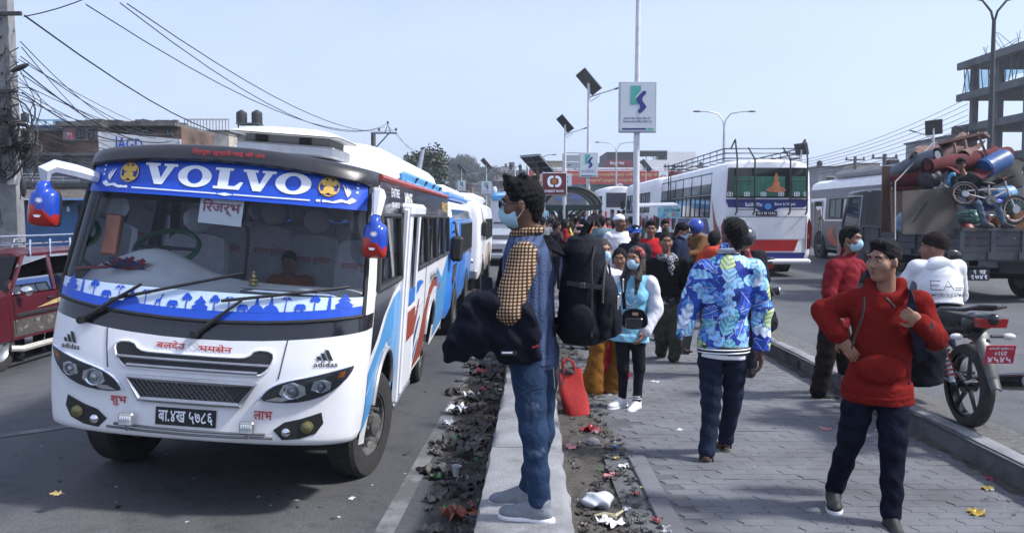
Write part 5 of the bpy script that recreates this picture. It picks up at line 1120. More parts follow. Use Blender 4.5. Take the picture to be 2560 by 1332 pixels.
def house(u0,u1,vt,d,zb,mat,label,floors=2,roofmat=None,depth=8,winmat=None,grp=None):
 p0,p1=at(u0,vt,d),at(u1,vt,d);o=empty('house',(p0.x,d,zb),label=label,cat='house',group=grp);wd=p1.x-p0.x;H_=p0.z-zb
 mb=MB();mb.box((wd/2,depth/2,H_/2),(wd,depth,H_));mb.build('wall',mat,o,smooth=0)
 mb=MB();mb.box((wd/2,depth/2,H_+.06),(wd+.3,depth+.3,.12));mb.build('roof',roofmat or M_CONCD,o,smooth=0)
 nw=max(1,int(wd/2.2))
 for f in range(floors):
  for k in range(nw):
   x=wd*(k+.5)/nw;z=H_-(f+.55)*min(3.0,H_/floors);w_=empty('window',(0,0,0),parent=o)
   mb=MB();mb.box((x,-.02,z),(.95,.06,1.15));mb.build('pane',winmat or M_PANE,w_,smooth=0)
   mb=MB();mb.tube([(x-.5,-.04,z-.6),(x+.5,-.04,z-.6),(x+.5,-.04,z+.6),(x-.5,-.04,z+.6)],.06,4,closed=True);mb.build('frame',M_CREAM,w_)
 return o,wd,H_
def railing(o,wd,H_,n=12):
 mb=MB();mb.cyl((0,0,H_+.9),(wd,0,H_+.9),.05,n=5);mb.build('rail',M_GALV,o)
 for i in range(n+1):mb=MB();mb.box((wd*i/n,0,H_+.5),(.06,.06,.8));mb.build('baluster',M_CREAM,o)
def tank(o,x,y,z,s=1.0):
 t=empty('water_tank',(x,y,z),parent=o);mb=MB();mb.lathe([(.5,0),(.52,.1),(.5,.3),(.53,.5),(.5,.7),(.53,.9),(.45,1.1),(.2,1.2),(.18,1.28)],n=14);mb.build('tank_shell',M_RUB,t);t.scale=(s,s,s);return t
o,wd,H_=house(462,572,330,62,-.5,M_CREAM,'cream house with a balustraded roof beyond the white billboard',2,depth=10);railing(o,wd,H_,14)
o,wd,H_=house(574,655,338,64,-.5,M_GREYW,'grey house carrying two black water tanks on a roof stand',2,depth=10)
mb=MB();mb.box((1.2,1,H_+.9),(1.7,1.3,.1));mb.tube([(.5,.5,H_),(.5,.5,H_+.9)],.06,4);mb.tube([(1.9,.5,H_),(1.9,.5,H_+.9)],.06,4);mb.build('tank_stand',M_CONCD,o);tank(o,.6,1,H_+.95,.78);tank(o,1.75,1,H_+.95,.78)
o,wd,H_=house(690,752,326,70,-.5,M_BRICKW,'small brick upper room showing over the roof hatch',1,M_TIN,depth=4)
o,wd,H_=house(75,140,318,58,-.5,M_BLUEW,'house with a light blue roof terrace behind the brick shop house',1,depth=6)
for k in range(4):mb=MB();mb.box((.5+k*.55,0,H_+.22),(.1,.1,.44));mb.build('terrace_post',pm('light_blue',(.2,.42,.6),.6),o)
mb=MB();mb.box((1.3,0,H_+.46),(2.1,.12,.1));mb.build('terrace_beam',pm('light_blue',(.2,.42,.6),.6),o);tank(o,-.6,.5,H_+.4,.5)
# ---- hill with woods and houses
def hillz(x,y):
 return 12.5*math.exp(-((x+26)/40)**4)*min(1,max(0,(y-165)/90))+1.2*math.sin(x*.13)*math.sin(y*.05)
mb=MB();mb.grid(lambda u,v:(-110+190*u,160+220*v,1.2+hillz(-110+190*u,160+220*v)),40,26);tag(mb.build('hill',pm('hill_scrub',(.035,.04,.034),.95,var=.4,vs=.12,bump=.5,bs=2),smooth=80),kind='structure')
M_LEAF=pm('leaf_dark',(.035,.055,.025),.6,var=.5,vs=1.5);M_LEAF2=pm('leaf_grey_green',(.045,.058,.042),.7,var=.4,vs=1.2);M_BARK=pm('bark',(.09,.075,.06),.9,var=.3,vs=6)
def tree_meshes(seed,H_,wd,n,leaf,lmat,airy=1.0):
 r=random.Random(seed);tr=MB();th=H_*.42;tr.tube([(0,0,0),(.03*H_,0,th*.5),(0,.02*H_,th),(0,0,H_*.8)],[H_*.035,H_*.027,H_*.02,H_*.006],7);cl=[]
 for k in range(9):
  a=r.uniform(0,6.28);z0=th*r.uniform(.6,1.3);e=Vector((math.cos(a)*wd*r.uniform(.4,.95),math.sin(a)*wd*r.uniform(.4,.95),H_*r.uniform(.5,.93)));tr.tube([(0,0,z0),(e.x*.5,e.y*.5,z0+(e.z-z0)*.6),e],[H_*.013,H_*.009,H_*.004],5);cl.append((e,r.uniform(.22,.4)*wd*1.2))
 cl.append((Vector((0,0,H_*.9)),wd*.4));lf=MB()
 for i in range(n):
  c,rad=r.choice(cl);v=Vector((r.gauss(0,1),r.gauss(0,1),r.gauss(0,.8)));v=v.normalized()*rad*r.random()**.45*airy;p=c+v
  u=Vector((r.gauss(0,1),r.gauss(0,1),r.gauss(0,1))).normalized();w_=u.cross(Vector((r.gauss(0,1),r.gauss(0,1),r.gauss(0,1)))).normalized();s=leaf*r.uniform(.6,1.3)
  lf.add([p-u*s,p+w_*s*.6,p+u*s,p-w_*s*.6],[(0,1,2,3)])
 return tr.mesh('trunk',M_BARK),lf.mesh('crown',lmat,smooth=0,fix=False)
TREES=[tree_meshes(1,6,2.1,1600,.16,M_LEAF),tree_meshes(2,9,4.2,1500,.30,M_LEAF2),tree_meshes(3,8,3.2,1300,.28,M_LEAF2,1.2),tree_meshes(4,7,4.0,1300,.32,M_LEAF2)]
def tree(k,loc,s,label,grp=None,rz=0.0):
 o=empty('tree',loc,(0,0,rz),label,'tree',grp);o.scale=(s,s,s);link('trunk',TREES[k][0],o);link('crown',TREES[k][1],o);return o
p=at(1055,452,72);tree(0,(p.x,72,.2),1.16,'dark leafy tree beside the steel topped pole, behind the blue bus')
p=at(1080,452,73);tree(0,(p.x,74,.2),.75,'low dark bushy tree to the right of the leafy tree behind the blue bus',rz=2)
for i in range(110):
 x=rc.uniform(-68,10);y=rc.uniform(172,285);k=rc.choice((1,2,3));tree(k,(x,y,hillz(x,y)+.6),rc.uniform(.42,.8),'hazy tree in the wood on the far hill','trees on the far hill',rc.uniform(0,6))
tree(1,(-26,195,hillz(-26,195)),1.0,'tallest hazy tree with a double crown on the far hill',rz=1);tree(2,(-29.5,196,hillz(-29,196)),.95,'sparse pale tree left of the tallest tree on the far hill',rz=3)
cols=[(.42,.36,.32),(.36,.2,.16),(.5,.48,.45),(.3,.3,.32),(.44,.3,.26)]
HC=['tan','brick red','pale','grey','pinkish']
for i in range(26):
 x=-68+i*3.3+rc.uniform(-1.4,1.4);y=rc.uniform(262,300)if i%3 else rc.uniform(215,250);zb=hillz(x,y)+.6;w_=rc.uniform(3,6);H_=rc.uniform(4,7.5)if i%3 else rc.uniform(3.5,5)
 o=empty('house',(x,y,zb-1),(0,0,0),'small %s house on the far hill, %s of its colour from left'%(HC[i%5],ORD[i//5]),'house','houses on the far hill');mt=pm('hill_house_%d'%(i%5),cols[i%5],.9,var=.2,vs=1)
 mb=MB();mb.box((0,2.5,H_/2),(w_,5,H_));mb.build('wall',mt,o,smooth=0);mb=MB();mb.box((0,2.5,H_+.1),(w_+.4,5.4,.2));mb.box((w_*.2,2,H_+.9),(w_*.4,2,1.4));mb.build('roof',M_CONCD,o,smooth=0)
 for k in range(int(w_/1.4)):
  for f in range(2):mb=MB();mb.box((-w_/2+.9+k*1.4,-.02,H_-1.6-2.4*f),(.7,.06,1.1));mb.build('window',M_PANE,o,smooth=0)
 if i%4==0:tank(o,-w_*.2,1,H_+.2,.8)
for(u0,u1,vt,d,mt,lb)in((1232,1282,455,120,M_TIN,'dark roadside shed below the footbridge stairs'),(1085,1140,470,130,M_GREYW,'low grey shed at the foot of the wooded hill'),(1150,1180,462,140,M_BRICKW,'small brick building at the foot of the wooded hill')):
 house(u0,u1,vt,d,1.5,mt,lb,1,depth=6)
tk=empty('wrapped_column',at(1236,505,95),label='tall pale plastic wrapped bundle standing by the dark shed',cat='bundle');mb=MB();mb.lathe([(.32,-1.8),(.34,0),(.3,.6),(.33,1.2),(.28,1.5),(.1,1.7)],n=14);mb.build('wrap',pm('pale_sheet',(.42,.5,.62),.5,var=.25,vs=1.5,bump=.4,bs=3),tk)
# ---- distant ridges
for k,(yy,hh,c)in enumerate(((900,72,(.12,.15,.18)),)):
 mb=MB();mb.grid(lambda u,v:(-1300+3000*u,yy+200*v,-5+hh*v*(.55+.25*math.sin(u*9+k)+.12*math.sin(u*23+2*k)+.05*math.sin(u*61))),90,4);tag(mb.build('far_ridge',pm('ridge_%d'%k,c,1.0,var=.1,vs=.002),smooth=80),kind='structure')
# ---- solar street lights
def solar(u,top,d,side,label,sign=None,zb=0.0,psz=(.6,.84),E12=((.232,-.48,.151),(.516,.0625,-.595)),grp='solar street lights'):
 b=at(u,top,d);o=empty('solar_street_light',(b.x,d,zb),label=label,cat='street light',group=grp);H_=b.z-zb-.35
 mb=MB();mb.tube([(0,0,0),(0,0,H_*.5),(0,0,H_)],[.075,.062,.045],10);mb.box((0,0,.02),(.3,.3,.04));mb.build('post',M_WPOLE,o)
 e1,e2=(Vector(q)for q in E12);e1,e2=e1.normalized(),e2.normalized();pn=empty('solar_panel',(0,0,H_+.05),Matrix((e1,e2,e1.cross(e2))).transposed().to_euler(),parent=o)
 mb=MB();mb.box((0,0,0),(psz[0],psz[1],.035));mb.build('panel',M_PANEL,pn,smooth=0);mb=MB();mb.box((0,0,.02),(psz[0]*.95,psz[1]*.95,.006));mb.build('cells',M_CELL,pn,smooth=0)
 mb=MB();mb.tube([(-psz[0]/2,-psz[1]/2,0),(psz[0]/2,-psz[1]/2,0),(psz[0]/2,psz[1]/2,0),(-psz[0]/2,psz[1]/2,0)],.018,4,closed=True);mb.build('panel_frame',M_GALV,pn)
 mb=MB();z=H_-.45;mb.tube([(0,0,z),(side*.5,0,z+.16),(side*.85,0,z+.27)],.024,6);mb.tube([(0,0,z-.18),(side*.35,0,z+.05)],.014,5);mb.build('lamp_arm',M_GALV,o)
 mb=MB();mb.box((side*1.0,0,z+.31),(.34,.12,.05),rot=(0,-side*R(16),0),bev=.015);mb.build('lamp_head',M_PLAST,o)
 if sign:ks_sign(o,sign[0],sign[1],sign[2],sign[3])
 return o
def ks_sign(o,zc,wd,hg,dx=0.0,yoff=-.12,text=True):
 s_=empty('bank_sign',(dx,yoff,zc),parent=o)
 mb=MB();mb.box((0,.05,0),(wd,.1,hg),bev=.012);mb.build('sign_box',M_GALV,s_)
 fr=plane_fr((0,-.003,0),(1,0,0),(0,0,1));F=lambda x,y,d=0:fr(x*wd,y*hg,0)+Vector((0,-d,0))
 def dc(n,polys,m,off,box=None):mb=MB();put2d(mb,polys,lambda x,y,d=0:Vector((x*wd,-.003-off,y*hg)),box);mb.build(n,m,s_,smooth=0,fix=False)
 dc('sign_face',shape2d([rect(-.46,.46,-.47,.47)]),pm('sign_face',(.52,.57,.62),.4,var=.06,vs=2),0)
 dc('logo_green',shape2d([[(-.2,.05),(-.2,.42),(.08,.42),(.08,.33),(-.06,.2),(.02,.05)]]),pm('logo_green',(.07,.36,.30),.5),.004)
 dc('logo_blue',shape2d([smooth_poly([(.16,.34),(.24,.28),(.08,.16),(.22,.02),(.22,-.02),(.06,-.14),(-.02,-.08),(.08,.0),(-.04,.13),(-.04,.18)],1)]),pm('logo_blue',(.03,.03,.2),.5),.008)
 if text:
  dc('sign_lettering',text2d('कामना सेवा विकास बैंक लि',.01),M_NAVY,.004,(-.38,-.245,.36,-.195));dc('sign_lettering',text2d('Kamana Sewa Bikas Bank Ltd.',.01),M_NAVY,.004,(-.38,-.305,.38,-.255))
 dc('sign_footer',shape2d([rect(-.42,.22,-.45,-.415)]),M_NAVY,.004);dc('sign_footer',shape2d([[(.24,-.45),(.42,-.45),(.42,-.415),(.26,-.415)]]),pm('logo_green',(.07,.36,.30),.5),.004)
def zpx(py,d):return 1.73+(540-py)/2150*d
solar(1472,181,28,1,'solar street light with a small bank sign on its post, right of the arched shelter',(zpx(414,28),.6,.80,0))
solar(1413,293,40,1,'solar street light behind the maroon bank sign',(zpx(455,40)-rise(40),.6,.76,0),zb=rise(40))
solar(1108,407,88,1,'distant solar street light with bank sign above the white bus roofs',(zpx(470,88)-1.3,1.1,1.3,0),zb=1.3,psz=(.9,1.3))
solar(1154,415,96,1,'left one of two distant solar street lights before the wooded hill',(zpx(465,96)-1.5,.9,1.2,0),zb=1.5,psz=(.9,1.3));solar(1216,403,92,1,'right one of two distant solar street lights before the wooded hill',(zpx(470,92)-1.4,1.1,1.4,0),zb=1.4,psz=(.9,1.4))
solar(2335,303,42,-1,'solar street light standing beyond the loaded truck',zb=.4,psz=(.75,.95),E12=((.686,-.3,.07),(.33,.61,-.62)));solar(2004,361,55,-1,'solar street light seen over the roof rack of the white bus',zb=.6,psz=(.8,1.0),E12=((.686,-.3,.07),(.33,.61,-.62)))
solar(1615,409,125,-1,'small solar street light in front of the footbridge railing',zb=2.2,psz=(1.2,2.0))
o=empty('sign_pole',(at(1590,540,16).x,16,0),label='tall white steel pole carrying the large bank sign',cat='pole')
mb=MB();mb.tube([(0,0,0),(0,0,3),(0,0,4.1),(.02,0,7.5)],[.066,.056,.05,.035],14);mb.box((0,0,.02),(.3,.3,.04));mb.build('post',M_WPOLE,o);ks_sign(o,zpx(273,16),.69,.92,.0)
# ---- double-arm street lamps in the right median
def twin(u,top,d,label,zb=.5,dark=False,arm=1.9):
 b=at(u,top,d);o=empty('street_lamp',(b.x,d,zb),label=label,cat='street lamp',group='twin arm street lamps');H_=b.z-zb;mt=M_PLAST if dark else M_GALV
 mb=MB();mb.tube([(0,0,0),(0,0,H_*.6),(0,0,H_-.9)],[.13,.10,.07],10);mb.build('post',mt,o)
 for s in(1,-1):
  mb=MB();mb.tube([(0,0,H_-1.0),(s*.12,0,H_-.55),(s*.45,0,H_-.15),(s*arm*.6,0,H_-.02),(s*arm*.85,0,H_)],.045,6);mb.build('lamp_arm',mt,o)
  mb=MB();mb.ell((s*arm,0,H_),(.3,.1,.06));mb.build('lamp_head',M_PLAST,o)
twin(1811,279,60,'twin arm street lamp above the roof of the white bus with ladders');twin(1541,356,88,'twin arm street lamp partly behind the large bank sign',1.2);twin(2487,-8,33,'dark twin arm lamp post at the far right, in front of the unfinished building',.4,True,1.5)
sl=empty('street_lamp',(at(1362,387,95).x,95,1.5),label='single arm lamp curving behind the large tilted solar panel',cat='street lamp');zt=zpx(388,95)-1.5;mb=MB();mb.tube([(-.6,0,0),(-.6,0,zt-1),(-.3,0,zt-.3),(.4,0,zt),(.9,0,zt)],.06,6);mb.build('post',M_GALV,sl);mb=MB();mb.ell((1.0,0,zt),(.3,.1,.06));mb.build('lamp_head',M_PLAST,sl)
# ---- large tilted solar panel on a brown post
p=at(1345,410,24);o=empty('solar_panel_post',(p.x,24,0),label='large tilted six cell solar panel on a brown post behind the man with the backpack',cat='solar panel')
mb=MB();mb.cyl((0,0,0),(0,0,p.z-.05),.05,n=10);mb.build('post',pm('brown_post',(.07,.05,.045),.6),o)
e1,e2=Vector((.52,-.35,.02)).normalized(),Vector((.45,.644,-.43)).normalized();pn=empty('panel_frame',(0,0,p.z),Matrix((e1,e2,e1.cross(e2))).transposed().to_euler(),parent=o);mb=MB();mb.box((0,0,0),(.64,.92,.03));mb.build('panel',M_PANEL,pn,smooth=0)
for x in(-.31,0,.31):mb=MB();mb.box((x,0,-.025),(.025,.92,.03));mb.build('frame_bar',M_GREYM,pn)
for y in(-.45,-.15,.15,.45):mb=MB();mb.box((0,y,-.03),(.64,.025,.03));mb.build('frame_bar',M_GREYM,pn)
# ---- maroon bank sign
p=at(1386,460,22.5);o=empty('bank_sign',(p.x,22.5,0),label='maroon illuminated bank sign box on a grey frame left of the arched shelter',cat='sign');zc=p.z;wd,hg=.66,.60
mb=MB();mb.box((0,.06,zc),(wd,.12,hg),bev=.015);mb.build('sign_box',M_GALV,o)
for x in(-.26,.26):mb=MB();mb.cyl((x,.06,0),(x,.06,zc-hg/2),.03,n=8);mb.build('leg',M_GALV,o)
def dcs(n,polys,m,off,box=None):mb=MB();put2d(mb,polys,lambda x,y,d=0:Vector((x*wd,-.004-off,zc+y*hg)),box);mb.build(n,m,o,smooth=0,fix=False)
dcs('sign_face',shape2d([rect(-.46,.46,-.46,.46)]),pm('maroon_face',(.12,.018,.022),.4),0)
dcs('logo',shape2d([smooth_poly([(-.03,.36),(-.2,.34),(-.28,.2),(-.28,.02),(-.2,-.12),(-.03,-.14),(-.03,-.04),(-.14,-.02),(-.17,.06),(-.17,.17),(-.14,.24),(-.03,.26)],1),smooth_poly([(.03,.36),(.2,.34),(.28,.2),(.28,.02),(.2,-.12),(.03,-.14),(.03,-.04),(.14,-.02),(.17,.06),(.17,.17),(.14,.24),(.03,.26)],1)]),M_PRINT,.004)
dcs('logo_disc',shape2d([circ(0,.11,.12,.13,18)]),pm('logo_orange',(.35,.13,.04),.5),.006);dcs('sign_lettering',text2d('EVEREST BANK',.014),M_PRINT,.004,(-.38,-.36,.38,-.26))
# ---- arched shelter
p=at(1430,540,24.5);o=empty('bus_shelter',(p.x,24.5,0),label='dark green arched roof shelter standing over the crowd',cat='shelter');Wd=.80;zb,zt=2.02,2.53
def arc(u,s):a=math.pi*(.06+.88*u);return Vector((-math.cos(a)*Wd/math.cos(math.pi*.06),s,zb-.1+(zt-zb+.1)*math.sin(a)))
mb=MB();mb.grid(lambda u,v:arc(u,-.3+3.0*v),21,6);mb.grid(lambda u,v:arc(u,-.3+3.0*v)+Vector((0,0,-.03)),21,2);mb.build('roof',pm('roof_sheet',(.17,.2,.2),.5,var=.15),o,smooth=60)
for s in(-.3,1.2,2.7):mb=MB();mb.tube([arc(i/20,s)for i in range(21)],.05,6);mb.build('roof_hoop',M_DGREEN,o)
for s in(-.28,2.68):mb=MB();mb.box((0,s,zb-.05),(1.62,.1,.14));mb.build('cross_beam',M_DGREEN,o)
for s in(-.2,2.6):mb=MB();mb.box((-.2,s,1.0),(.13,.13,2.0));mb.tube([(-.14,s,1.55),(.3,s,1.95)],.03,6);mb.tube([(-.26,s,1.55),(-.5,s,1.95)],.03,6);mb.build('post',M_DGREEN,o)
mb=MB();mb.cyl((-.82,-.3,0),(-.82,-.3,2.0),.035,n=8);mb.build('steel_post',M_GALV,o)
# ---- ice cream cart
p=at(1655,540,17.6);o=empty('ice_cream_cart',(p.x-.08,17.6,0),label='ice cream cart with a tin canopy and hanging goods near the right kerb',cat='cart')
mb=MB();mb.box((0,.3,.62),(.75,.6,.62),bev=.02);mb.build('cart_box',pm('cart_maroon',(.14,.03,.05),.6),o)
mb=MB();mb.add([(-.48,-.12,1.93),(.40,-.12,1.96),(.46,.8,2.02),(-.42,.8,2.0),(-.48,-.12,1.90),(.40,-.12,1.93),(.46,.8,1.99),(-.42,.8,1.97)],[(0,1,2,3),(7,6,5,4),(0,4,5,1),(1,5,6,2),(2,6,7,3),(3,7,4,0)]);mb.build('canopy',pm('canopy_tin',(.42,.45,.48),.5,.3,var=.1),o,smooth=0)
for x,y in((-.4,0),(.38,0),(-.38,.75),(.42,.75)):mb=MB();mb.cyl((x,y,.3),(x,y,1.93),.015,n=6);mb.build('canopy_post',M_GALV,o)
sb=empty('sign_board',(0,0,0),parent=o);mb=MB();mb.box((.20,-.15,1.80),(.46,.02,.22));mb.build('board',pm('cart_sign',(.16,.36,.46),.5,var=.35,vs=8),sb,smooth=0)
decal('sign_lettering',text2d('ICE CREAM',.014),lambda x,z,d=0:Vector((x,-.165,z)),M_BLKT,sb,(.10,1.82,.41,1.875))
for k,c in enumerate(((.05,.2,.42),(.4,.42,.3),(.35,.1,.15),(.1,.3,.3))):mb=MB();put2d(mb,shape2d([circ(.10+.09*k,1.755,.034,.034,10)]),lambda x,z:Vector((x,-.164,z)));mb.build('sign_picture',pm('ice_%d'%k,c,.5),sb,smooth=0)
for k in range(10):
 mb=MB();x=-.36+.075*k;c=[(.4,.05,.12),(.05,.05,.06),(.45,.45,.48),(.3,.05,.2)][k%4];mb.ell((x,.02+.05*(k%3),1.62-.05*(k%2)),(.035,.03,.13));mb.build('hanging_goods',pm('goods_%d'%(k%4),c,.7),o)
mb=MB();mb.add([(-.48,-.12,1.9),(-.48,-.12,1.55),(-.1,-.13,1.6),(-.44,-.12,1.9)],[(0,1,2,3)]);mb.build('plastic_flap',glass('flap',(.7,.72,.75),.9),o,smooth=0)
for s in(-.42,.42):wh=wheel(o,(s,.3,.28),.28,.04,1,M_GREYM)
# ---- footbridge with red banner
D=130.0;bx=lambda u:(u-1280)/2150*D;bz=lambda v:1.73+(540-v)/2150*D
fb=empty('footbridge',(0,D,0),label='white railed footbridge with a long red banner crossing the road',cat='footbridge')
mb=MB();mb.box(((bx(1318)+bx(1790))/2,1.2,bz(442)),(bx(1790)-bx(1318),2.4,.5));mb.build('deck',M_CONC,fb,smooth=0)
mb=MB();mb.box(((bx(1318)+bx(1700))/2,-.1,bz(444.5)),(bx(1700)-bx(1318),.12,bz(428)-bz(461)));mb.build('banner',pm('banner_red',(.40,.035,.03),.6,var=.12,vs=.8),fb,smooth=0)
fbd=lambda x,z,d=0:Vector((x,-.19-d,z));M_YEL=pm('banner_yellow',(.6,.5,.2),.6)
decal('banner_lettering',text2d('काठमाडौँ महानगरपालिका हर्न निषेिधत क्षेत्र हो।',.01),fbd,M_YEL,fb,(bx(1425),bz(443),bx(1645),bz(433)));decal('banner_lettering',text2d('ध्वनि प्रदूषण दण्डनीय छ',.01),fbd,M_YEL,fb,(bx(1475),bz(457),bx(1600),bz(447)))
decal('banner_emblem',shape2d([circ(bx(1343),bz(445),.75,.75,20),circ(bx(1343),bz(445),.45,.45,16)[::-1]]),fbd,M_YEL,fb)
decal('no_horn_panel',shape2d([rect(bx(1645),bx(1668),bz(460),bz(429))]),fbd,M_PRINT,fb);decal('no_horn_ring',shape2d([circ(bx(1656),bz(448),.6,.6,20),circ(bx(1656),bz(448),.47,.47,20)[::-1]]),lambda x,z,d=0:fbd(x,z,.03),M_REDT,fb);decal('no_horn_bar',shape2d([[(bx(1656)-.4,bz(448)+.3),(bx(1656)-.3,bz(448)+.4),(bx(1656)+.4,bz(448)-.3),(bx(1656)+.3,bz(448)-.4)]]),lambda x,z,d=0:fbd(x,z,.05),M_REDT,fb)
for yy in(-.05,2.4):
 for v in(421,428):mb=MB();mb.cyl((bx(1330),yy,bz(v)),(bx(1790),yy,bz(v)),.05,n=5);mb.build('rail',M_WHITE,fb)
mb=MB()
for k in range(200):mb.box((bx(1332)+(bx(1790)-bx(1332))*k/199,-.05,bz(429)),(.05,.05,bz(421)-bz(437)))
tag(mb.build('rail_bars',M_WHITE,fb,smooth=0,fix=False),kind='stuff')
for u in(1500,1700):mb=MB();mb.box((bx(u),1.2,(bz(445)+2)/2),(.8,.8,bz(445)-2));mb.add([(bx(u)-2.6,.4,bz(462)),(bx(u)+2.6,.4,bz(462)),(bx(u)+.5,.4,bz(478)),(bx(u)-.5,.4,bz(478)),(bx(u)-2.6,2,bz(462)),(bx(u)+2.6,2,bz(462)),(bx(u)+.5,2,bz(478)),(bx(u)-.5,2,bz(478))],[(0,1,2,3),(7,6,5,4),(0,4,5,1),(2,6,7,3),(1,5,6,2),(0,3,7,4)]);mb.build('pier',pm('pier_green',(.05,.12,.11),.7),fb,smooth=0)
sr=empty('staircase',(0,0,0),parent=fb)
for k in range(16):mb=MB();mb.box((bx(1303),-.4-.55*k,bz(438)-.28*k),(2.0,.56,.1));mb.build('stair_tread',M_CONC,sr,smooth=0)
for x in(bx(1287),bx(1319)):mb=MB();mb.add([(x,-.2,bz(416)),(x,-9,bz(416)-4.5),(x,-9,bz(440)-4.8),(x,-.2,bz(440)),(x+.12,-.2,bz(416)),(x+.12,-9,bz(416)-4.5),(x+.12,-9,bz(440)-4.8),(x+.12,-.2,bz(440))],[(0,1,2,3),(7,6,5,4),(0,4,5,1),(1,5,6,2),(2,6,7,3),(3,7,4,0)]);mb.build('stair_side',M_GALV,sr,smooth=0)
p=at(1550,466,110);o=empty('speed_sign',(p.x,110,1.9),label='round white speed limit sign hanging below the red banner',cat='sign');zc=p.z-1.9
mb=MB();mb.cyl((0,.05,0),(0,.05,zc),.05,n=6);mb.build('post',M_GALV,o);mb=MB();mb.lathe([(.5,0),(.5,.04)],(0,-.02,zc),'y',20);mb.build('disc',M_PRINT,o);decal('sign_ring',shape2d([circ(0,zc,.5,.5,22),circ(0,zc,.42,.42,22)[::-1]]),lambda x,z,d=0:Vector((x,-.03,z)),M_REDT,o);decal('sign_numerals',text2d('40',.02),lambda x,z,d=0:Vector((x,-.034,z)),M_BLKT,o,(-.28,zc-.2,.28,zc+.2))
p=at(1433,405,105);o=empty('direction_board',(p.x,105,1.7),label='grey direction board with an arrow between the two street light posts',cat='sign');zc=p.z-1.7
mb=MB();mb.cyl((-1.2,.1,0),(-1.2,.1,zc+1),.12,n=8);mb.tube([(-1.2,.1,zc+.6),(-.8,.1,zc+1.1),(.9,.1,zc+1.1)],.08,6);mb.build('post',M_GALV,o)
for z in(.45,-.4):mb=MB();mb.box((0,0,zc+z),(1.9,.08,.78));mb.build('board',pm('sign_grey',(.33,.37,.4),.5),o,smooth=0)
decal('arrow',shape2d([[(-.7,0),(-.5,.14),(-.5,.05),(-.2,.05),(-.2,-.05),(-.5,-.05),(-.5,-.14)]]),lambda x,z,d=0:Vector((x,-.05,zc-.4+z)),M_BLKT,o)
# ---- white building with burger sign, blue shops, yellow block
D2=150.0;wx=lambda u:(u-1280)/2150*D2;wz=lambda v:1.73+(540-v)/2150*D2
wb=empty('restaurant_building',(0,D2,0),label='white flat roofed building with a dark top floor and red restaurant sign',cat='building')
def wbx(n,u0,u1,v0,v1,y0,dep,m):mb=MB();mb.box(((wx(u0)+wx(u1))/2,y0+dep/2,(wz(v0)+wz(v1))/2),(wx(u1)-wx(u0),dep,abs(wz(v0)-wz(v1))));mb.build(n,m,wb,smooth=0)
wbx('white_block',1590,1736,401,520,0,14,pm('bright_white',(.78,.79,.8),.7,var=.06,vs=.3));wbx('white_block',1666,1736,381,401,0,14,pm('bright_white',(.78,.79,.8),.7));wbx('dark_floor',1514,1592,382,402,-.5,12,pm('char_grey',(.03,.032,.036),.7,var=.3,vs=.5));wbx('lower_block',1512,1592,402,520,0,12,pm('dusk_grey',(.08,.09,.12),.8));wbx('sign_band',1512,1586,402,419,-.8,.5,pm('deep_red',(.20,.02,.03),.6))
wbx('terrace_roof',1592,1666,378,381,0,12,M_CONCD)
for u in(1596,1614,1632,1650,1664):wbx('terrace_post',u,u+1.5,380,402,.5,.2,M_PLAST)
for u in range(1600,1660,7):mb=MB();mb.ell((wx(u),.8,wz(384+(u%3))),(.35,.3,.5));mb.build('hanging_plant',M_LEAF,wb)
decal('sign_lettering',text2d('Burger Hut',.02),lambda x,z,d=0:Vector((x,-.83,z)),M_PRINT,wb,(wx(1523),wz(415),wx(1557),wz(405)))
for u in(1600,1625,1690,1712):wbx('window',u,u+10,425,436,-.06,.1,M_PANE)
sp=empty('shop_row',(0,146,0),label='dark blue shop fronts under the footbridge',cat='building')
for k,(u0,u1,v0,c)in enumerate(((1340,1420,462,(.16,.15,.15)),(1420,1500,458,(.09,.11,.16)),(1500,1600,455,(.025,.035,.10)),(1600,1665,468,(.2,.21,.22)),(1660,1760,470,(.3,.3,.3)))):
 sx=lambda u:(u-1280)/2150*146;z1=1.73+(540-v0)/2150*146;mb=MB();mb.box(((sx(u0)+sx(u1))/2,3,(z1+1.8)/2),(sx(u1)-sx(u0)-.05,6,z1-1.8));mb.build('shop_unit',pm('shop_%d'%k,c,.7,var=.3,vs=.6),sp,smooth=0)
 for q in range(4):mb=MB();x=sx(u0)+(sx(u1)-sx(u0))*(q+.5)/4;mb.box((x,-.05,z1-1.2),(.9,.1,1.0));mb.build('window',M_PANE,sp,smooth=0)
 for q in range(2):mb=MB();x=sx(u0)+(sx(u1)-sx(u0))*(q+.5)/2;mb.box((x,-.12,z1-2.4),(2.0,.1,.6));mb.build('shop_board',pm('board_%d'%((k+q)%4),[(.25,.03,.03),(.05,.1,.3),(.35,.36,.36),(.4,.3,.06)][(k+q)%4],.6),sp,smooth=0)
house(1362,1415,404,170,2,pm('yellow_wash',(.42,.36,.22),.8),'low yellow building behind the maroon bank sign',2)
house(1425,1500,410,175,2,M_CREAM,'cream building behind the small bank sign',2)
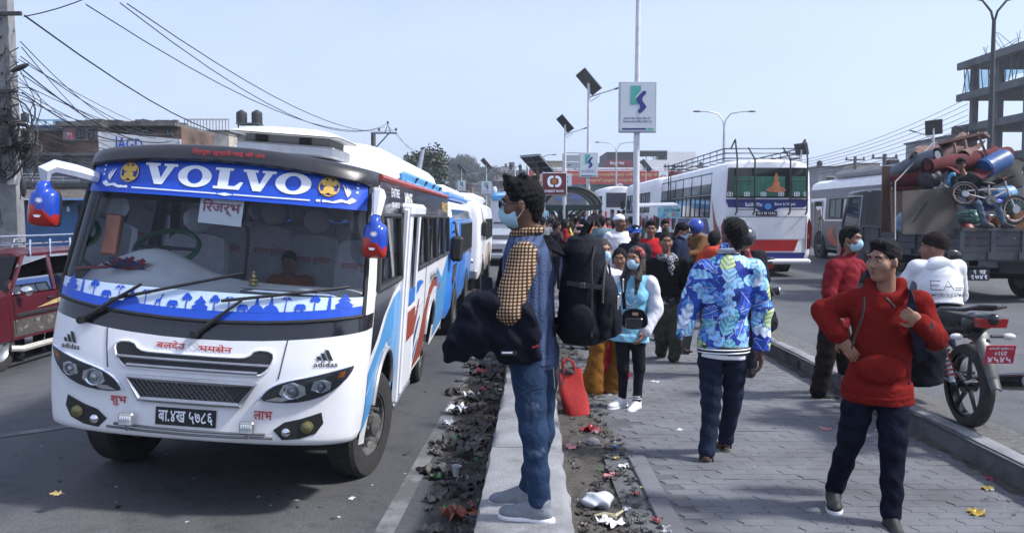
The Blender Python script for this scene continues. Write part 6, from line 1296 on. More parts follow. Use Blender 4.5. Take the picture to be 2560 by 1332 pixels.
# ---- unfinished concrete building on the right
ub=empty('unfinished_building',(39,58,0),label='unfinished dark concrete frame building with scaffolding at the right edge',cat='building')
M_FRAME=pm('raw_concrete',(.10,.105,.11),.9,var=.3,vs=.8,col2=(.05,.05,.05),thr=.5)
for z in(3.4,6.4,9.2,11.9,14.6):
 mb=MB();mb.box((8,8.5,z),(16.6,18.4,.35));mb.build('floor_slab',M_FRAME,ub,smooth=0);mb=MB();mb.box((-.2,8.5,z+.02),(.3,18.2,.6));mb.build('edge_beam',M_FRAME,ub,smooth=0)
for zi,(za,zb_)in enumerate(((.3,3.3),(3.5,6.3),(6.6,9.0),(9.4,11.7),(12.1,14.4))):
 for yy in(.6,4.6,8.6,12.6,16.4):
  for xx in(.6,6,12):mb=MB();mb.box((xx,yy,(za+zb_)/2),(.5,.5,zb_-za+.1));mb.build('column',M_FRAME,ub,smooth=0)
for k in range(34):mb=MB();yy=.3+17*k/33;mb.cyl((-.1+rc.uniform(-.15,.5),yy,12.0),(-.1+rc.uniform(-.2,.4),yy+rc.uniform(-.2,.2),14.5),.04,n=5);mb.build('bamboo_prop',M_BARK,ub)
for k in range(10):mb=MB();yy=10+rc.uniform(0,7);mb.cyl((rc.uniform(-.2,3),yy,14.8),(rc.uniform(-.2,3),yy,16+rc.uniform(0,1)),.025,n=4);mb.build('rebar',M_BARK,ub)
for k,(y0_,y1_,z0_,z1_)in enumerate(((13,15.4,12.3,14.0),(8.5,12,12.6,14.3),(16.2,17.4,12.4,14.2))):mb=MB();mb.grid(lambda u,v:(.35+.1*math.sin(u*9+v*4),y0_+(y1_-y0_)*u,z0_+(z1_-z0_)*v+.15*math.sin(u*5)),10,6);mb.build('sheet',glass('blue_net',(.45,.62,.7),.3,1.2,.4),ub)
o,wd,H_=house(2046,2106,418,95,1.5,M_GREYW,'small grey rooftop house seen above the slate bus',1);tank(o,.3,.5,H_,.6)
o,wd,H_=house(2140,2200,410,110,1.5,M_CREAM,'cream house behind the slate bus',2);o,wd,H_=house(1740,1830,418,160,2,M_CREAM,'pale house block behind the roof rack of the white bus',2);tank(o,1,.5,H_,.8)
o,wd,H_=house(2385,2425,340,66,1,M_GREYW,'grey house with two black tanks beside the unfinished building',2);tank(o,.3,.4,H_+.1,.55);tank(o,.95,.4,H_+.1,.55)
house(1830,1990,425,180,2,M_BRICKW,'brick houses far behind the white bus with ladders',2)
for(u,v,d,lb)in((2212,385,60,'utility pole with a transformer rising behind the slate bus'),(2138,392,80,'thin utility pole left of the transformer pole')):
 p=at(u,v,d);o=empty('utility_pole',(p.x,d,.5),label=lb,cat='utility pole');mb=MB();mb.tube([(0,0,0),(0,0,p.z-.5)],[.2,.15],8);mb.build('post',M_CONCD,o)
 mb=MB();mb.box((0,0,p.z-.8),(1.8,.12,.1));mb.build('cross_arm',M_PLAST,o)
 for x in(-.8,0,.8):mb=MB();mb.lathe([(.05,0),(.1,.1),(.04,.25)],(x,0,p.z-.75),'z',8);mb.build('insulator',M_PLAST,o)
 if d==60:mb=MB();mb.box((.5,-.2,p.z-1.2),(.7,.5,.6),bev=.05);mb.build('transformer',M_RUB,o)
for k in range(7):cable(at(1990,440-6*k,75),at(2420,330-14*k,58),.5,.018,label='cable strung across the sky towards the unfinished building, %s from the bottom'%ORD[k])
# ---- air
hz=MB();hz.box((200,560,38.6),(3400,1200,80));hzo=hz.build('haze',[],smooth=0);tag(hzo,kind='stuff')
m=bpy.data.materials.new('haze_air');m.use_nodes=True;nt=m.node_tree;nt.nodes.clear();om=nt.nodes.new('ShaderNodeOutputMaterial');pv=nt.nodes.new('ShaderNodeVolumePrincipled')
pv.inputs['Color'].default_value=(.8,.88,1.0,1);pv.inputs['Density'].default_value=.0009;pv.inputs['Anisotropy'].default_value=.3;nt.links.new(pv.outputs[0],om.inputs['Volume']);hzo.data.materials.append(m)
# ================================================================== people: smooth implicit bodies and garments
def _v(p):return np.array([p[0],p[1],p[2]],dtype=np.float32)
class Sdf:
 def __init__(s,k=.02):s.p=[];s.k=k;s.cuts=[];s.noise=None
 def cap(s,a,b,ra,rb=None,k=None,sub=False):
  a,b=_v(a),_v(b);rb=ra if rb is None else rb;ba=b-a;l2=float(ba@ba)+1e-9;m=max(ra,rb)
  def f(X,Y,Z):
   px,py,pz=X-a[0],Y-a[1],Z-a[2];t=np.clip((px*ba[0]+py*ba[1]+pz*ba[2])/l2,0,1)
   return np.sqrt((px-t*ba[0])**2+(py-t*ba[1])**2+(pz-t*ba[2])**2)-(ra+(rb-ra)*t)
  s.p.append((f,np.minimum(a,b)-m,np.maximum(a,b)+m,k if k is not None else s.k,sub));return s
 def chain(s,pts,rs,k=None):
  for i in range(len(pts)-1):s.cap(pts[i],pts[i+1],rs[i],rs[i+1],k)
  return s
 def ell(s,c,r,M=None,k=None,sub=False):
  c,r=_v(c),_v(r);Mi=np.array(M.transposed()if M is not None else Matrix.Identity(3),dtype=np.float32);m=float(max(r))
  def f(X,Y,Z):
   x,y,z=X-c[0],Y-c[1],Z-c[2]
   q=[(Mi[i][0]*x+Mi[i][1]*y+Mi[i][2]*z)for i in range(3)]
   k0=np.sqrt((q[0]/r[0])**2+(q[1]/r[1])**2+(q[2]/r[2])**2);k1=np.sqrt((q[0]/r[0]**2)**2+(q[1]/r[1]**2)**2+(q[2]/r[2]**2)**2)
   return k0*(k0-1)/np.maximum(k1,1e-6)
  s.p.append((f,c-m,c+m,k if k is not None else s.k,sub));return s
 def loft(s,a,b,tab,xdir,k=None):
  """elliptic column from a to b; tab rows (t, rx, ry); xdir = wide axis"""
  a,b=_v(a),_v(b);ax=b-a;L=float(np.linalg.norm(ax));ax=ax/L;xd=_v(xdir);xd=xd-ax*(xd@ax);xd/=np.linalg.norm(xd);yd=np.cross(ax,xd)
  T=np.array([t[0]for t in tab]);RX=np.array([t[1]for t in tab]);RY=np.array([t[2]for t in tab]);m=float(max(RX.max(),RY.max()))
  def f(X,Y,Z):
   x,y,z=X-a[0],Y-a[1],Z-a[2];t=(x*ax[0]+y*ax[1]+z*ax[2])/L
   u=x*xd[0]+y*xd[1]+z*xd[2];w_=x*yd[0]+y*yd[1]+z*yd[2]
   rx=np.interp(t,T,RX).astype(np.float32);ry=np.interp(t,T,RY).astype(np.float32)
   d=(np.sqrt((u/rx)**2+(w_/ry)**2)-1)*np.minimum(rx,ry)
   return np.maximum(d,(np.abs(t-.5)-.5)*L)
  s.p.append((f,np.minimum(a,b)-m,np.maximum(a,b)+m,k if k is not None else s.k,False));return s
 def cut(s,n,d):n=_v(n);n/=np.linalg.norm(n);s.cuts.append((n,d));return s
 def mesh(s,name,mat,h):
  lo=np.min([p[1]for p in s.p if not p[4]],axis=0)-3*h;hi=np.max([p[2]for p in s.p if not p[4]],axis=0)+3*h
  n=np.ceil((hi-lo)/h).astype(int)+1;ax=[lo[i]+h*np.arange(n[i],dtype=np.float32)for i in range(3)]
  F=np.full(n,.5,dtype=np.float32)
  for f,a,b,k,sub in s.p:
   mg=k+3*h;i0=[max(0,int((a[i]-mg-lo[i])/h))for i in range(3)];i1=[min(n[i],int((b[i]+mg-lo[i])/h)+2)for i in range(3)]
   if any(i1[i]<=i0[i]for i in range(3)):continue
   sl=tuple(slice(i0[i],i1[i])for i in range(3))
   d=f(ax[0][sl[0]][:,None,None],ax[1][sl[1]][None,:,None],ax[2][sl[2]][None,None,:]).astype(np.float32);A=F[sl]
   if sub:kk=max(k,1e-4);g=np.clip(.5-.5*(A+d)/kk,0,1);F[sl]=A*(1-g)+(-d)*g+kk*g*(1-g)
   elif k>1e-5:g=np.clip(.5+.5*(d-A)/k,0,1);F[sl]=d*(1-g)+A*g-k*g*(1-g)
   else:F[sl]=np.minimum(A,d)
  X,Y,Z=ax[0][:,None,None],ax[1][None,:,None],ax[2][None,None,:]
  if s.noise:F=F+s.noise(X,Y,Z).astype(np.float32)
  for nn,d in s.cuts:F=np.maximum(F,nn[0]*X+nn[1]*Y+nn[2]*Z-d)
  F[0]=F[-1]=.5;F[:,0]=F[:,-1]=.5;F[:,:,0]=F[:,:,-1]=.5
  return nets(F,lo,h,name,mat)
def nets(F,lo,h,name,mat):
 S=F<0;n=F.shape;cs=(n[0]-1,n[1]-1,n[2]-1);cnt=np.zeros(cs,np.int8)
 for dx in(0,1):
  for dy in(0,1):
   for dz in(0,1):cnt+=S[dx:dx+cs[0],dy:dy+cs[1],dz:dz+cs[2]]
 act=(cnt>0)&(cnt<8);I,J,K=np.nonzero(act);me=bpy.data.meshes.new(name)
 if len(I)==0:me.materials.append(mat);return me
 idx=np.full(cs,-1,np.int32);idx[I,J,K]=np.arange(len(I));acc=np.zeros((len(I),3),np.float64);num=np.zeros(len(I))
 cr=[(0,0,0),(1,0,0),(0,1,0),(1,1,0),(0,0,1),(1,0,1),(0,1,1),(1,1,1)]
 for a in range(8):
  for b in range(a+1,8):
   if sum(abs(cr[a][i]-cr[b][i])for i in range(3))!=1:continue
   fa=F[I+cr[a][0],J+cr[a][1],K+cr[a][2]];fb=F[I+cr[b][0],J+cr[b][1],K+cr[b][2]];m=(fa<0)!=(fb<0)
   t=np.where(m,fa/np.where(m,fa-fb,1),0)
   for i in range(3):acc[:,i]+=np.where(m,cr[a][i]+t*(cr[b][i]-cr[a][i]),0)
   num+=m
 V=(acc/num[:,None]+np.stack([I,J,K],1))*h+lo[None,:];Q=[]
 for axis in range(3):
  o1,o2=(axis+1)%3,(axis+2)%3;sA=[slice(None)]*3;sB=[slice(None)]*3;sA[axis]=slice(0,n[axis]-1);sB[axis]=slice(1,n[axis])
  A,B=S[tuple(sA)],S[tuple(sB)];ch=np.argwhere(A!=B)
  ch=ch[(ch[:,o1]>0)&(ch[:,o2]>0)&(ch[:,o1]<n[o1]-1)&(ch[:,o2]<n[o2]-1)]
  if len(ch)==0:continue
  def gi(d1,d2):c=ch.copy();c[:,o1]+=d1;c[:,o2]+=d2;return idx[c[:,0],c[:,1],c[:,2]]
  q=np.stack([gi(-1,-1),gi(0,-1),gi(0,0),gi(-1,0)],1);fl=~A[ch[:,0],ch[:,1],ch[:,2]];q[fl]=q[fl][:,::-1];Q.append(q)
 Q=np.concatenate(Q);me.vertices.add(len(V));me.vertices.foreach_set('co',V.astype(np.float32).ravel());me.loops.add(Q.size);me.loops.foreach_set('vertex_index',Q.astype(np.int32).ravel())
 me.polygons.add(len(Q));me.polygons.foreach_set('loop_start',np.arange(0,Q.size,4,dtype=np.int32));me.polygons.foreach_set('use_smooth',np.ones(len(Q),bool));me.materials.append(mat);me.update(calc_edges=True);return me
def folds(amp,seed=0,fx=22,fz=34):
 r=random.Random(seed);ph=[r.uniform(0,6.28)for _ in range(8)]
 def f(X,Y,Z):
  w1=np.sin(X*9+ph[0])+np.sin(Y*11+ph[1]);w2=np.sin(Z*7+ph[2])
  return amp*(np.sin(Z*fz+2.2*w1+1.5*w2+ph[3])*.6+np.sin(X*fx+Y*fx*.8+Z*fz*.55+1.8*w2+ph[4])*.55+.4*np.sin(X*55+Z*61+2*w1+ph[5])*np.sin(Y*50+ph[6]))
 return f
# ---- cloth materials
def skin_mat(c):return pm('skin_%d_%d'%(int(c[0]*1000),int(c[1]*1000)),c,.5,var=.1,vs=14,spec=.35)
SK1,SK2,SK3=(.27,.145,.095),(.20,.10,.062),(.13,.065,.042)
M_HAIR=pm('black_hair',(.006,.006,.007),.6,var=.5,vs=30,bump=.8,bs=140,stretch=(1,1,.25),spec=.15)
M_HAIRB=pm('dark_brown_hair',(.022,.013,.009),.42,var=.5,vs=30,bump=.8,bs=140,stretch=(1,1,.15))
M_MASK=pm('mask_blue',(.36,.56,.68),.8,var=.06,vs=10,bump=.3,bs=40,stretch=(.2,.2,3));M_MASKW=pm('mask_white',(.6,.64,.68),.8,var=.05);M_MASKB=pm('mask_black',(.012,.012,.014),.8)
M_LIP=pm('lip',(.20,.065,.055),.45);M_EYE=pm('eye_white',(.5,.49,.47),.25);M_IRIS=pm('iris_dark',(.012,.009,.008),.15)
def cloth(n,c,var=.15,rough=.88,bump=.25,vs=9,**k):return pm('cloth_'+n,c,rough,var=var,vs=vs,bump=bump,bs=k.pop('bs',160),spec=.07,wr=.35,**k)
def denim(n,c,fade,thr=.6):return pm('denim_'+n,c,.85,var=.3,vs=5,bump=.35,bs=220,spec=.08,col2=fade,thr=thr,wr=.45)
STD=dict(neck=(0,.015,1.435),chest=(0,.0,1.25),pelvis=(0,.0,.90),sh_r=(-.175,.01,1.385),sh_l=(.175,.01,1.385),el_r=(-.225,.035,1.115),el_l=(.225,.035,1.115),wr_r=(-.235,-.03,.875),wr_l=(.235,-.03,.875),
hip_r=(-.088,0,.89),hip_l=(.088,0,.89),kn_r=(-.095,-.02,.485),kn_l=(.095,-.02,.485),an_r=(-.1,.02,.085),an_l=(.1,.02,.085),head=(0,-.012,1.575))
class Person:
 def __init__(s,label,loc,heading,h=1.68,pose=None,pix=None,head=(0,0),skin=SK2,res=.009,fem=False,group=None,build=1.0,toe=(0,0),cat='person'):
  s.root=empty('person',loc,(0,0,heading),label,cat,group);s.h=h;s.k=h/1.7;s.res=res;s.skin=skin_mat(skin);s.fem=fem;s.b=build;s.toe=toe
  s.J={k:Vector(v)*s.k for k,v in STD.items()}
  if fem:
   for q in('sh','el','wr'):
    for d in 'rl':s.J[q+'_'+d].x*=.88
  Mi=(Matrix.Translation(loc)@Matrix.Rotation(heading,4,'Z')).inverted()
  for k,v in(pose or{}).items():s.J[k]=Vector(v)*s.k
  for k,v in(pix or{}).items():s.J[k]=Mi@at(v[0],v[1],loc[1]+(v[2]if len(v)>2 else 0))
  if pix and 'head' not in pix and 'neck' in pix:s.J['head']=s.J['neck']+Vector((0,-.025,.14))*s.k
  s.H=Matrix.Rotation(head[0],3,'Z')@Matrix.Rotation(head[1],3,'X');s.out={}
 def part(s,name,g,mat,res=None,parent=None):
  o=link(name,g.mesh(name,mat,res or s.res),parent or s.root);s.out[name]=o;return o
 def hd(s,p):return s.J['head']+s.H@(Vector(p)*s.k)
 def tors(s,g,e=0.0,z0=None,z1=None,k=.03):
  J,K,b=s.J,s.k,s.b;a=J['pelvis']+(J['pelvis']-J['chest']).normalized()*.06*K;t=J['neck'];w_=1.0 if not s.fem else .9
  tab=[(0,.150,.112),(.08,.160,.117),(.2,.152 if not s.fem else .15,.108),(.35,.138 if not s.fem else .122,.102),(.55,.15,.108),(.74,.160,.112),(.88,.150,.098),(.96,.105,.08),(1.0,.07,.065)]
  g.loft(a,t,[(q,(x*w_*b)*K+e,y*b*K+e)for q,x,y in tab],J['sh_l']-J['sh_r'],k)
  g.cap(J['sh_r'].lerp(J['neck'],.14),J['sh_l'].lerp(J['neck'],.14),.046*K+e*.8,None,.035)
  if s.fem:
   fw=(J['sh_l']-J['sh_r']).cross(Vector((0,0,1))).normalized();c=J['chest']+(J['neck']-J['chest'])*.12
   for d in(-1,1):g.ell(c+fw*.075*K+(J['sh_l']-J['sh_r']).normalized()*d*.065*K,(.055*K+e,)*3,None,.04)
 def arm(s,g,d,e=0.0,upto=1.0,k=.02,r=(.056,.045,.04,.03)):
  J,K=s.J,s.k;S_,E_,W_=J['sh_'+d],J['el_'+d],J['wr_'+d];r=[x*K*s.b+e for x in r]
  if upto<=1:g.cap(S_,S_.lerp(E_,upto),r[0],r[0]+(r[1]-r[0])*upto,k)
  else:g.cap(S_,E_,r[0],r[1],k);g.cap(E_,E_.lerp(W_,upto-1),r[2],r[2]+(r[3]-r[2])*(upto-1),k)
 def leg(s,g,d,e=0.0,upto=2.0,k=.02,r=(.082,.058,.055,.04),flare=0.0):
  J,K=s.J,s.k;H_,N_,A_=J['hip_'+d],J['kn_'+d],J['an_'+d];r=[x*K*s.b+e for x in r]
  g.cap(H_,N_,r[0],r[1],k)
  if upto>1:g.cap(N_,N_.lerp(A_,upto-1),r[2],r[3]+flare,k)
 def hand(s,g,d,style='relax',hd=None,pn=None,sc=1.0):
  J,K=s.J,s.k*sc;W_=J['wr_'+d];di=(hd if hd is not None else(W_-J['el_'+d])).normalized();sg=-1 if d=='r' else 1
  n_=pn if pn is not None else Vector((-sg,0,0));n_=(n_-di*n_.dot(di)).normalized();th=n_.cross(di)*-sg
  if pn is None and th.y>0:th=-th
  c=W_+di*.05*K;M=Matrix((th,n_,di)).transposed();g.cap(J['el_'+d].lerp(W_,.8),W_+di*.02*K,.028*K,.026*K,.015);g.ell(c,(.041*K,.018*K,.05*K),M,.015)
  c1,c2={'relax':(22,50),'fist':(75,165),'flat':(6,14),'hold':(45,105)}[style]
  for o,ln in((.029,.072),(.010,.082),(-.010,.076),(-.028,.06)):
   b0=W_+di*.088*K+th*o*K;d1=di*math.cos(R(c1))+n_*math.sin(R(c1));d2=di*math.cos(R(c2))+n_*math.sin(R(c2));b1=b0+d1*ln*.52*K;g.cap(b0,b1,.0095*K,.0085*K,.004);g.cap(b1,b1+d2*ln*.5*K,.0085*K,.0072*K,.004)
  t0=W_+di*.025*K+th*.028*K;t1=t0+(di*.6+th*.75+n_*.3).normalized()*.038*K;g.cap(t0,t1,.0135*K,.0105*K,.008);g.cap(t1,t1+(di*.85+th*.2+n_*.45).normalized()*.032*K,.0105*K,.0085*K,.004)
 def foot(s,g,d,e=0.0):
  A_=s.J['an_'+d];K=s.k;f=s.fdir(d);g.chain([A_+Vector((0,0,.0))-f*.03*K,A_+f*.06*K+Vector((0,0,-.035*K)),A_+f*.155*K+Vector((0,0,-.055*K))],[.036*K+e,.036*K+e,.026*K+e],.025)
 def fdir(s,d):
  a=s.toe[0 if d=='r' else 1];v=s.J.get('toe_'+d)
  return v.normalized()if v is not None else Vector((math.sin(a),-math.cos(a),0))
 def body(s,hands=('relax','relax'),feet=True,hkw=None):
  g=Sdf(.02*s.k);h=s.hd;K=s.k;H_=s.H
  g.ell(h((0,.014,.032)),(.074*K,.093*K,.092*K),H_,.02);g.ell(h((0,-.02,-.03)),(.061*K,.071*K,.075*K),H_,.03)
  g.ell(h((0,-.05,-.088)),(.03*K,.03*K,.026*K),H_,.03)
  for d in(-1,1):g.ell(h((d*.042,-.055,-.02)),(.028*K,)*3,H_,.02)
  g.cap(h((-.036,-.078,.036)),h((.036,-.078,.036)),.013*K,None,.012)
  for d in(-1,1):g.ell(h((d*.031,-.098,.012)),(.02*K,.018*K,.012*K),H_,.008,True)
  g.cap(h((0,-.082,.014)),h((0,-.104,-.022)),.008*K,.0125*K,.008)
  for d in(-1,1):g.ell(h((d*.011,-.094,-.027)),(.009*K,)*3,H_,.006)
  g.ell(h((0,-.083,-.056)),(.022*K,.012*K,.008*K),H_,.005)
  for d in(-1,1):g.ell(h((d*.077,.008,-.002)),(.011*K,.021*K,.032*K),H_@Matrix.Rotation(d*.35,3,'Z'),.006)
  g.cap(h((0,.028,-.05)),s.J['neck']+Vector((0,.0,-.02)),.050*K,.056*K,.02)
  s.tors(g,-.012)
  for d in 'rl':s.arm(g,d,-.006);s.leg(g,d,-.012);s.hand(g,d,hands[0 if d=='r' else 1],**((hkw or{}).get(d,{})));
  if feet:
   for d in 'rl':s.foot(g,d,-.011)
  return s.part('body',g,s.skin,min(s.res,.008)if s.res<.011 else s.res)
 def face(s,mouth=True,brows=True):
  K=s.k
  for d in(-1,1):
   mb=MB();mb.ell(s.hd((d*.031,-.0805,.010)),(.0115*K,.008*K,.0042*K),10,6,rot=s.H.to_euler());mb.m=1;mb.ell(s.hd((d*.031,-.0855,.010)),(.0052*K,.0045*K,.0046*K),8,6,rot=s.H.to_euler());mb.build('eye',[M_EYE,M_IRIS],s.root)
   if brows:mb=MB();mb.tube([s.hd((d*.014,-.0905,.030)),s.hd((d*.032,-.090,.036)),s.hd((d*.052,-.076,.030))],[.0045*K,.0052*K,.003*K],6);mb.build('eyebrow',M_HAIR,s.root)
  if mouth:mb=MB();mb.ell(s.hd((0,-.090,-.052)),(.021*K,.006*K,.0042*K),10,6,rot=s.H.to_euler());mb.ell(s.hd((0,-.0895,-.0605)),(.018*K,.006*K,.0052*K),10,6,rot=s.H.to_euler());mb.build('mouth',M_LIP,s.root)
 def hair(s,style='short',mat=None,res=None):
  g=Sdf(.02);h=s.hd;K=s.k;H_=s.H
  g.ell(h((0,.022,.044)),(.083*K,.098*K,.094*K),H_)
  if style in('short','spiky','fade'):
   g.ell(h((0,-.03,.105)),(.062*K,.055*K,.035*K),H_);g.cap(h((0,.06,-.01)),h((0,.055,-.05)),.055*K,.045*K)
   if style=='spiky':
    for a,b,c in((-.03,-.055,.14),(.0,-.06,.15),(.03,-.05,.145),(-.02,0,.15),(.02,.01,.152),(0,.06,.135),(-.04,.03,.135),(.04,.03,.135)):g.cap(h((a*.8,b*.7,.10)),h((a*1.1,b*1.25,c)),.034*K,.014*K,.02)
   g.ell(h((0,-.085,-.035)),(.076*K,.075*K,.098*K),H_,.012,True)
   for d in(-1,1):g.ell(h((d*.092,-.012,-.03)),(.02*K,.04*K,.05*K),H_,.008,True)
  if style=='long':
   for d in(-1,1):g.chain([h((d*.06,.03,.03)),h((d*.078,-.01,-.08)),h((d*.085,-.09,-.19)),h((d*.075,-.125,-.34))],[.04*K,.036*K,.032*K,.014*K],.02)
   g.chain([h((0,.07,.02)),h((0,.075,-.12)),h((0,.08,-.3))],[.07*K,.068*K,.04*K]);g.ell(h((0,-.09,-.045)),(.066*K,.075*K,.115*K),H_,.012,True)
  if style=='tied':
   g.ell(h((0,.1,.0)),(.045*K,)*3,H_);g.cap(h((0,.06,0)),h((0,.055,-.05)),.055*K,.045*K)
   for d in(-1,1):g.cap(h((d*.06,.0,.03)),h((d*.076,-.005,-.05)),.03*K,.012*K)
   g.ell(h((0,-.09,-.04)),(.068*K,.078*K,.105*K),H_,.012,True)
  if style=='bun':g.ell(h((0,.03,.135)),(.035*K,)*3,H_);g.ell(h((0,-.085,-.035)),(.076*K,.075*K,.105*K),H_,.012,True);g.cap(h((0,.06,-.01)),h((0,.055,-.05)),.055*K,.045*K)
  r=random.Random(3);ph=r.random()*6
  g.noise=lambda X,Y,Z:.0045*np.sin(X*190+4*np.sin(Z*33))*np.sin(Y*150+ph+3*np.sin(Z*41))+.002*np.sin(Z*210+X*90)
  return s.part('hair',g,mat or M_HAIR,res or min(s.res,.009))
 def mask(s,mat=None,loops=True):
  g=Sdf(.02);K=s.k;g.ell(s.hd((0,-.028,-.042)),(.068*K,.078*K,.074*K),s.H);g.ell(s.hd((0,-.08,-.035)),(.03*K,.036*K,.04*K),s.H)
  n1=s.H@Vector((0,1,.15));g.cut(n1,n1.normalized().dot(s.hd((0,-.022,-.04))));n2=s.H@Vector((0,.25,1));g.cut(n2,n2.normalized().dot(s.hd((0,-.09,.002))));n3=s.H@Vector((0,-.2,-1));g.cut(n3,n3.normalized().dot(s.hd((0,-.06,-.112))))
  o=s.part('mask',g,mat or M_MASK,min(.007,s.res))
  if loops:
   for d in(-1,1):mb=MB();mb.tube([s.hd((d*.063,-.03,-.01)),s.hd((d*.074,.0,.012)),s.hd((d*.086,.018,.012))],.0022*K,4);mb.tube([s.hd((d*.062,-.03,-.075)),s.hd((d*.073,.0,-.045)),s.hd((d*.083,.02,-.02))],.0022*K,4);mb.build('ear_loop',M_MASKW,o)
  return o
 def top(s,mat,name='jacket',e=.02,sleeve=2.0,hem=.86,collar=None,amp=.005,seed=1,cuff=None,sleeve_r=None,hemcut=True,sleeves='rl',k=.03):
  g=Sdf(.03);s.tors(g,e,k=k);J,K=s.J,s.k
  for d in sleeves:s.arm(g,d,e*.6,sleeve if sleeve<=2 else 2,.018,[x*.88 for x in(sleeve_r or(.062,.054,.05,.04))])
  if hem<.84:
   ax=(J['pelvis']-J['chest']).normalized();a=J['pelvis'];g.loft(a,a+ax*(.9-hem)*K+ax*.02,[(0,.172*K*s.b+e,.128*K*s.b+e),(1,.182*K*s.b+e,.142*K*s.b+e)],J['hip_l']-J['hip_r'],.02)
  if collar=='stand':g.cap(J['neck']+Vector((0,0,-.02)),J['neck']+Vector((0,-.012,.045))*K,.078*K,.072*K,.02)
  if collar=='hood':
   g.ell(J['neck']+Vector((0,.075,.0))*K,(.12*K,.085*K,.085*K));g.cap(J['neck']+Vector((-.07,-.01,.0))*K,J['neck']+Vector((-.075,.03,.055))*K,.045*K,.045*K);g.cap(J['neck']+Vector((.07,-.01,.0))*K,J['neck']+Vector((.075,.03,.055))*K,.045*K,.045*K);g.cap(J['neck']+Vector((-.05,-.06,-.025))*K,J['neck']+Vector((.05,-.06,-.025))*K,.04*K,None)
  if collar in('hood','stand','shirt'):g.cap(s.J['neck']+Vector((0,-.012,.02))*K,s.hd((0,-.01,-.02)),.054*K,.062*K,.008,True)
  if amp:g.noise=folds(amp,seed)
  up=(J['neck']-J['pelvis']).normalized();hz=J['pelvis']+up*(hem-.90)*K
  if hemcut:g.cut(-up,-up.dot(hz))
  o=s.part(name,g,mat);return o
 def legs(s,mat,name='trousers',e=.012,r=(.082,.06,.056,.046),flare=0.0,amp=.004,seed=2,upto=1.9,waist=.98):
  g=Sdf(.02);J,K=s.J,s.k;up=(J['chest']-J['pelvis']).normalized()
  g.loft(J['pelvis']-up*.09*K,J['pelvis']+up*.06*K,[(0,.10*K*s.b+e,.085*K*s.b+e),(.35,.142*K*s.b+e,.108*K*s.b+e),(1,.128*K*s.b+e,.095*K*s.b+e)],J['hip_l']-J['hip_r'],.025)
  for d in 'rl':s.leg(g,d,e,upto,.02,r,flare)
  if amp:g.noise=folds(amp,seed,26,58)
  for d in 'rl':
   A_=J['an_'+d]
  if abs(J['an_r'].z-J['an_l'].z)<.05:g.cut((0,0,-1),-(min(J['an_r'].z,J['an_l'].z)-.02))
  return s.part(name,g,mat)
 def shoes(s,mat,sole=None,high=0.0,name='shoe'):
  K=s.k
  for d in 'rl':
   A_=s.J['an_'+d];f=s.fdir(d);sd_=Vector((0,0,1)).cross(f).normalized();up=f.cross(sd_)*-1;up=up if up.z>0 else-up;M=Matrix((sd_,f,up)).transposed()
   g=Sdf(.025*K);g.ell(A_+f*.135*K-up*.047*K,(.047*K,.078*K,.036*K),M);g.ell(A_+f*.02*K-up*.045*K,(.042*K,.085*K,.042*K),M);g.cap(A_-f*.005*K-up*.02*K,A_+up*(.015+high)*K-f*.01*K,.046*K,.045*K);g.cap(A_+f*.03*K,A_+f*.1*K-up*.03*K,.036*K,.034*K)
   n=-up;g.cut(n,n.dot(A_-up*.078*K));o=s.part(name,g,mat,min(s.res,.008))
   if sole:
    g=Sdf(.02);g.ell(A_+f*.12*K-up*.075*K,(.050*K,.098*K,.06*K),M);g.ell(A_-up*.075*K,(.045*K,.078*K,.06*K),M);g.cut(up,up.dot(A_-up*.056*K));g.cut(-up,(-up).dot(A_-up*.086*K));s.part('sole',g,sole,.008,o)
 def sandals(s,mat):
  K=s.k
  for d in 'rl':
   A_=s.J['an_'+d];f=s.fdir(d);sd_=Vector((0,0,1)).cross(f).normalized();up=f.cross(sd_)*-1;up=up if up.z>0 else-up;M=Matrix((sd_,f,up)).transposed()
   g=Sdf(.01);g.ell(A_+f*.11*K-up*.085*K,(.052*K,.095*K,.05*K),M);g.ell(A_-f*.01*K-up*.085*K,(.042*K,.08*K,.05*K),M);g.cut(up,up.dot(A_-up*.058*K));g.cut(-up,(-up).dot(A_-up*.087*K));o=s.part('sandal',g,mat,.008)
   for q,hgt in((.12,.03),(.07,.045)):mb=MB();c=A_+f*q*K-up*.06*K;mb.tube([c-sd_*.05*K-up*.012,c-sd_*.03*K+up*hgt*.8*K,c+sd_*.03*K+up*hgt*.8*K,c+sd_*.05*K-up*.012],.011*K,6);mb.build('strap',mat,o)
   mb=MB();mb.tube([A_+sd_*.044*K-up*.05*K,A_+sd_*.045*K+up*.0,A_-f*.045*K+up*.0,A_-sd_*.045*K+up*.0,A_-sd_*.044*K-up*.05*K],.009*K,6);mb.build('strap',mat,o)
 def cap(s,mat,brim=True,badge=None):
  g=Sdf(.01);K=s.k;g.ell(s.hd((0,.02,.05)),(.088*K,.104*K,.095*K),s.H);n=s.H@Vector((0,-.12,-1));g.cut(n,n.normalized().dot(s.hd((0,0,.042))));o=s.part('cap',g,mat,min(.008,s.res))
  if brim:mb=MB();mb.grid(lambda u,v:s.hd(((u-.5)*.15*(1-.25*v),-.075-.085*v*(1-(2*u-1)**2*.45),.052-.012*v-.02*(2*u-1)**2)),9,5);mb.grid(lambda u,v:s.hd(((u-.5)*.15*(1-.25*v),-.075-.085*v*(1-(2*u-1)**2*.45),.048-.012*v-.02*(2*u-1)**2)),9,5);mb.build('brim',mat,o,smooth=60)
  return o
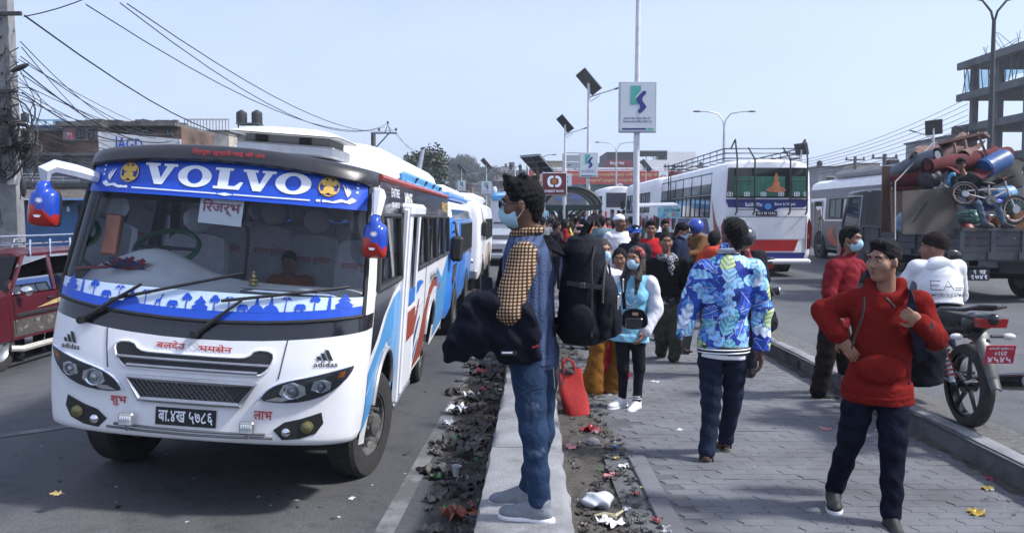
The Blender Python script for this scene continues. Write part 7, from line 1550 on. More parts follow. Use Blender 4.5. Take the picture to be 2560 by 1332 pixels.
def strap_tube(name,pts,w,t,mat,parent):
 """flat webbing strap through points"""
 pts=[Vector(p)for p in pts];mb=MB();vs=[]
 for i,p in enumerate(pts):
  d=(pts[min(i+1,len(pts)-1)]-pts[max(i-1,0)]).normalized();s_=d.cross(Vector((0,1,0))if abs(d.y)<.9 else Vector((1,0,0))).normalized()*w/2;n_=d.cross(s_).normalized()*t/2;vs+=[p-s_-n_,p+s_-n_,p+s_+n_,p-s_+n_]
 mb.add(vs,[(i*4+j,i*4+(j+1)%4,i*4+4+(j+1)%4,i*4+4+j)for i in range(len(pts)-1)for j in range(4)]+[(0,1,2,3),tuple(len(vs)-4+j for j in range(4))]);return mb.build(name,mat,parent,smooth=60)
# ================================================================== the people one can tell apart
def node_mat(name,fn,rough=.85):
 m=bpy.data.materials.new(name);m.use_nodes=True;nt=m.node_tree;b=nt.nodes['Principled BSDF'];b.inputs['Roughness'].default_value=rough;b.inputs['Specular IOR Level'].default_value=.25
 tc=nt.nodes.new('ShaderNodeTexCoord');fn(nt,tc,b);MATS[name]=m;return m
def _ramp(nt,src,stops,interp='LINEAR'):
 r=nt.nodes.new('ShaderNodeValToRGB');r.color_ramp.interpolation=interp;e=r.color_ramp.elements
 while len(e)>1:e.remove(e[0])
 e[0].position=stops[0][0];e[0].color=c4(stops[0][1])
 for p,c in stops[1:]:q=e.new(p);q.color=c4(c)
 nt.links.new(src,r.inputs[0]);return r.outputs[0]
def _mix(nt,a,b,f,mode='MIX'):
 m=nt.nodes.new('ShaderNodeMix');m.data_type='RGBA';m.blend_type=mode
 for s_,v in((0,f),(6,a),(7,b)):
  if hasattr(v,'is_linked')or hasattr(v,'node'):nt.links.new(v,m.inputs[s_])
  else:m.inputs[s_].default_value=v if s_==0 else c4(v)
 return m.outputs[2]
def plaid(nt,tc,b):
 outs=[]
 for dr,sc in(('Y',19),('Z',19)):
  w_=nt.nodes.new('ShaderNodeTexWave');w_.bands_direction=dr;w_.inputs['Scale'].default_value=sc;w_.inputs['Distortion'].default_value=.5;w_.inputs['Detail Scale'].default_value=.6;nt.links.new(tc.outputs['Object'],w_.inputs[0])
  outs.append(_ramp(nt,w_.outputs['Fac'],[(.0,(.12,.10,.11)),(.3,(.2,.15,.14)),(.46,(.85,.8,.74)),(1,(1,.95,.88))]))
 nt.links.new(_mix(nt,_mix(nt,outs[0],outs[1],1.0,'MULTIPLY'),(.45,.345,.25),1.0,'MULTIPLY'),b.inputs['Base Color'])
M_PLAID=node_mat('plaid_shirt',plaid)
def knit(nt,tc,b):
 w_=nt.nodes.new('ShaderNodeTexWave');w_.bands_direction='Y';w_.inputs['Scale'].default_value=9;w_.inputs['Distortion'].default_value=.4;nt.links.new(tc.outputs['Object'],w_.inputs[0])
 v=_n(nt,'ShaderNodeTexVoronoi',Scale=110.0);nt.links.new(tc.outputs['Object'],v.inputs['Vector'])
 c=_ramp(nt,w_.outputs['Fac'],[(0,(.026,.040,.09)),(.35,(.046,.07,.145)),(1,(.056,.084,.17))]);nt.links.new(c,b.inputs['Base Color'])
 ad=nt.nodes.new('ShaderNodeMath');ad.operation='ADD';nt.links.new(w_.outputs['Fac'],ad.inputs[0]);nt.links.new(v.outputs['Distance'],ad.inputs[1]);bp=_n(nt,'ShaderNodeBump',Strength=.6,Distance=.006);nt.links.new(ad.outputs[0],bp.inputs['Height']);nt.links.new(bp.outputs[0],b.inputs['Normal'])
M_KNIT=node_mat('blue_knit',knit,.95)
def mth(nt,op,a,b=None):
 n=nt.nodes.new('ShaderNodeMath');n.operation=op
 for i,v in enumerate((a,b)):
  if v is None:continue
  if isinstance(v,(int,float)):n.inputs[i].default_value=v
  else:nt.links.new(v,n.inputs[i])
 return n.outputs[0]
def floral(nt,tc,b):
 no=_n(nt,'ShaderNodeTexNoise',Scale=3.0,Detail=3.0);nt.links.new(tc.outputs['Object'],no.inputs['Vector'])
 col=_ramp(nt,no.outputs['Fac'],[(.35,(.010,.02,.22)),(.5,(.03,.08,.42)),(.62,(.012,.014,.05)),(.7,(.10,.25,.55))])
 for i,(sc,L,wd,fr,pal)in enumerate(((7.0,.105,.050,150,[(0,(.07,.22,.60)),(.35,(.22,.48,.74)),(.6,(.02,.05,.36)),(.8,(.12,.40,.50))]),(5.2,.14,.036,110,[(0,(.20,.45,.75)),(.4,(.36,.50,.28)),(.62,(.55,.64,.76)),(.8,(.05,.14,.52))]),(4.6,.085,.055,170,[(0,(.40,.52,.26)),(.35,(.03,.08,.45)),(.6,(.14,.42,.54)),(.8,(.30,.55,.78))]))):
  mp=nt.nodes.new('ShaderNodeMapping');mp.inputs['Location'].default_value=(.37*i,0,.21*i);mp.inputs['Scale'].default_value=(1,.25,1);nt.links.new(tc.outputs['Object'],mp.inputs[0])
  v=_n(nt,'ShaderNodeTexVoronoi',Scale=sc);nt.links.new(mp.outputs[0],v.inputs['Vector'])
  d=nt.nodes.new('ShaderNodeVectorMath');d.operation='SUBTRACT';nt.links.new(mp.outputs[0],d.inputs[0]);nt.links.new(v.outputs['Position'],d.inputs[1])
  s3=nt.nodes.new('ShaderNodeSeparateXYZ');nt.links.new(d.outputs[0],s3.inputs[0]);cc=nt.nodes.new('ShaderNodeSeparateColor');nt.links.new(v.outputs['Color'],cc.inputs[0])
  an=mth(nt,'MULTIPLY',cc.outputs[0],6.283);cs,sn=mth(nt,'COSINE',an),mth(nt,'SINE',an)
  lx=mth(nt,'ADD',mth(nt,'MULTIPLY',cs,s3.outputs[0]),mth(nt,'MULTIPLY',sn,s3.outputs[2]));ly=mth(nt,'ABSOLUTE',mth(nt,'SUBTRACT',mth(nt,'MULTIPLY',cs,s3.outputs[2]),mth(nt,'MULTIPLY',sn,s3.outputs[0])))
  q=mth(nt,'DIVIDE',lx,L);edge=mth(nt,'MULTIPLY',mth(nt,'SUBTRACT',1.0,mth(nt,'MULTIPLY',q,q)),wd)
  vein=mth(nt,'SINE',mth(nt,'MULTIPLY',mth(nt,'SUBTRACT',lx,mth(nt,'MULTIPLY',ly,.8)),fr));edge2=mth(nt,'MULTIPLY',edge,mth(nt,'ADD',1.0,mth(nt,'MULTIPLY',vein,.28 if i==1 else .06)))
  m=mth(nt,'LESS_THAN',ly,edge2);rim=mth(nt,'LESS_THAN',ly,mth(nt,'SUBTRACT',edge2,.004))
  pc=_ramp(nt,cc.outputs[1],pal,'CONSTANT');sh=_ramp(nt,mth(nt,'MULTIPLY',mth(nt,'ADD',vein,1.0),.5),[(0,(.55,.6,.7)),(.35,(.95,.95,1)),(1,(1.35,1.3,1.25))]);pc=_mix(nt,pc,sh,1.0,'MULTIPLY');mid=mth(nt,'LESS_THAN',ly,.0022);pc=_mix(nt,pc,(.5,.58,.62),mid)
  col=_mix(nt,col,(.55,.62,.72)if i==1 else(.012,.016,.08),m);col=_mix(nt,col,pc,rim)
 nt.links.new(col,b.inputs['Base Color'])
M_FLORAL=node_mat('leaf_print_satin',floral,.5)
M_JEAN1=denim('worn_blue',(.022,.042,.088),(.17,.22,.30),.56);M_JEAN2=denim('dark',(.014,.02,.04),(.03,.045,.08),.6)
# ---- man with the backpack on the divider, in profile to the left
L1=Vector((.13,4.36,.205))
m1=Person('man in a blue knitted vest and face mask standing on the concrete divider',L1,R(-104),1.73,skin=SK3,res=.0085,
pix=dict(neck=(1315,590,.02),head=(1303,514,.0),chest=(1330,730,.02),pelvis=(1333,890,.02),sh_l=(1310,640,-.215),sh_r=(1345,635,.17),el_l=(1270,775,-.31),wr_l=(1205,772,-.2),el_r=(1300,770,.2),wr_r=(1222,748,.12),
hip_l=(1318,905,-.08),hip_r=(1348,905,.10),kn_l=(1335,1085,-.10),kn_r=(1352,1085,.10),an_l=(1350,1262,-.12),an_r=(1322,1226,.16)),head=(R(8),R(2)),toe=(R(8),R(-2)),build=.94)
m1.body(('hold','relax'));m1.hair('spiky');m1.mask();m1.face(False)
m1.top(M_PLAID,'shirt',.006,2.0,.9,'shirt',.005,3,sleeve_r=(.082,.078,.07,.055))
g=Sdf(.03);m1.tors(g,.024);g.cap(m1.J['neck'],m1.J['neck']+Vector((0,0,.1)),.066,.075,.01,True)
for d in 'rl':g.cap(m1.J['sh_'+d]+(m1.J['sh_'+d]-m1.J['neck'])*.25,m1.J['sh_'+d]+(m1.J['sh_'+d]-m1.J['neck'])*.6,.085,.11,.01,True)
g.noise=folds(.004,9);g.cut((0,0,-1),-(m1.J['pelvis'].z-.03));m1.part('vest',g,M_KNIT)
g=Sdf(.01);N_=m1.J['neck'];g.chain([N_+Vector((.066*math.cos(a),.068*math.sin(a)+.004,.018+.014*math.sin(a)))for a in[2*math.pi*i/12 for i in range(13)]],[.022]*13);m1.part('shirt_collar',g,M_PLAID,.007)
g=Sdf(.01);g.loft(m1.J['pelvis']+Vector((0,0,-.055)),m1.J['pelvis']+Vector((0,0,.03)),[(0,.166,.13),(1,.172,.134)],m1.J['sh_l']-m1.J['sh_r']);m1.part('vest_hem',g,M_KNIT)
m1.legs(M_JEAN1,'jeans',.010,(.088,.062,.058,.05),0,.005,5);m1.shoes(cloth('grey_knit_shoe',(.20,.22,.25),vs=40),pm('white_sole',(.66,.67,.68),.6))
for zz,xx in((-.085,.075),(-.085,-.07)):
 P0=m1.J['pelvis']+Vector((xx,.13,zz));mb=MB();mb.tube([P0+Vector((-.05,0,.05)),P0+Vector((-.045,.006,-.05)),P0+Vector((0,.01,-.075)),P0+Vector((.045,.006,-.05)),P0+Vector((.05,0,.05))],.0035,4);mb.build('pocket_seam',pm('seam_thread',(.12,.11,.10),.8),m1.root)
gl=MB();K=m1.k
for d in(-1,1):
 gl.tube([m1.hd((d*.034+.026*math.cos(a),-.104,.010+.019*math.sin(a)))for a in[2*math.pi*i/12 for i in range(12)]],.003,5,closed=True);gl.tube([m1.hd((d*.06,-.10,.015)),m1.hd((d*.082,-.03,.016)),m1.hd((d*.086,.02,.01))],.003,5)
gl.tube([m1.hd((-.01,-.106,.012)),m1.hd((.01,-.106,.012))],.003,5);sp_=gl.build('spectacles',M_BLACKP,m1.root)
mb=MB()
for d in(-1,1):put2d(mb,shape2d([circ(d*.034,.010,.025,.018,14)]),lambda x,z:m1.hd((x,-.104,z)))
mb.build('lens',glass('spec_lens',(.7,.8,.95),.9),sp_,smooth=0)
Mr=Matrix.Translation(L1)@Matrix.Rotation(R(-104),4,'Z')
bp_=empty('backpack',at(1462,725,4.42),(0,0,R(-104)),'large black backpack worn by the man in the blue vest','backpack');M_BAG=cloth('bag_black',(.010,.011,.016),.3,.6,.4);BR=.0095
def bagpart(n,g,m,res=BR,par=None):return link(n,g.mesh(n,m,res),par or bp_)
g=Sdf(.06);g.loft((0,0,-.26),(0,0,.25),[(0,.15,.10),(.12,.18,.13),(.6,.18,.125),(.9,.155,.1),(1,.10,.07)],(1,0,0));g.ell((0,0,-.2),(.16,.12,.08));g.ell((0,-.01,.2),(.14,.09,.09));g.noise=folds(.006,12,14,18);bagpart('main_pouch',g,M_BAG)
g=Sdf(.05);g.loft((0,.11,-.24),(0,.10,.08),[(0,.12,.06),(.3,.145,.075),(.8,.14,.065),(1,.10,.04)],(1,0,0));g.noise=folds(.005,13,14,20);fp=bagpart('front_pouch',g,M_BAG)
for x,z0_ in((-.10,.02),(.04,-.04),(.11,-.05)):mb=MB();mb.box((x,.185,z0_),(.012,.01,.07),bev=.003);mb.build('zip_pull',M_CHROME,fp)
mb=MB();mb.tube([(.16*math.cos(a),.115,-.05+.19*math.sin(a))for a in[math.pi*i/14 for i in range(15)]],.006,6);mb.build('zip',M_PLAST,bp_)
for sx in(-1,1):
 mb=MB();mb.tube([(sx*.165,.06,z)for z in(-.22,-.1,.05,.16)]+[(sx*.12,.07,.235)],.006,6);mb.build('piping',M_RUB,bp_)
 g=Sdf(.03);g.ell((sx*.175,.0,-.14),(.035,.08,.09));bagpart('side_pocket',g,M_BAG,.01);strap_tube('side_strap',[(sx*.186,-.06,.05),(sx*.20,.02,.04),(sx*.165,.11,.03)],.022,.006,M_RUB,bp_);mb=MB();mb.box((sx*.2,.02,.04),(.012,.03,.03),bev=.004);mb.build('buckle',M_PLAST,bp_)
g=Sdf(.03);g.loft((0,.165,-.22),(0,.16,-.06),[(0,.085,.025),(.5,.10,.03),(1,.08,.02)],(1,0,0));bagpart('lower_pocket',g,M_BAG)
mb=MB();mb.tube([(-.06,-.02,.26),(-.055,.02,.34),(0,.03,.37),(.055,.02,.34),(.06,-.02,.26)],.016,8);mb.build('top_handle',M_BAG,bp_)
for d in(-1,1):strap_tube('shoulder_strap',[(d*.10,-.08,.18),(d*.11,-.17,.25),(d*.12,-.30,.255),(d*.13,-.40,.16),(d*.14,-.43,.0),(d*.14,-.34,-.14),(d*.13,-.12,-.2)],.06,.016,M_BAG,bp_)
M_JKT=cloth('padded_black',(.008,.009,.016),.4,.65,.4)
jk=empty('jacket',(0,0,0),label='black jacket draped over the forearm of the man in the blue vest',cat='jacket')
A=lambda u,v,d:at(u,v,d)
g=Sdf(.03)
g.chain([A(1300,770,4.10),A(1240,755,4.10),A(1190,765,4.12)],[.06,.065,.06])
for pts,rs in(([(1215,770),(1180,830),(1150,885)],[.075,.075,.05]),([(1185,775),(1150,835),(1128,895)],[.06,.06,.035]),([(1245,775),(1225,840),(1200,885)],[.07,.065,.035]),([(1270,780),(1265,840),(1258,890)],[.07,.065,.04]),([(1295,780),(1300,840),(1300,893)],[.065,.06,.04]),([(1315,790),(1330,840),(1340,885)],[.05,.045,.03])):g.chain([A(u,w_,4.08+.01*i)for i,(u,w_)in enumerate(pts)],rs)
g.noise=folds(.013,31,42,34);link('shell',g.mesh('shell',M_JKT,.008),jk)
mb=MB();q0=A(1272,882,4.03);mb.box(q0,(.075,.004,.022));mb.m=1;mb.box(A(1268,881,4.025),(.05,.004,.008));mb.m=2;mb.box(A(1338,863,4.055),(.03,.004,.018),rot=(0,R(-20),0));mb.build('care_label',[M_BLKT,M_PRINT,M_REDT],jk,smooth=0)
ph=empty('phone',A(1216,720,4.3),(R(55),R(20),R(30)),'dark smartphone held above the draped jacket','phone');mb=MB();mb.box((0,0,0),(.075,.15,.009),bev=.004);mb.build('case',M_PLAST,ph);mb=MB();mb.box((0,0,.0055),(.068,.14,.001));mb.build('screen',M_PANE,ph,smooth=0)
# ---- man in the red hoodie
L2=Vector((2.07,4.95,0));M_RED=cloth('red_fleece',(.165,.011,.009),.12,.92,.3,col2=(.125,.008,.007),thr=.55);M_NAVYT=cloth('navy_track',(.006,.007,.016),.3)
m2=Person('man in a red hoodie and navy track trousers walking towards the camera',L2,R(-14),1.66,skin=SK1,res=.009,build=.99,
pix=dict(neck=(2215,735,-.02),head=(2208,655,-.06),chest=(2195,830,-.02),pelvis=(2192,955,0),sh_r=(2140,752,.05),sh_l=(2298,756,-.05),el_r=(2056,778,.14),wr_r=(2098,842,-.02),el_l=(2336,848,-.08),wr_l=(2300,806,-.26),
hip_r=(2155,965,.02),hip_l=(2232,968,-.02),kn_r=(2128,1090,.0),kn_l=(2232,1110,-.14),an_r=(2084,1228,.14),an_l=(2228,1300,-.22)),head=(R(-46),R(0)),toe=(R(-4),R(6)))
dd=lambda a,b:(m2.J[b]-m2.J[a])
m2.body(('flat','fist'),hkw=dict(l=dict(hd=Vector((-.55,-.3,.35)),pn=Vector((-.2,.9,.2))),r=dict(hd=Vector((.55,-.1,-.75)),pn=Vector((.3,.9,.1)))));m2.face();m2.hair('fade')
m2.top(M_RED,'hoodie',.026,1.93,.79,'hood',.005,7,sleeve_r=(.068,.06,.058,.048))
g=Sdf(.03);J=m2.J;cpt=(J['pelvis']+J['chest'])/2+Vector((0,-.125,-.05));g.ell(cpt,(.135,.045,.085));g.noise=folds(.003,8);m2.part('front_pocket',g,M_RED)
g=Sdf(.02);up=(J['chest']-J['pelvis']).normalized();b0=J['pelvis']-up*.10;g.loft(b0,b0+up*.05,[(0,.19,.158),(1,.202,.168)],J['hip_l']-J['hip_r']);m2.part('hem_band',g,M_RED)
for a,b in(((2160,742),(2135,872)),((2215,745),(2236,768))):mb=MB();q=[at(a[0]+(b[0]-a[0])*i/5+(6*math.sin(i)if b[1]>800 else 0),a[1]+(b[1]-a[1])*i/5,L2.y-.235-.01*math.sin(i))for i in range(6)];Mi2=(Matrix.Translation(L2)@Matrix.Rotation(R(-14),4,'Z')).inverted();mb.tube([Mi2@p for p in q],.007,6);mb.build('drawstring',M_BLKT,m2.root)
m2.legs(M_NAVYT,'track_trousers',.012,(.092,.066,.06,.046),0,.005,6);m2.shoes(pm('black_mesh_shoe',(.012,.012,.014),.6,var=.5,vs=40),pm('white_sole',(.66,.67,.68),.6),name='trainer')
mb=MB();W_=J['wr_l']*.86+J['el_l']*.14;ax=(J['wr_l']-J['el_l']).normalized();mb.tube([W_-ax*.014,W_+ax*.014],.041,16);wt=mb.build('watch_strap',M_RUB,m2.root);mb=MB();mb.cyl(W_+Vector((.028,-.034,0)),W_+Vector((.034,-.046,0)),.02,n=16);mb.build('watch_face',M_PANE,wt)
bk2=empty('backpack',at(2295,870,5.2),(0,0,R(-14)),'dark rucksack on one shoulder of the man in the red hoodie','backpack')
g=Sdf(.06);g.loft((.05,.04,-.22),(.02,.02,.2),[(0,.11,.09),(.5,.13,.1),(1,.08,.06)],(1,0,0));g.noise=folds(.006,14);link('main_pouch',g.mesh('main_pouch',M_BAG,.012),bk2)
Mb=(Matrix.Translation(bk2.location)@Matrix.Rotation(R(-14),4,'Z')).inverted();strap_tube('shoulder_strap',[Mb@at(u,v,d)for u,v,d in((2290,722,5.1),(2282,714,4.95),(2276,728,4.80),(2278,770,4.70),(2286,810,4.69),(2296,850,4.74),(2305,900,4.9))],.055,.012,cloth('strap_navy',(.018,.02,.035)),bk2)
# ---- man in the leaf-print jacket, back to the camera
L3=Vector((1.50,6.12,0))
m3=Person('man in a bright leaf print jacket and dark jeans walking away',L3,R(176),1.69,skin=SK3,res=.0095,
pix=dict(neck=(1822,640,.02),head=(1836,592,.03),chest=(1818,740,0),pelvis=(1808,872,0),sh_l=(1758,676,0),sh_r=(1886,676,0),el_l=(1722,768,.02),wr_l=(1712,838,-.02),el_r=(1905,772,.02),wr_r=(1903,880,-.02),
hip_l=(1776,880,0),hip_r=(1838,880,0),kn_l=(1778,1015,-.02),kn_r=(1832,1000,.06),an_l=(1766,1142,-.12),an_r=(1812,1104,.16)),head=(R(14),R(0)),toe=(R(4),R(-10)))
m3.body(('relax','hold'));m3.hair('short')
m3.top(M_FLORAL,'jacket',.026,1.93,.905,'stand',.006,15,sleeve_r=(.074,.068,.064,.052))
J=m3.J;up=(J['chest']-J['pelvis']).normalized();g=Sdf(.01);b0=J['pelvis']+up*.0;g.loft(b0-up*.03,b0+up*.035,[(0,.178,.136),(1,.19,.146)],J['hip_l']-J['hip_r']);rb=m3.part('rib_hem',g,M_BLKT)
for q in(-.012,.012):mb=MB();xd=(J['sh_l']-J['sh_r']).normalized();yd=up.cross(xd);mb.tube([b0+up*q+xd*(.189+q*.1)*math.cos(a)+yd*(.147+q*.1)*math.sin(a)for a in[2*math.pi*i/32 for i in range(32)]],.005,5,closed=True);mb.build('rib_stripe',M_PRINT,rb)
for d in 'rl':
 ax=(J['wr_'+d]-J['el_'+d]).normalized();c0=J['wr_'+d]-ax*.03;mb=MB();mb.tube([c0-ax*.028,c0+ax*.022],[.05,.042],16);cf=mb.build('cuff',M_BLKT,m3.root)
 for q in(-.012,.008):mb=MB();mb.tube([c0+ax*(q-.003),c0+ax*(q+.003)],.0505-q*.1,16);mb.build('rib_stripe',M_PRINT,cf)
nk=J['neck']+Vector((0,-.005,.012));mb=MB();mb.tube([nk,nk+Vector((0,-.006,.035))],[.08,.076],20,cap=False);cl_=mb.build('rib_collar',M_PRINT,m3.root)
for q in(.004,.016,.028):mb=MB();mb.tube([nk+Vector((0,0,q)),nk+Vector((0,0,q+.006))],.0825-q*.08,20,cap=False);mb.build('rib_stripe',M_BLKT,cl_)
g=Sdf(.01);g.loft(b0-up*.06,b0-up*.0,[(0,.172,.13),(1,.176,.134)],J['hip_l']-J['hip_r']);m3.part('shirt_tail',g,M_PRINT)
m3.legs(M_JEAN2,'jeans',.010,(.084,.06,.056,.048),0,.0055,16);m3.sandals(pm('brown_sandal',(.05,.038,.03),.7,var=.3,vs=20))
ph3=empty('phone',Mi@Vector((0,0,0))if False else at(1716,862,6.05),(R(10),R(5),R(20)),'phone in the left hand of the man in the leaf print jacket','phone');mb=MB();mb.box((0,0,0),(.07,.01,.14),bev=.004);mb.build('case',M_PLAST,ph3)
# ---- girl with a light blue sweatshirt and shoulder bag
L4=Vector((1.04,7.72,0));M_SWB=cloth('sweat_sky',(.22,.50,.68),.06);M_SWW=cloth('sweat_white',(.62,.63,.70),.05)
g1_=Person('girl in a sky blue and white sweatshirt with mask and long hair',L4,R(-16),1.49,skin=SK1,fem=True,res=.009,
pix=dict(neck=(1585,690,.01),head=(1588,648,-.03),chest=(1582,745,0),pelvis=(1574,835,0),sh_r=(1543,708,.03),sh_l=(1625,708,-.03),el_r=(1530,770,.05),wr_r=(1545,822,-.05),el_l=(1640,772,0),wr_l=(1610,832,-.10),hip_r=(1556,842,0),hip_l=(1594,842,0),kn_r=(1558,920,-.02),kn_l=(1598,920,-.02),an_r=(1556,998,.04),an_l=(1592,1008,-.03)),head=(R(-20),R(0)),toe=(R(-34),R(-16)))
g1_.body();g1_.face(False);g1_.hair('long',M_HAIRB);g1_.mask()
g1_.top(M_SWB,'sweatshirt',.024,.25,.83,None,.005,21,sleeve_r=(.06,.058,.05,.05))
for d in 'rl':g=Sdf(.02);g1_.arm(g,d,.022,1.9,.03,(.056,.052,.05,.044));g.noise=folds(.006,22);g1_.part('sleeve',g,M_SWW)
for d in 'rl':J=g1_.J;ax=(J['wr_'+d]-J['el_'+d]).normalized();mb=MB();mb.tube([J['wr_'+d]-ax*.03,J['wr_'+d]+ax*.012],[.046,.038],14);mb.build('cuff',M_SWB,g1_.root)
g1_.legs(cloth('leggings_black',(.013,.014,.018),.2),'leggings',.006,(.076,.054,.05,.036),0,.002,3)
for d in 'rl':
 A_=g1_.J['an_'+d];mb=MB();mb.tube([A_+Vector((0,0,.0)),A_+Vector((0,0,.085))],[.037,.042],14);sk_=mb.build('sock',M_BLKT,g1_.root)
 for z in(.045,.065):mb=MB();mb.tube([A_+Vector((0,0,z)),A_+Vector((0,0,z+.009))],.0425,14);mb.build('sock_stripe',M_PRINT,sk_)
g1_.shoes(pm('white_leather',(.62,.63,.64),.5,var=.06),pm('white_sole',(.66,.67,.68),.6),name='trainer')
J=g1_.J;sm=J['chest']+Vector((0,-.135,.0));mb=MB();mb.tube([sm+Vector((.07*math.cos(a),.03*math.cos(a)**2,.075*math.sin(a)))for a in[2*math.pi*i/24 for i in range(24)]],.0035,5,closed=True);mb.tube([sm+Vector((.04*math.cos(a),-.004,-.01+.04*math.sin(a)))for a in[math.pi+math.pi*i/10 for i in range(11)]],.0035,5);mb.ell(sm+Vector((-.022,-.006,.03)),(.008,.005,.018));mb.ell(sm+Vector((.022,-.006,.03)),(.008,.005,.018));mb.build('smile_print',M_SWW,g1_.root)
mb=MB();mb.ell(g1_.hd((.055,-.03,.10)),(.032,.02,.02));mb.ell(g1_.hd((.085,-.01,.06)),(.022,.02,.032));mb.ell(g1_.hd((.07,-.02,.08)),(.012,.012,.012));mb.build('hair_bow',pm('bow_red_white',(.5,.06,.05),.6,var=.2,vs=30,col2=(.6,.6,.7),thr=.5),g1_.root)
sb_=empty('shoulder_bag',at(1588,795,7.54),(0,0,R(-16)),'small black shoulder bag worn by the girl in the sky blue sweatshirt','bag')
mb=MB();mb.prism(smooth_poly([(-.11,-.09),(.11,-.09),(.115,.02),(.07,.085),(-.07,.085),(-.115,.02)],2),lambda x,z,d:Vector((x,-d,z)),.07);mb.build('bag_body',M_BAG,sb_);mb=MB();mb.box((0,-.075,-.035),(.15,.02,.09),bev=.008);mb.build('bag_pocket',M_BLACKP,sb_);mb=MB();mb.box((.01,-.076,.045),(.05,.006,.026));mb.build('bag_tag',pm('tag_brown',(.4,.25,.16),.6),sb_)
mb=MB();mb.box((-.17,-.03,-.03),(.075,.06,.16),bev=.025);mb.build('pouch',M_BAG,sb_);strap_tube('bag_strap',[(-.09,-.03,.08),(-.10,-.035,.2),(-.085,-.02,.32),(-.05,.06,.40)],.03,.008,M_BAG,sb_)
# ---- woman with brown flared trousers behind her
L5=Vector((.88,8.35,0))
w5=Person('woman with a face mask, white top and brown flared trousers behind the girl',L5,R(10),1.55,skin=SK1,fem=True,res=.010,pix=dict(neck=(1508,672,0),head=(1509,628,-.03),sh_r=(1478,690,0),sh_l=(1545,690,0),el_l=(1565,730,-.08),wr_l=(1540,712,-.2),hip_r=(1500,828,0),hip_l=(1545,828,0),kn_r=(1490,905,-.02),kn_l=(1550,905,0),an_r=(1478,972,0),an_l=(1532,975,.05)),toe=(R(-50),R(-30)),head=(R(6),0))
w5.body();w5.face(False);w5.hair('tied',M_HAIRB);w5.mask();w5.top(M_SWW,'top',.02,1.9,.80,None,.006,24);w5.legs(cloth('ochre_brown',(.20,.085,.018),.12),'flared_trousers',.014,(.09,.07,.075,.085),.035,.004,6);w5.shoes(cloth('grey_blue_shoe',(.25,.29,.34)),pm('white_sole',(.66,.67,.68),.6),name='trainer')
mb=MB();mb.tube([w5.hd((.05*math.cos(a),-.03+.05*math.sin(a),-.15+.02*math.sin(a)))for a in[math.pi+math.pi*i/10 for i in range(11)]],.003,5);mb.build('necklace',M_GOLD,w5.root)
# ---- child between them
k6=Person('frowning child with dark hair squeezed between the masked woman and the girl',Vector((1.02,8.75,0)),R(-4),1.45,skin=SK2,fem=True,res=.011,pix=dict(neck=(1553,678,0),head=(1549,648,-.03)),head=(R(-6),R(4)),toe=(0,0))
k6.body();k6.face();k6.hair('tied');k6.top(cloth('lilac_white',(.5,.48,.58)),'top',.018,1.9,.84,None,.005,27);k6.legs(cloth('crimson',(.25,.012,.022)),'skirt_trousers',.016,(.09,.085,.08,.08),.02,.004,8);k6.sandals(M_PLAST)
# ---- man in the black hoodie with a checked scarf
L7=Vector((1.80,10.15,0));M_BLKC=cloth('black_sweat',(.010,.010,.012),.3)
m7=Person('man in a black hoodie with a checked scarf and olive joggers',L7,R(4),1.60,skin=SK2,res=.011,build=1.05,pix=dict(sh_r=(1632,658,0),sh_l=(1704,658,0),neck=(1667,648,0),head=(1665,606,-.03),hip_r=(1657,782,0),hip_l=(1690,782,0),kn_r=(1658,845,.1),kn_l=(1692,840,-.05),an_r=(1652,885,.35),an_l=(1684,898,0),el_l=(1714,716,0),wr_l=(1708,762,-.05),el_r=(1628,716,0),wr_r=(1645,765,-.08)),head=(R(-4),0),toe=(R(-10),R(20)))
m7.body();m7.face();m7.hair('bun');m7.top(M_BLKC,'hoodie',.026,1.95,.84,None,.006,31,sleeve_r=(.072,.064,.06,.048));m7.legs(cloth('olive',(.05,.055,.042),.15),'joggers',.016,(.1,.08,.075,.055),0,.006,9);m7.sandals(M_PLAST)
def checks(nt,tc,b):ck=_n(nt,'ShaderNodeTexChecker',Scale=42.0);ck.inputs[1].default_value=(.3,.32,.35,1);ck.inputs[2].default_value=(.02,.022,.03,1);nt.links.new(tc.outputs['Object'],ck.inputs[0]);nt.links.new(ck.outputs[0],b.inputs['Base Color'])
M_CHK=node_mat('checked_scarf',checks)
g=Sdf(.02);N_=m7.J['neck'];g.chain([N_+Vector((.085*math.cos(a),.08*math.sin(a),.01+.015*math.sin(2*a)))for a in[2*math.pi*i/10 for i in range(11)]],[.045]*11);g.chain([N_+Vector((.01,-.11,-.02)),N_+Vector((.02,-.13,-.1)),N_+Vector((.03,-.135,-.17))],[.04,.032,.02]);g.noise=folds(.006,4,40,60);m7.part('scarf',g,M_CHK,.01)
# ---- further single people
def simple(label,u,d,h,heading,topc,botc,hairs='short',skin=SK2,res=.013,z=0.0,head=(0,0),maskm=None,face=True,fem=False,sleeve=1.95,collar=None,pose=None,topn='jacket',hem=.85,shoe=True,e=.02,cat='person',group=None,topm=None,botm=None,hat=None,hands=('relax','relax'),pix=None,build=1.0):
 x=(u-1280)/2150*d;p=Person(label,Vector((x,d,z)),heading,h,pose=pose,pix=pix,head=head,skin=skin,res=res,fem=fem,build=build);r=random.Random(label)
 p.body(hands)
 if face:p.face(maskm is None)
 if hairs:p.hair(hairs)
 if maskm:p.mask(maskm,res<.014)
 p.top(topm or cloth('t_%d_%d_%d'%tuple(int(c*1000)for c in topc),topc),topn,e,sleeve,hem,collar,.005,r.randint(0,99));p.legs(botm or cloth('b_%d_%d_%d'%tuple(int(c*1000)for c in botc),botc),'trousers',.013,amp=.004,seed=r.randint(0,99))
 if shoe:p.shoes(M_PLAST)
 return p
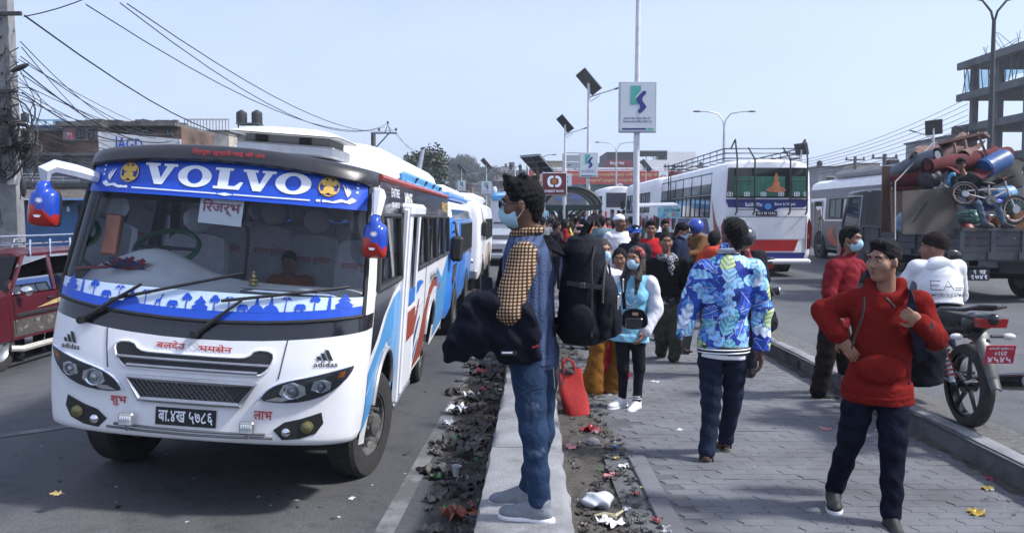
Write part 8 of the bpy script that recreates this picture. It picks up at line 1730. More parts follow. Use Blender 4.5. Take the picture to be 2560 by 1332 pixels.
p8=simple('man in a bright red T-shirt beside the ice cream cart, mouth open',1627,12.0,1.66,R(-6),(.38,.02,.025),(.03,.05,.1),sleeve=1.0,topn='t_shirt',collar=None,build=1.12)
p9=simple('man in a blue peaked cap and black face mask',1587,11.4,1.60,R(8),(.02,.02,.028),(.02,.02,.03),hairs='short',maskm=M_MASKB,topn='tracksuit_top',collar='stand');p9.cap(cloth('cap_blue',(.03,.10,.42),.08))
mb=MB();mb.ell(p9.hd((0,-.082,.09)),(.018,.01,.012));mb.build('cap_badge',M_PRINT,p9.root)
p10=simple('man in a white skull cap and white shirt standing above the crowd',1549,13.2,1.75,R(16),(.62,.63,.68),(.3,.3,.33),hairs=None,skin=SK3,topn='shirt',collar='shirt',head=(R(22),0))
g=Sdf(.01);g.ell(p10.hd((0,.02,.055)),(.084,.1,.085),p10.H);n=p10.H@Vector((0,-.1,-1));g.cut(n,n.normalized().dot(p10.hd((0,0,.05))));p10.part('skull_cap',g,M_PRINT,.009)
p11=simple('elderly man in a pink patterned cap half hidden behind the large backpack',1450,11.2,1.59,R(2),(.08,.1,.2),(.03,.03,.03),maskm=M_MASKW,topn='jacket')
g=Sdf(.01);g.loft(p11.hd((0,.02,.03)),p11.hd((.01,.03,.15)),[(0,.088,.102),(.5,.08,.085),(1,.03,.05)],p11.H@Vector((1,0,0)));p11.part('patterned_cap',g,pm('dhaka_cloth',(.5,.3,.32),.8,var=.3,vs=30,col2=(.3,.08,.12),thr=.52),.01)
p12=simple('vendor in black with a black face mask behind the ice cream cart sign',1661,16.3,1.66,R(5),(.012,.012,.014),(.02,.02,.02),maskm=M_MASKB,topn='jacket',head=(0,R(12)))
p13=simple('man in a navy jacket and black peaked cap looking down',1702,12.6,1.62,R(60),(.015,.02,.045),(.015,.015,.02),maskm=M_MASK,topn='jacket',head=(R(14),R(22)),face=False,collar='stand');p13.cap(M_BLKC)
p15=simple('person in a coral red jacket half hidden by the man in the leaf print jacket',1786,10.0,1.55,R(150),(.48,.07,.04),(.03,.03,.04),'short',topn='jacket',face=False,collar='hood',fem=True)
p16=simple('person in a dark helmet and black backpack just behind the leaf print jacket',1862,9.2,1.60,R(175),(.02,.02,.024),(.02,.02,.03),None,face=False,topn='jacket')
def helmet(p,mat):
 g=Sdf(.01);g.ell(p.hd((0,.01,.03)),(.115,.132,.122),p.H);g.ell(p.hd((0,-.11,-.0)),(.075,.06,.05),p.H,.01,True);n=p.H@Vector((0,.1,-1));g.cut(n,n.normalized().dot(p.hd((0,0,-.075))));o=p.part('helmet',g,mat,.01)
 mb=MB();mb.grid(lambda u,v:p.hd((.112*math.sin((u-.5)*2.2),-.135*math.cos((u-.5)*2.2)+.005,.07-.09*v)),11,4);mb.build('visor',glass('visor_tint',(.3,.33,.38),.9),o)
helmet(p16,pm('helmet_grey',(.03,.035,.045),.25,coat=.4))
bk3=empty('backpack',p16.root.location+Vector((.03,-.18,1.15)),(0,0,R(175)),'black rucksack on the helmeted person behind the leaf print jacket','backpack');g=Sdf(.05);g.loft((0,0,-.2),(0,0,.22),[(0,.13,.09),(.6,.15,.1),(1,.1,.06)],(1,0,0));link('main_pouch',g.mesh('main_pouch',M_BAG,.014),bk3)
sc_=empty('scarf',at(1880,655,7.6),(0,0,0),'red patterned scarf hanging from a hand beside the leaf print jacket','scarf');g=Sdf(.02);g.chain([at(1868,628,7.6)-sc_.location,at(1875,655,7.6)-sc_.location,at(1893,690,7.62)-sc_.location],[.02,.045,.02]);g.noise=folds(.006,6,60,80);link('cloth',g.mesh('cloth',pm('scarf_red',(.22,.03,.035),.85,var=.3,vs=40,col2=(.35,.2,.2),thr=.55),.008),sc_)
L14=Vector((3.0,8.15,0))
p14=Person('man in a maroon jacket and face mask stepping along the right kerb',L14,R(38),1.66,skin=SK2,res=.010,pix=dict(neck=(2118,642,0),head=(2128,600,-.03),chest=(2100,715,0),pelvis=(2085,800,0),sh_r=(2085,668,-.1),sh_l=(2145,668,.14),el_r=(2072,730,-.14),wr_r=(2088,790,-.2),hip_r=(2075,812,-.06),hip_l=(2095,812,.08),kn_r=(2062,905,-.05),kn_l=(2115,905,.2),an_r=(2044,985,-.02),an_l=(2120,985,.5)),head=(R(8),0),toe=(R(45),R(30)))
p14.body();p14.face(False);p14.hair('short');p14.mask();p14.top(cloth('maroon_wind',(.17,.012,.018),.12,.7),'jacket',.026,1.95,.84,'stand',.007,41,sleeve_r=(.074,.066,.06,.05));p14.legs(cloth('brown_black',(.018,.013,.013)),'trousers',.014,(.09,.072,.07,.066),0,.004,12);p14.shoes(cloth('olive_shoe',(.035,.04,.035)),pm('white_sole',(.66,.67,.68),.6))
# ---- rider in the white hoodie sits on the motorcycle
L17=Vector((3.44,6.84,RZ-.03));M_WHC=pm('white_nylon',(.62,.64,.68),.6,var=.05,vs=9,bump=.15,bs=90)
p17=Person('man in a white hooded top and brown beanie sitting on the parked motorcycle',L17,R(176),1.66,skin=SK2,res=.010,build=1.04,
pose=dict(pelvis=(0,0,.80),chest=(0,-.09,1.08),neck=(0,-.16,1.25),sh_r=(-.165,-.14,1.20),sh_l=(.165,-.14,1.20),head=(0,-.22,1.365),el_r=(-.25,-.28,.97),el_l=(.25,-.28,.97),wr_r=(-.25,-.52,.93),wr_l=(.25,-.52,.93),hip_r=(-.1,-.02,.78),hip_l=(.1,-.02,.78),kn_r=(-.2,-.40,.70),kn_l=(.2,-.40,.70),an_r=(-.2,-.30,.32),an_l=(.27,-.2,.10)),head=(R(62),0))
p17.body();p17.face(False);g=Sdf(.02);g.ell(p17.hd((0,.02,.05)),(.088,.102,.095),p17.H);g.ell(p17.hd((0,.06,.02)),(.07,.06,.07),p17.H);n=p17.H@Vector((0,-.3,-1));g.cut(n,n.normalized().dot(p17.hd((0,-.03,.028))));g.noise=folds(.003,3,60,60);p17.part('beanie',g,cloth('beanie_brown',(.022,.015,.014)))
p17.top(M_WHC,'hooded_top',.024,1.95,1.0,None,.006,51,sleeve_r=(.066,.058,.054,.046));g=Sdf(.04);N_=p17.J['neck'];g.ell(N_+Vector((0,.105,-.05)),(.12,.04,.09),Matrix.Rotation(R(-20),3,'X'));g.ell(N_+Vector((0,.06,.0)),(.10,.06,.05));g.noise=folds(.006,5);p17.part('hood',g,M_WHC)
p17.top(M_BLKC,'undershirt',.004,.3,.9,None,.001,52);g=Sdf(.02);J=p17.J;g.loft(J['pelvis']+Vector((0,0,-.0)),J['pelvis']+Vector((0,0,.07)),[(0,.176,.135),(1,.17,.13)],(1,0,0));g.noise=folds(.005,6,40,60);p17.part('waist_cloth',g,cloth('orange_cloth',(.5,.2,.07)))
p17.legs(M_JEAN2,'jeans',.012,amp=.005);p17.shoes(M_PLAST)
frb=lambda x,z,d=0:Vector((-x,.062+.03*(1-(x/.2)**2)-(z-1.2)*.34,z-.17))
mb=MB();o_=[]
def line2(pts,r=.0035):mb.tube([frb(x,z)+Vector((0,.012,0))for x,z in pts],r,4)
for pts in(([(-.13,1.19),(-.13,1.26),(-.06,1.26)]),([(-.13,1.225),(-.07,1.225)]),([(-.13,1.19),(-.05,1.19)]),([(-.04,1.19),(0,1.26),(.04,1.19)]),([(-.02,1.215),(.02,1.215)]),([(.05,1.19),(.10,1.19)]),([(.05,1.205),(.11,1.205)])):line2(pts)
put2d(mb,text2d('EMPORIO',.01),lambda x,z:frb(x,z)+Vector((0,.016,0)),(-.15,1.135,-.015,1.165));put2d(mb,text2d('APMANI',.01),lambda x,z:frb(x,z)+Vector((0,.016,0)),(.03,1.135,.145,1.165))
for q in range(4):line2([(-.006+.01*0-.012,1.165-.008*q),(.008,1.155-.008*q),(.025,1.165-.008*q)],.002)
mb.build('back_print',M_BLKT,p17.root,smooth=0,fix=False)
# ================================================================== crowd
CR=random.Random(77)
def crowd_variant(seed,fem=False,bag=False,away=True):
 r=random.Random(seed);J={}
 for d,sg in(('r',-1),('l',1)):
  J['el_'+d]=(sg*(.22+r.uniform(0,.04)),r.uniform(-.06,.06),1.12);J['wr_'+d]=(sg*(.2+r.uniform(-.05,.06)),r.uniform(-.22,.02),.9+r.uniform(-.03,.14));J['an_'+d]=(sg*.1,r.uniform(-.16,.16),.085);J['kn_'+d]=(sg*.1,r.uniform(-.08,.02),.485)
 p=Person('x',Vector((0,0,0)),0,1.65,pose=J,skin=[SK1,SK2,SK3][seed%3],res=.021,fem=fem,head=(r.uniform(-.6,.6),r.uniform(-.1,.2)))
 p.body();p.hair('long' if fem else 'short',res=.02);p.top(M_BLKC,'jacket',.024,1.95,.84 if not fem else .72,'stand' if seed%2 else None,.008,seed);p.legs(M_NAVYT,'trousers',.014,amp=.005,seed=seed)
 ms={k:o.data for k,o in p.out.items()}
 for o in list(p.root.children):bpy.data.objects.remove(o)
 bpy.data.objects.remove(p.root);return ms
VAR=[crowd_variant(k,k in(2,5))for k in range(7)]
def crowd(label,loc,heading,topc,botc,v,h=1.0,group='crowd around the shelter',name='person'):
 o=empty(name,loc,(0,0,heading),label,'person',group);o.scale=(h,h,h)
 for k,me in VAR[v].items():
  if k in('jacket','trousers'):
   m2_=me.copy();m2_.materials.clear();c=topc if k=='jacket' else botc;m2_.materials.append(cloth('c_%d_%d_%d'%tuple(int(q*500)for q in c),c));me=m2_
  link(k,me,o)
 return o
COLS=[('teal grey',(.13,.20,.22)),('black',(.012,.012,.014)),('plum brown',(.06,.035,.04)),('white',(.55,.56,.6)),('navy',(.015,.02,.06)),('dark red',(.22,.02,.025)),('grey',(.17,.18,.19)),('olive',(.07,.07,.045)),('orange',(.4,.12,.03)),('striped grey',(.25,.26,.27)),('beige',(.32,.27,.2)),('sky blue',(.12,.25,.4)),('pink',(.42,.17,.22)),('charcoal',(.035,.037,.042)),('green',(.03,.12,.07))]
BOT=[(.012,.014,.02),(.02,.035,.07),(.28,.25,.2),(.05,.05,.055),(.5,.5,.52)]
near=[(1505,20.5,0,1,0,178,'with hands in front, left of the man in white'),(1535,22,9,0,3,150,'carrying a pink bag, before the white minibus'),(1392,19.5,2,0,1,120,'beside the shelter post'),(1357,21,6,1,4,190,'left of the steel shelter post'),(1422,23,1,4,2,200,'with a yellow bag under the shelter'),(1438,27,13,2,6,175,'in pale trousers under the shelter'),(1458,24.5,3,1,5,160,'with a shawl right of the shelter post'),(1478,24,8,0,1,30,'facing this way by the arch end'),(1490,27,4,0,3,185,'with a rucksack behind the teal jacket'),(1518,26,5,0,4,20,'half hidden before the minibus'),(1565,24,1,0,6,170,'right of the skull cap'),(1578,21,13,0,0,200,'by the large sign pole'),(1376,26,7,0,3,10,'seated height under the arch'),(1405,30,10,3,5,180,'deep under the shelter'),(1448,33,12,1,2,180,'deep under the shelter'),(1470,31,11,3,0,0,'right of the shelter'),(1412,21.5,5,0,5,100,'low at the shelter post'),(1640,21,3,3,1,180,'behind the cart'),(1610,24,14,0,6,10,'behind the cart')]
for(u,d,ci,bi,v,hd,ex)in near:
 y=d;crowd('person in a %s top %s'%(COLS[ci][0],ex),Vector(((u-1280)/2150*y,y,rise(y))),R(hd),COLS[ci][1],BOT[bi],v,CR.uniform(.95,1.05))
us=sorted(1352+240*((i*.618)%1)for i in range(46));seen={}
for i in range(46):
 y=CR.uniform(34,80);u=us[i];ci=CR.randrange(15);seen[ci]=seen.get(ci,-1)+1
 crowd('distant person in a %s top in the far crowd, %s such from the left'%(COLS[ci][0],ORD[seen[ci]]),Vector(((u-1280)/2150*y,y,rise(y)+(.0 if u<1390 else .0))),CR.uniform(0,6.28),COLS[ci][1],BOT[CR.randrange(5)],CR.randrange(7),CR.uniform(.93,1.05),'far crowd beyond the shelter')
for k,(u,hd,ci)in enumerate(((1300,10,1),(1318,80,10),(1277,200,4),(1327,60,13),(1437,90,2),(1568,100,5),(1612,0,13),(1664,30,1),(1672,20,13),(1687,190,1),(1699,0,6),(1706,10,13))):
 z=bz(437)if u>1290 else bz(437);crowd('%s figure on the footbridge, number %s from its left end'%(COLS[ci][0],['one','two','three','four','five','six','seven','eight','nine','ten','eleven','twelve'][k])if False else 'small figure in a %s top on the footbridge, %s'%(COLS[ci][0],['coming down the stairs','at the stair head in beige','left of the staircase','behind the tilted panel','behind the direction board','above the yellow lettering','beside the small solar lamp','first of three by the horn sign','middle of three by the horn sign','third by the horn sign','left of the last pair','last at the right']['0123456789ab'.index('0123456789ab'[k])]),Vector(((u-1280)/2150*130,130+(1.0 if u>1310 else-.6),z+.0)),R(hd),COLS[ci][1],BOT[k%4],k%7,1.0,'people on the footbridge')
for(u,v,d,c,lb)in((1426,588,22.8,(.55,.5,.04),'yellow carrier bag hanging under the shelter'),(1512,577,21.8,(.45,.1,.18),'pink carrier bag carried before the white minibus')):
 o=empty('carrier_bag',at(u,v,d),label=lb,cat='bag');g=Sdf(.03);g.ell((0,0,-.02),(.09,.06,.14));g.cap((0,0,.1),(0,0,.22),.03,.012);g.noise=folds(.012,3,40,40);link('bag',g.mesh('bag',pm('bag_%d'%u,c,.45,var=.15),.014),o)
crowd('man in a beige shirt standing in the open doorway of the slate bus',Vector((10.62,29.55,rz2(10.5)+.42)),R(60),(.3,.24,.2),(.05,.05,.06),0,.95,'bus passengers')
for(x,y,c,lb,hd)in((-2.05,7.9,(.30,.09,.03),'passenger in orange seated inside the nearest bus',10),(-1.35,9.6,(.5,.5,.52),'passenger in white by a side window of the nearest bus',30),(-1.42,10.7,(.42,.38,.12),'passenger in yellow by a side window of the nearest bus',200)):
 crowd(lb,Vector((x,y,-.08)),R(hd),c,(.03,.03,.04),1,.9,'bus passengers')
for(x,y,c,lb)in((-7.45,12.75,(.35,.37,.5),'driver with white sleeves in the maroon jeep'),(-7.5,13.75,(.02,.02,.025),'passenger in black in the back of the maroon jeep')):crowd(lb,Vector((x,y,-.81)),R(0),c,(.02,.02,.03),3,1.0,'jeep occupants')
# ================================================================== motorcycle
M_MBK=pm('bike_black',(.010,.010,.012),.25,var=.3,coat=.3)
def motorcycle(name,loc,rz,label,detail=True):
 o=empty(name,loc,(0,0,rz),label,'motorcycle')
 for y,nm in((0,'rear_wheel'),(1.28,'front_wheel')):
  wh=empty(nm,(0,y,.31),parent=o);mb=MB();mb.lathe([(.235,-.045),(.27,-.052),(.305,-.03),(.312,0),(.305,.03),(.27,.052),(.235,.045)],(0,0,0),'x',32,cap=False);mb.build('tyre',M_TYRE,wh,smooth=50)
  mb=MB();mb.lathe([(.24,-.03),(.215,-.026),(.215,.026),(.24,.03)],(0,0,0),'x',32,cap=False);mb.lathe([(.05,-.05),(.05,.05)],(0,0,0),'x',14);mb.build('rim',M_MBK,wh)
  for k in range(5):a=2*math.pi*k/5+.3;mb=MB();mb.tube([(0,.045*math.cos(a),.045*math.sin(a)),(0,.22*math.cos(a+.1),.22*math.sin(a+.1))],[.02,.014],6);mb.build('spoke',M_MBK,wh)
 mb=MB();mb.grid(lambda u,v:((u-.5)*(.13-.05*v),-.12-.26*v+.03*math.sin(v*3),.74-.38*v**1.3-.02*(2*u-1)**2),7,7);mb.grid(lambda u,v:((u-.5)*(.13-.05*v),-.11-.26*v,.73-.38*v**1.3-.02*(2*u-1)**2),7,7);mb.build('rear_mudguard',pm('guard_grey',(.03,.034,.042),.4),o,smooth=60)
 g=Sdf(.04);g.chain([(0,-.22,.84),(0,.1,.80),(0,.45,.80),(0,.62,.83)],[.06,.10,.11,.09]);g.cut((0,0,1),.845);link('seat',g.mesh('seat',M_RUB,.012),o)
 g=Sdf(.03);g.chain([(0,-.30,.84),(0,-.05,.78),(0,.3,.70)],[.045,.085,.09]);link('tail_cowl',g.mesh('tail_cowl',M_MBK,.012),o)
 g=Sdf(.05);g.ell((0,.78,.88),(.13,.22,.13));link('fuel_tank',g.mesh('fuel_tank',M_MBK,.014),o)
 g=Sdf(.03);g.ell((0,.55,.42),(.15,.22,.17));g.cap((.12,.5,.36),(.16,.55,.36),.1);g.cap((0,.75,.5),(0,.85,.62),.09);link('engine',g.mesh('engine',pm('engine_grey',(.05,.05,.052),.5,.4),.016),o)
 tl=empty('tail_light',(0,0,0),parent=o);mb=MB();mb.prism([(-.09,.78),(.09,.78),(.105,.84),(-.105,.84)],lambda x,z,d:Vector((x,-.31+d,z)),.08);mb.build('lens',pm('tail_deep_red',(.28,.01,.012),.12),tl)
 for s in(1,-1):ind=empty('indicator',(0,0,0),parent=o);mb=MB();mb.ell((s*.19,-.17,.70),(.05,.025,.024));mb.build('lens',pm('clear_lens',(.6,.6,.62),.1),ind);mb=MB();mb.cyl((s*.06,-.17,.70),(s*.16,-.17,.70),.012,n=6);mb.build('stalk',M_RUB,ind)
 mb=MB();mb.tube([(-.10,.25,.86),(-.105,-.1,.89),(-.09,-.28,.93),(0,-.33,.93),(.09,-.28,.93),(.105,-.1,.89),(.10,.25,.86)],.016,8);mb.build('grab_rail',M_MBK,o)
 ex=empty('exhaust',(0,0,0),parent=o);mb=MB();mb.tube([(.16,.5,.26),(.18,.2,.30),(.20,-.12,.36),(.21,-.42,.42)],[.03,.05,.062,.066],14,cap=False);mb.build('muffler',M_MBK,ex);mb=MB();mb.lathe([(.066,0),(.06,-.015),(.035,-.01),(.03,.03)],(.21,-.42,.42),'y',16,cap=False);mb.m=1;mb.lathe([(.03,.02),(.001,.02)],(.21,-.42,.42),'y',16,cap=False);mb.build('tail_pipe',[M_GREYM,M_DARK],ex)
 for s in(1,-1):
  mb=MB();mb.cyl((s*.12,.0,.33),(s*.12,.18,.66),.022,n=8);mb.build('shock_rod',M_GREYM,o);mb=MB();mb.tube([(s*.12+.034*math.cos(a),.02+.155*i/60+.03*math.sin(a),.37+.27*i/60)for i,a in[(i,i*.9)for i in range(61)]],.007,5);mb.build('shock_spring',pm('spring_red',(.35,.04,.02),.4),o)
  mb=MB();mb.cyl((s*.07,.0,.31),(s*.09,.5,.36),.02,n=8);mb.build('swing_arm',M_MBK,o);mb=MB();mb.cyl((s*.09,1.28,.31),(s*.1,1.05,.9),.022,n=8);mb.build('fork',M_GREYM,o)
  mb=MB();mb.cyl((s*.14,.42,.34),(s*.26,.40,.33),.014,n=8);mb.build('footrest',M_RUB,o);mb=MB();mb.tube([(0,1.0,.98),(s*.2,.98,1.06),(s*.36,.9,1.04)],.013,8);mb.build('handlebar',M_MBK,o);mb=MB();mb.tube([(s*.25,.96,1.06),(s*.3,.94,1.2)],.007,6);mb.ell((s*.33,.93,1.24),(.07,.02,.045));mb.build('mirror',M_MBK,o)
 mb=MB()
 for k in range(3):mb.tube([(-.2,.02+.04*k,.34+.03*k),(-.2,.10+.04*k,.55)],.006,6)
 for k in range(4):mb.tube([(-.2,.0+.02*k,.36+.05*k),(-.2,.2,.36+.05*k)],.006,6)
 mb.build('sari_guard',M_CHROME,o)
 g=Sdf(.03);g.ell((0,1.1,.92),(.1,.1,.11));link('headlamp_cowl',g.mesh('headlamp_cowl',M_MBK,.016),o);mb=MB();mb.grid(lambda u,v:((u-.5)*.1,1.28+.33*math.cos(R(30+120*v)),.31+.345*math.sin(R(30+120*v))),4,10);mb.build('front_mudguard',M_MBK,o,smooth=60)
 if detail:
  pl=empty('number_plate',(0,0,0),parent=o);mb=MB();mb.box((.02,-.36,.60),(.205,.008,.135),rot=(R(14),0,0));mb.build('plate',pm('plate_red',(.42,.025,.05),.45),pl);fp_=lambda x,z,d=0:Vector((.02+x,-.366-z*.25,.60+z))
  decal('plate_characters',text2d('बागमती प्रदेश-०२',.01),fp_,M_PRINT,pl,(-.085,.03,.085,.055));decal('plate_characters',text2d('०२६प',.012),fp_,M_PRINT,pl,(-.04,-.012,.045,.022));decal('plate_characters',text2d('४५४५',.014),fp_,M_PRINT,pl,(-.085,-.06,.085,-.018))
 return o
motorcycle('motorcycle',(3.41,6.36,RZ),R(0),'black motorcycle with a red number plate parked against the right kerb')
motorcycle('motorcycle',(3.65,13.1,RZ),R(75),'motorcycle ridden by the person in the blue helmet',False)
p18=simple('rider in a blue helmet and brown jacket on a motorcycle, facing left',1757,13.2,1.6,R(-70),(.16,.08,.035),(.02,.02,.03),None,face=False,topn='jacket',pose=dict(pelvis=(0,0,.82),chest=(0,-.06,1.15),neck=(0,-.1,1.34),sh_r=(-.18,-.09,1.29),sh_l=(.18,-.09,1.29),head=(0,-.14,1.47),el_r=(-.24,-.25,1.08),el_l=(.24,-.25,1.08),wr_r=(-.22,-.48,1.04),wr_l=(.22,-.48,1.04),kn_r=(-.18,-.38,.72),kn_l=(.18,-.38,.72),an_r=(-.17,-.28,.33),an_l=(.17,-.28,.33),hip_r=(-.1,-.02,.8),hip_l=(.1,-.02,.8)),z=RZ,head=(0,R(15)));helmet(p18,pm('helmet_blue',(.015,.05,.32),.2,coat=.4))
# ================================================================== loaded truck
tr=empty('truck',(8.92,15.0,rz2(8.9)),label='grey dropside truck piled with household goods, seen from behind at the right',cat='truck');M_TRK=pm('truck_grey',(.055,.06,.07),.6,var=.3,vs=3,col2=(.03,.03,.032),thr=.52);TW=1.08
fz0=.82;tz=1.27
mb=MB();mb.box((0,2.1,fz0),(TW*2,4.25,.12));mb.build('bed_floor',M_TRK,tr)
def slatted(name,fr,w_,n,h0,h1):
 pn=empty(name,(0,0,0),parent=tr);
 def bx(nm,x0,x1,z0,z1,d0,d1):mb=MB();mb.add([fr(x,z,d)for d in(d0,d1)for z in(z0,z1)for x in(x0,x1)],[(0,1,3,2),(4,6,7,5),(0,4,5,1),(2,3,7,6),(0,2,6,4),(1,5,7,3)]);mb.build(nm,M_TRK,pn,smooth=0)
 for k in range(3):z0=h0+(h1-h0)*k/3;bx('board',-w_,w_,z0+.006,z0+(h1-h0)/3-.006,0,.04)
 for k in range(n+1):x=-w_+2*w_*k/n;bx('rib',x-.04,x+.04,h0-.03,h1+.01,-.035,.0)
 bx('top_rail',-w_-.02,w_+.02,h1,h1+.05,-.04,.045)
 for k in range(n):x=-w_+2*w_*(k+.9)/n;bx('latch',x-.05,x+.05,h0-.1,h0+.02,-.07,-.036)
slatted('tailgate',lambda x,z,d:Vector((x,d,z)),TW,4,fz0+.06,tz);slatted('side_gate',lambda x,z,d:Vector((-TW+d,2.12-x,z)),2.08,5,fz0+.06,tz);slatted('side_gate',lambda x,z,d:Vector((TW-d,2.12+x,z)),2.08,5,fz0+.06,tz)
mb=MB();mb.box((0,.08,.70),(TW*1.95,.1,.16));mb.box((-.8,.02,.70),(.5,.04,.1));mb.build('rear_beam',M_TRK,tr)
for s in(-1,1):mb=MB();mb.box((s*.86,.02,.70),(.16,.04,.09));mb.build('tail_light',pm('tail_red',(.4,.03,.03),.2),tr)
pt=empty('number_plate',(0,0,0),parent=tr);mb=MB();mb.box((-.76,-.0,.50),(.36,.02,.2));mb.build('plate',M_BLKT,pt);decal('plate_characters',text2d('१ ख',.014),lambda x,z,d=0:Vector((x,-.014,z)),M_PRINT,pt,(-.86,.51,-.64,.585));decal('plate_characters',text2d('१७४१',.014),lambda x,z,d=0:Vector((x,-.014,z)),M_PRINT,pt,(-.90,.42,-.62,.50))
for y in(1.1,4.6):
 for s in(-1,1):wheel(tr,(s*(.80 if y<2 else .88),y,.43),.43,.42 if y<2 else .24,s)
mb=MB();mb.box((0,2.8,.62),(.8,5.6,.2));mb.box((0,1.1,.43),(1.5,.14,.14));mb.build('chassis',M_DARK,tr)
cb=empty('cab',(0,0,0),parent=tr);mb=MB();loft_body(mb,[(4.35,jr(1.0,.5,1.2,.9,2.1)),(4.5,jr(1.02,.45,1.2,.92,2.14)),(5.6,jr(1.02,.45,1.2,.9,2.1)),(5.95,jr(1.0,.5,1.15,.8,1.6))]);mb.build('cab_shell',pm('cab_dark',(.03,.032,.038),.4,coat=.2),cb,smooth=40)
for s in(-1,1):mb=MB();mb.add([(s*1.012,4.6,1.25),(s*1.012,5.6,1.25),(s*.925,5.45,1.95),(s*.925,4.65,1.95)],[(0,1,2,3)]);mb.build('side_window',M_PANE,cb,smooth=0);mb=MB();mb.tube([(s*1.03,4.56,1.22),(s*1.03,5.64,1.22),(s*.94,5.48,1.98),(s*.94,4.62,1.98)],.022,6,closed=True);mb.build('window_seal',M_GREYM,cb)
mb=MB();mb.tube([(-1.0,5.0,1.28),(-1.12,4.95,1.26),(-1.16,4.8,1.25)],[.05,.045,.035],8);mb.build('driver_arm',pm('sleeve_yellow',(.5,.4,.08),.8),cb)
# ---- the load: each piece its own thing. T(px,py,d): world point
M_WOOD=pm('wardrobe_brown',(.10,.055,.035),.6,var=.2,vs=3,stretch=(6,1,.6));M_PLY=pm('hardboard',(.075,.062,.055),.85,var=.25,vs=3);M_CARP=pm('maroon_carpet',(.085,.009,.013),.95,var=.25,vs=8,bump=.4,bs=60);M_GRPL=pm('grey_lino',(.10,.115,.14),.6,var=.15,vs=4);M_RAWW=pm('raw_wood',(.28,.17,.085),.7,var=.25,vs=6,stretch=(1,1,8))
def T(u,v,d):return at(u,v,d)
o=empty('wardrobe',(0,0,0),label='tall brown wardrobe without doors standing in the truck bed',cat='wardrobe')
a,b=T(2203,585,17.6),T(2224,412,17.6);zb_=rz2(8.9)+fz0+.06;H_=T(2210,412,17.6).z
for(x0,x1,y0_,y1_,z0,z1,m_,nm)in((7.93,7.97,17.2,17.75,zb_,H_,M_WOOD,'side_panel'),(7.97,8.9,17.70,17.74,zb_,H_,M_WOOD,'back_panel'),(7.97,8.9,17.2,17.7,H_-.04,H_,M_WOOD,'top_panel'),(8.86,8.9,17.2,17.7,zb_,H_,M_WOOD,'side_panel'),(7.97,8.86,17.22,17.68,2.02,2.06,M_RAWW,'shelf'),(8.2,8.23,17.2,17.24,zb_,2.0,M_RAWW,'batten')):mb=MB();mb.box(((x0+x1)/2,(y0_+y1_)/2,(z0+z1)/2),(x1-x0,y1_-y0_,z1-z0));mb.build(nm,m_,o,smooth=0)
o=empty('brown_panel',(0,0,0),label='upright brown panel at the front of the load, left end',cat='panel');mb=MB();p0,p1=T(2202,580,16.9),T(2228,416,16.9);mb.box(((p0.x+p1.x)/2,16.9,(p0.z+p1.z)/2),(p1.x-p0.x,.04,p1.z-p0.z));mb.build('board',M_WOOD,o,smooth=0)
o=empty('hardboard_sheet',(0,0,0),label='large dark brown board leaning on the tailgate side of the truck',cat='board');q=[T(2257,585,15.25),T(2402,587,15.15),T(2380,468,15.4),T(2256,478,15.5)];mb=MB();mb.add(q+[p+Vector((0,.03,0))for p in q],[(0,1,2,3),(7,6,5,4),(0,4,5,1),(1,5,6,2),(2,6,7,3),(3,7,4,0)]);mb.build('sheet',M_PLY,o,smooth=0);mb=MB();mb.tube([T(2283,556,15.28),T(2318,505,15.36)],.008,5);mb.build('crack',M_DARK,o)
o=empty('wooden_shelf_frame',(0,0,0),label='pale wooden shelf frame beside the brown wardrobe',cat='shelf')
for s_,e_ in(((2228,476),(2345,465)),((2250,478),(2264,575)),((2228,476),(2234,580))):mb=MB();mb.tube([T(*s_,16.4),T(*e_,16.4)],.028,4);mb.build('bar',M_RAWW,o)
def roll(label,pts,r,mat,name='carpet_roll'):
 o=empty(name,(0,0,0),label=label,cat='carpet');mb=MB();mb.tube([T(*p)for p in pts],r,16,cap=False);mb.tube([T(*p)for p in pts],[q*.6 for q in(r if isinstance(r,list)else[r]*len(pts))],12);mb.build('roll',mat,o,smooth=60);return o
roll('grey rolled floor covering at the left of the load',[(2240,432,16.5),(2290,405,16.0),(2345,388,15.6)],.14,M_GRPL);roll('maroon carpet roll with an open end facing left',[(2318,415,15.6),(2400,405,15.9),(2520,385,16.4)],[.14,.16,.14],M_CARP);roll('second maroon carpet roll below the grey one',[(2232,455,16.2),(2290,445,16.0),(2330,455,15.8)],.12,M_CARP)
def draped(name,label,quad,mat,seed,amp=.09,cat='carpet'):
 r=random.Random(seed);ph=[r.uniform(0,6)for _ in range(6)];P=[T(*q)for q in quad];o=empty(name,(0,0,0),label=label,cat=cat)
 def fn(u,v):p=(P[0]*(1-u)+P[1]*u)*(1-v)+(P[3]*(1-u)+P[2]*u)*v;return p+Vector((.3*amp*math.sin(7*v+ph[3]),amp*math.sin(5*u+ph[0])*math.cos(4*v+ph[1]),amp*math.sin(9*u+3*v+ph[2])+.4*amp*math.sin(17*u+ph[4])))
 mb=MB();mb.grid(fn,22,12);mb.grid(lambda u,v:fn(u,v)+Vector((0,.03,-.03)),22,12);mb.build('sheet',mat,o,smooth=80);return o
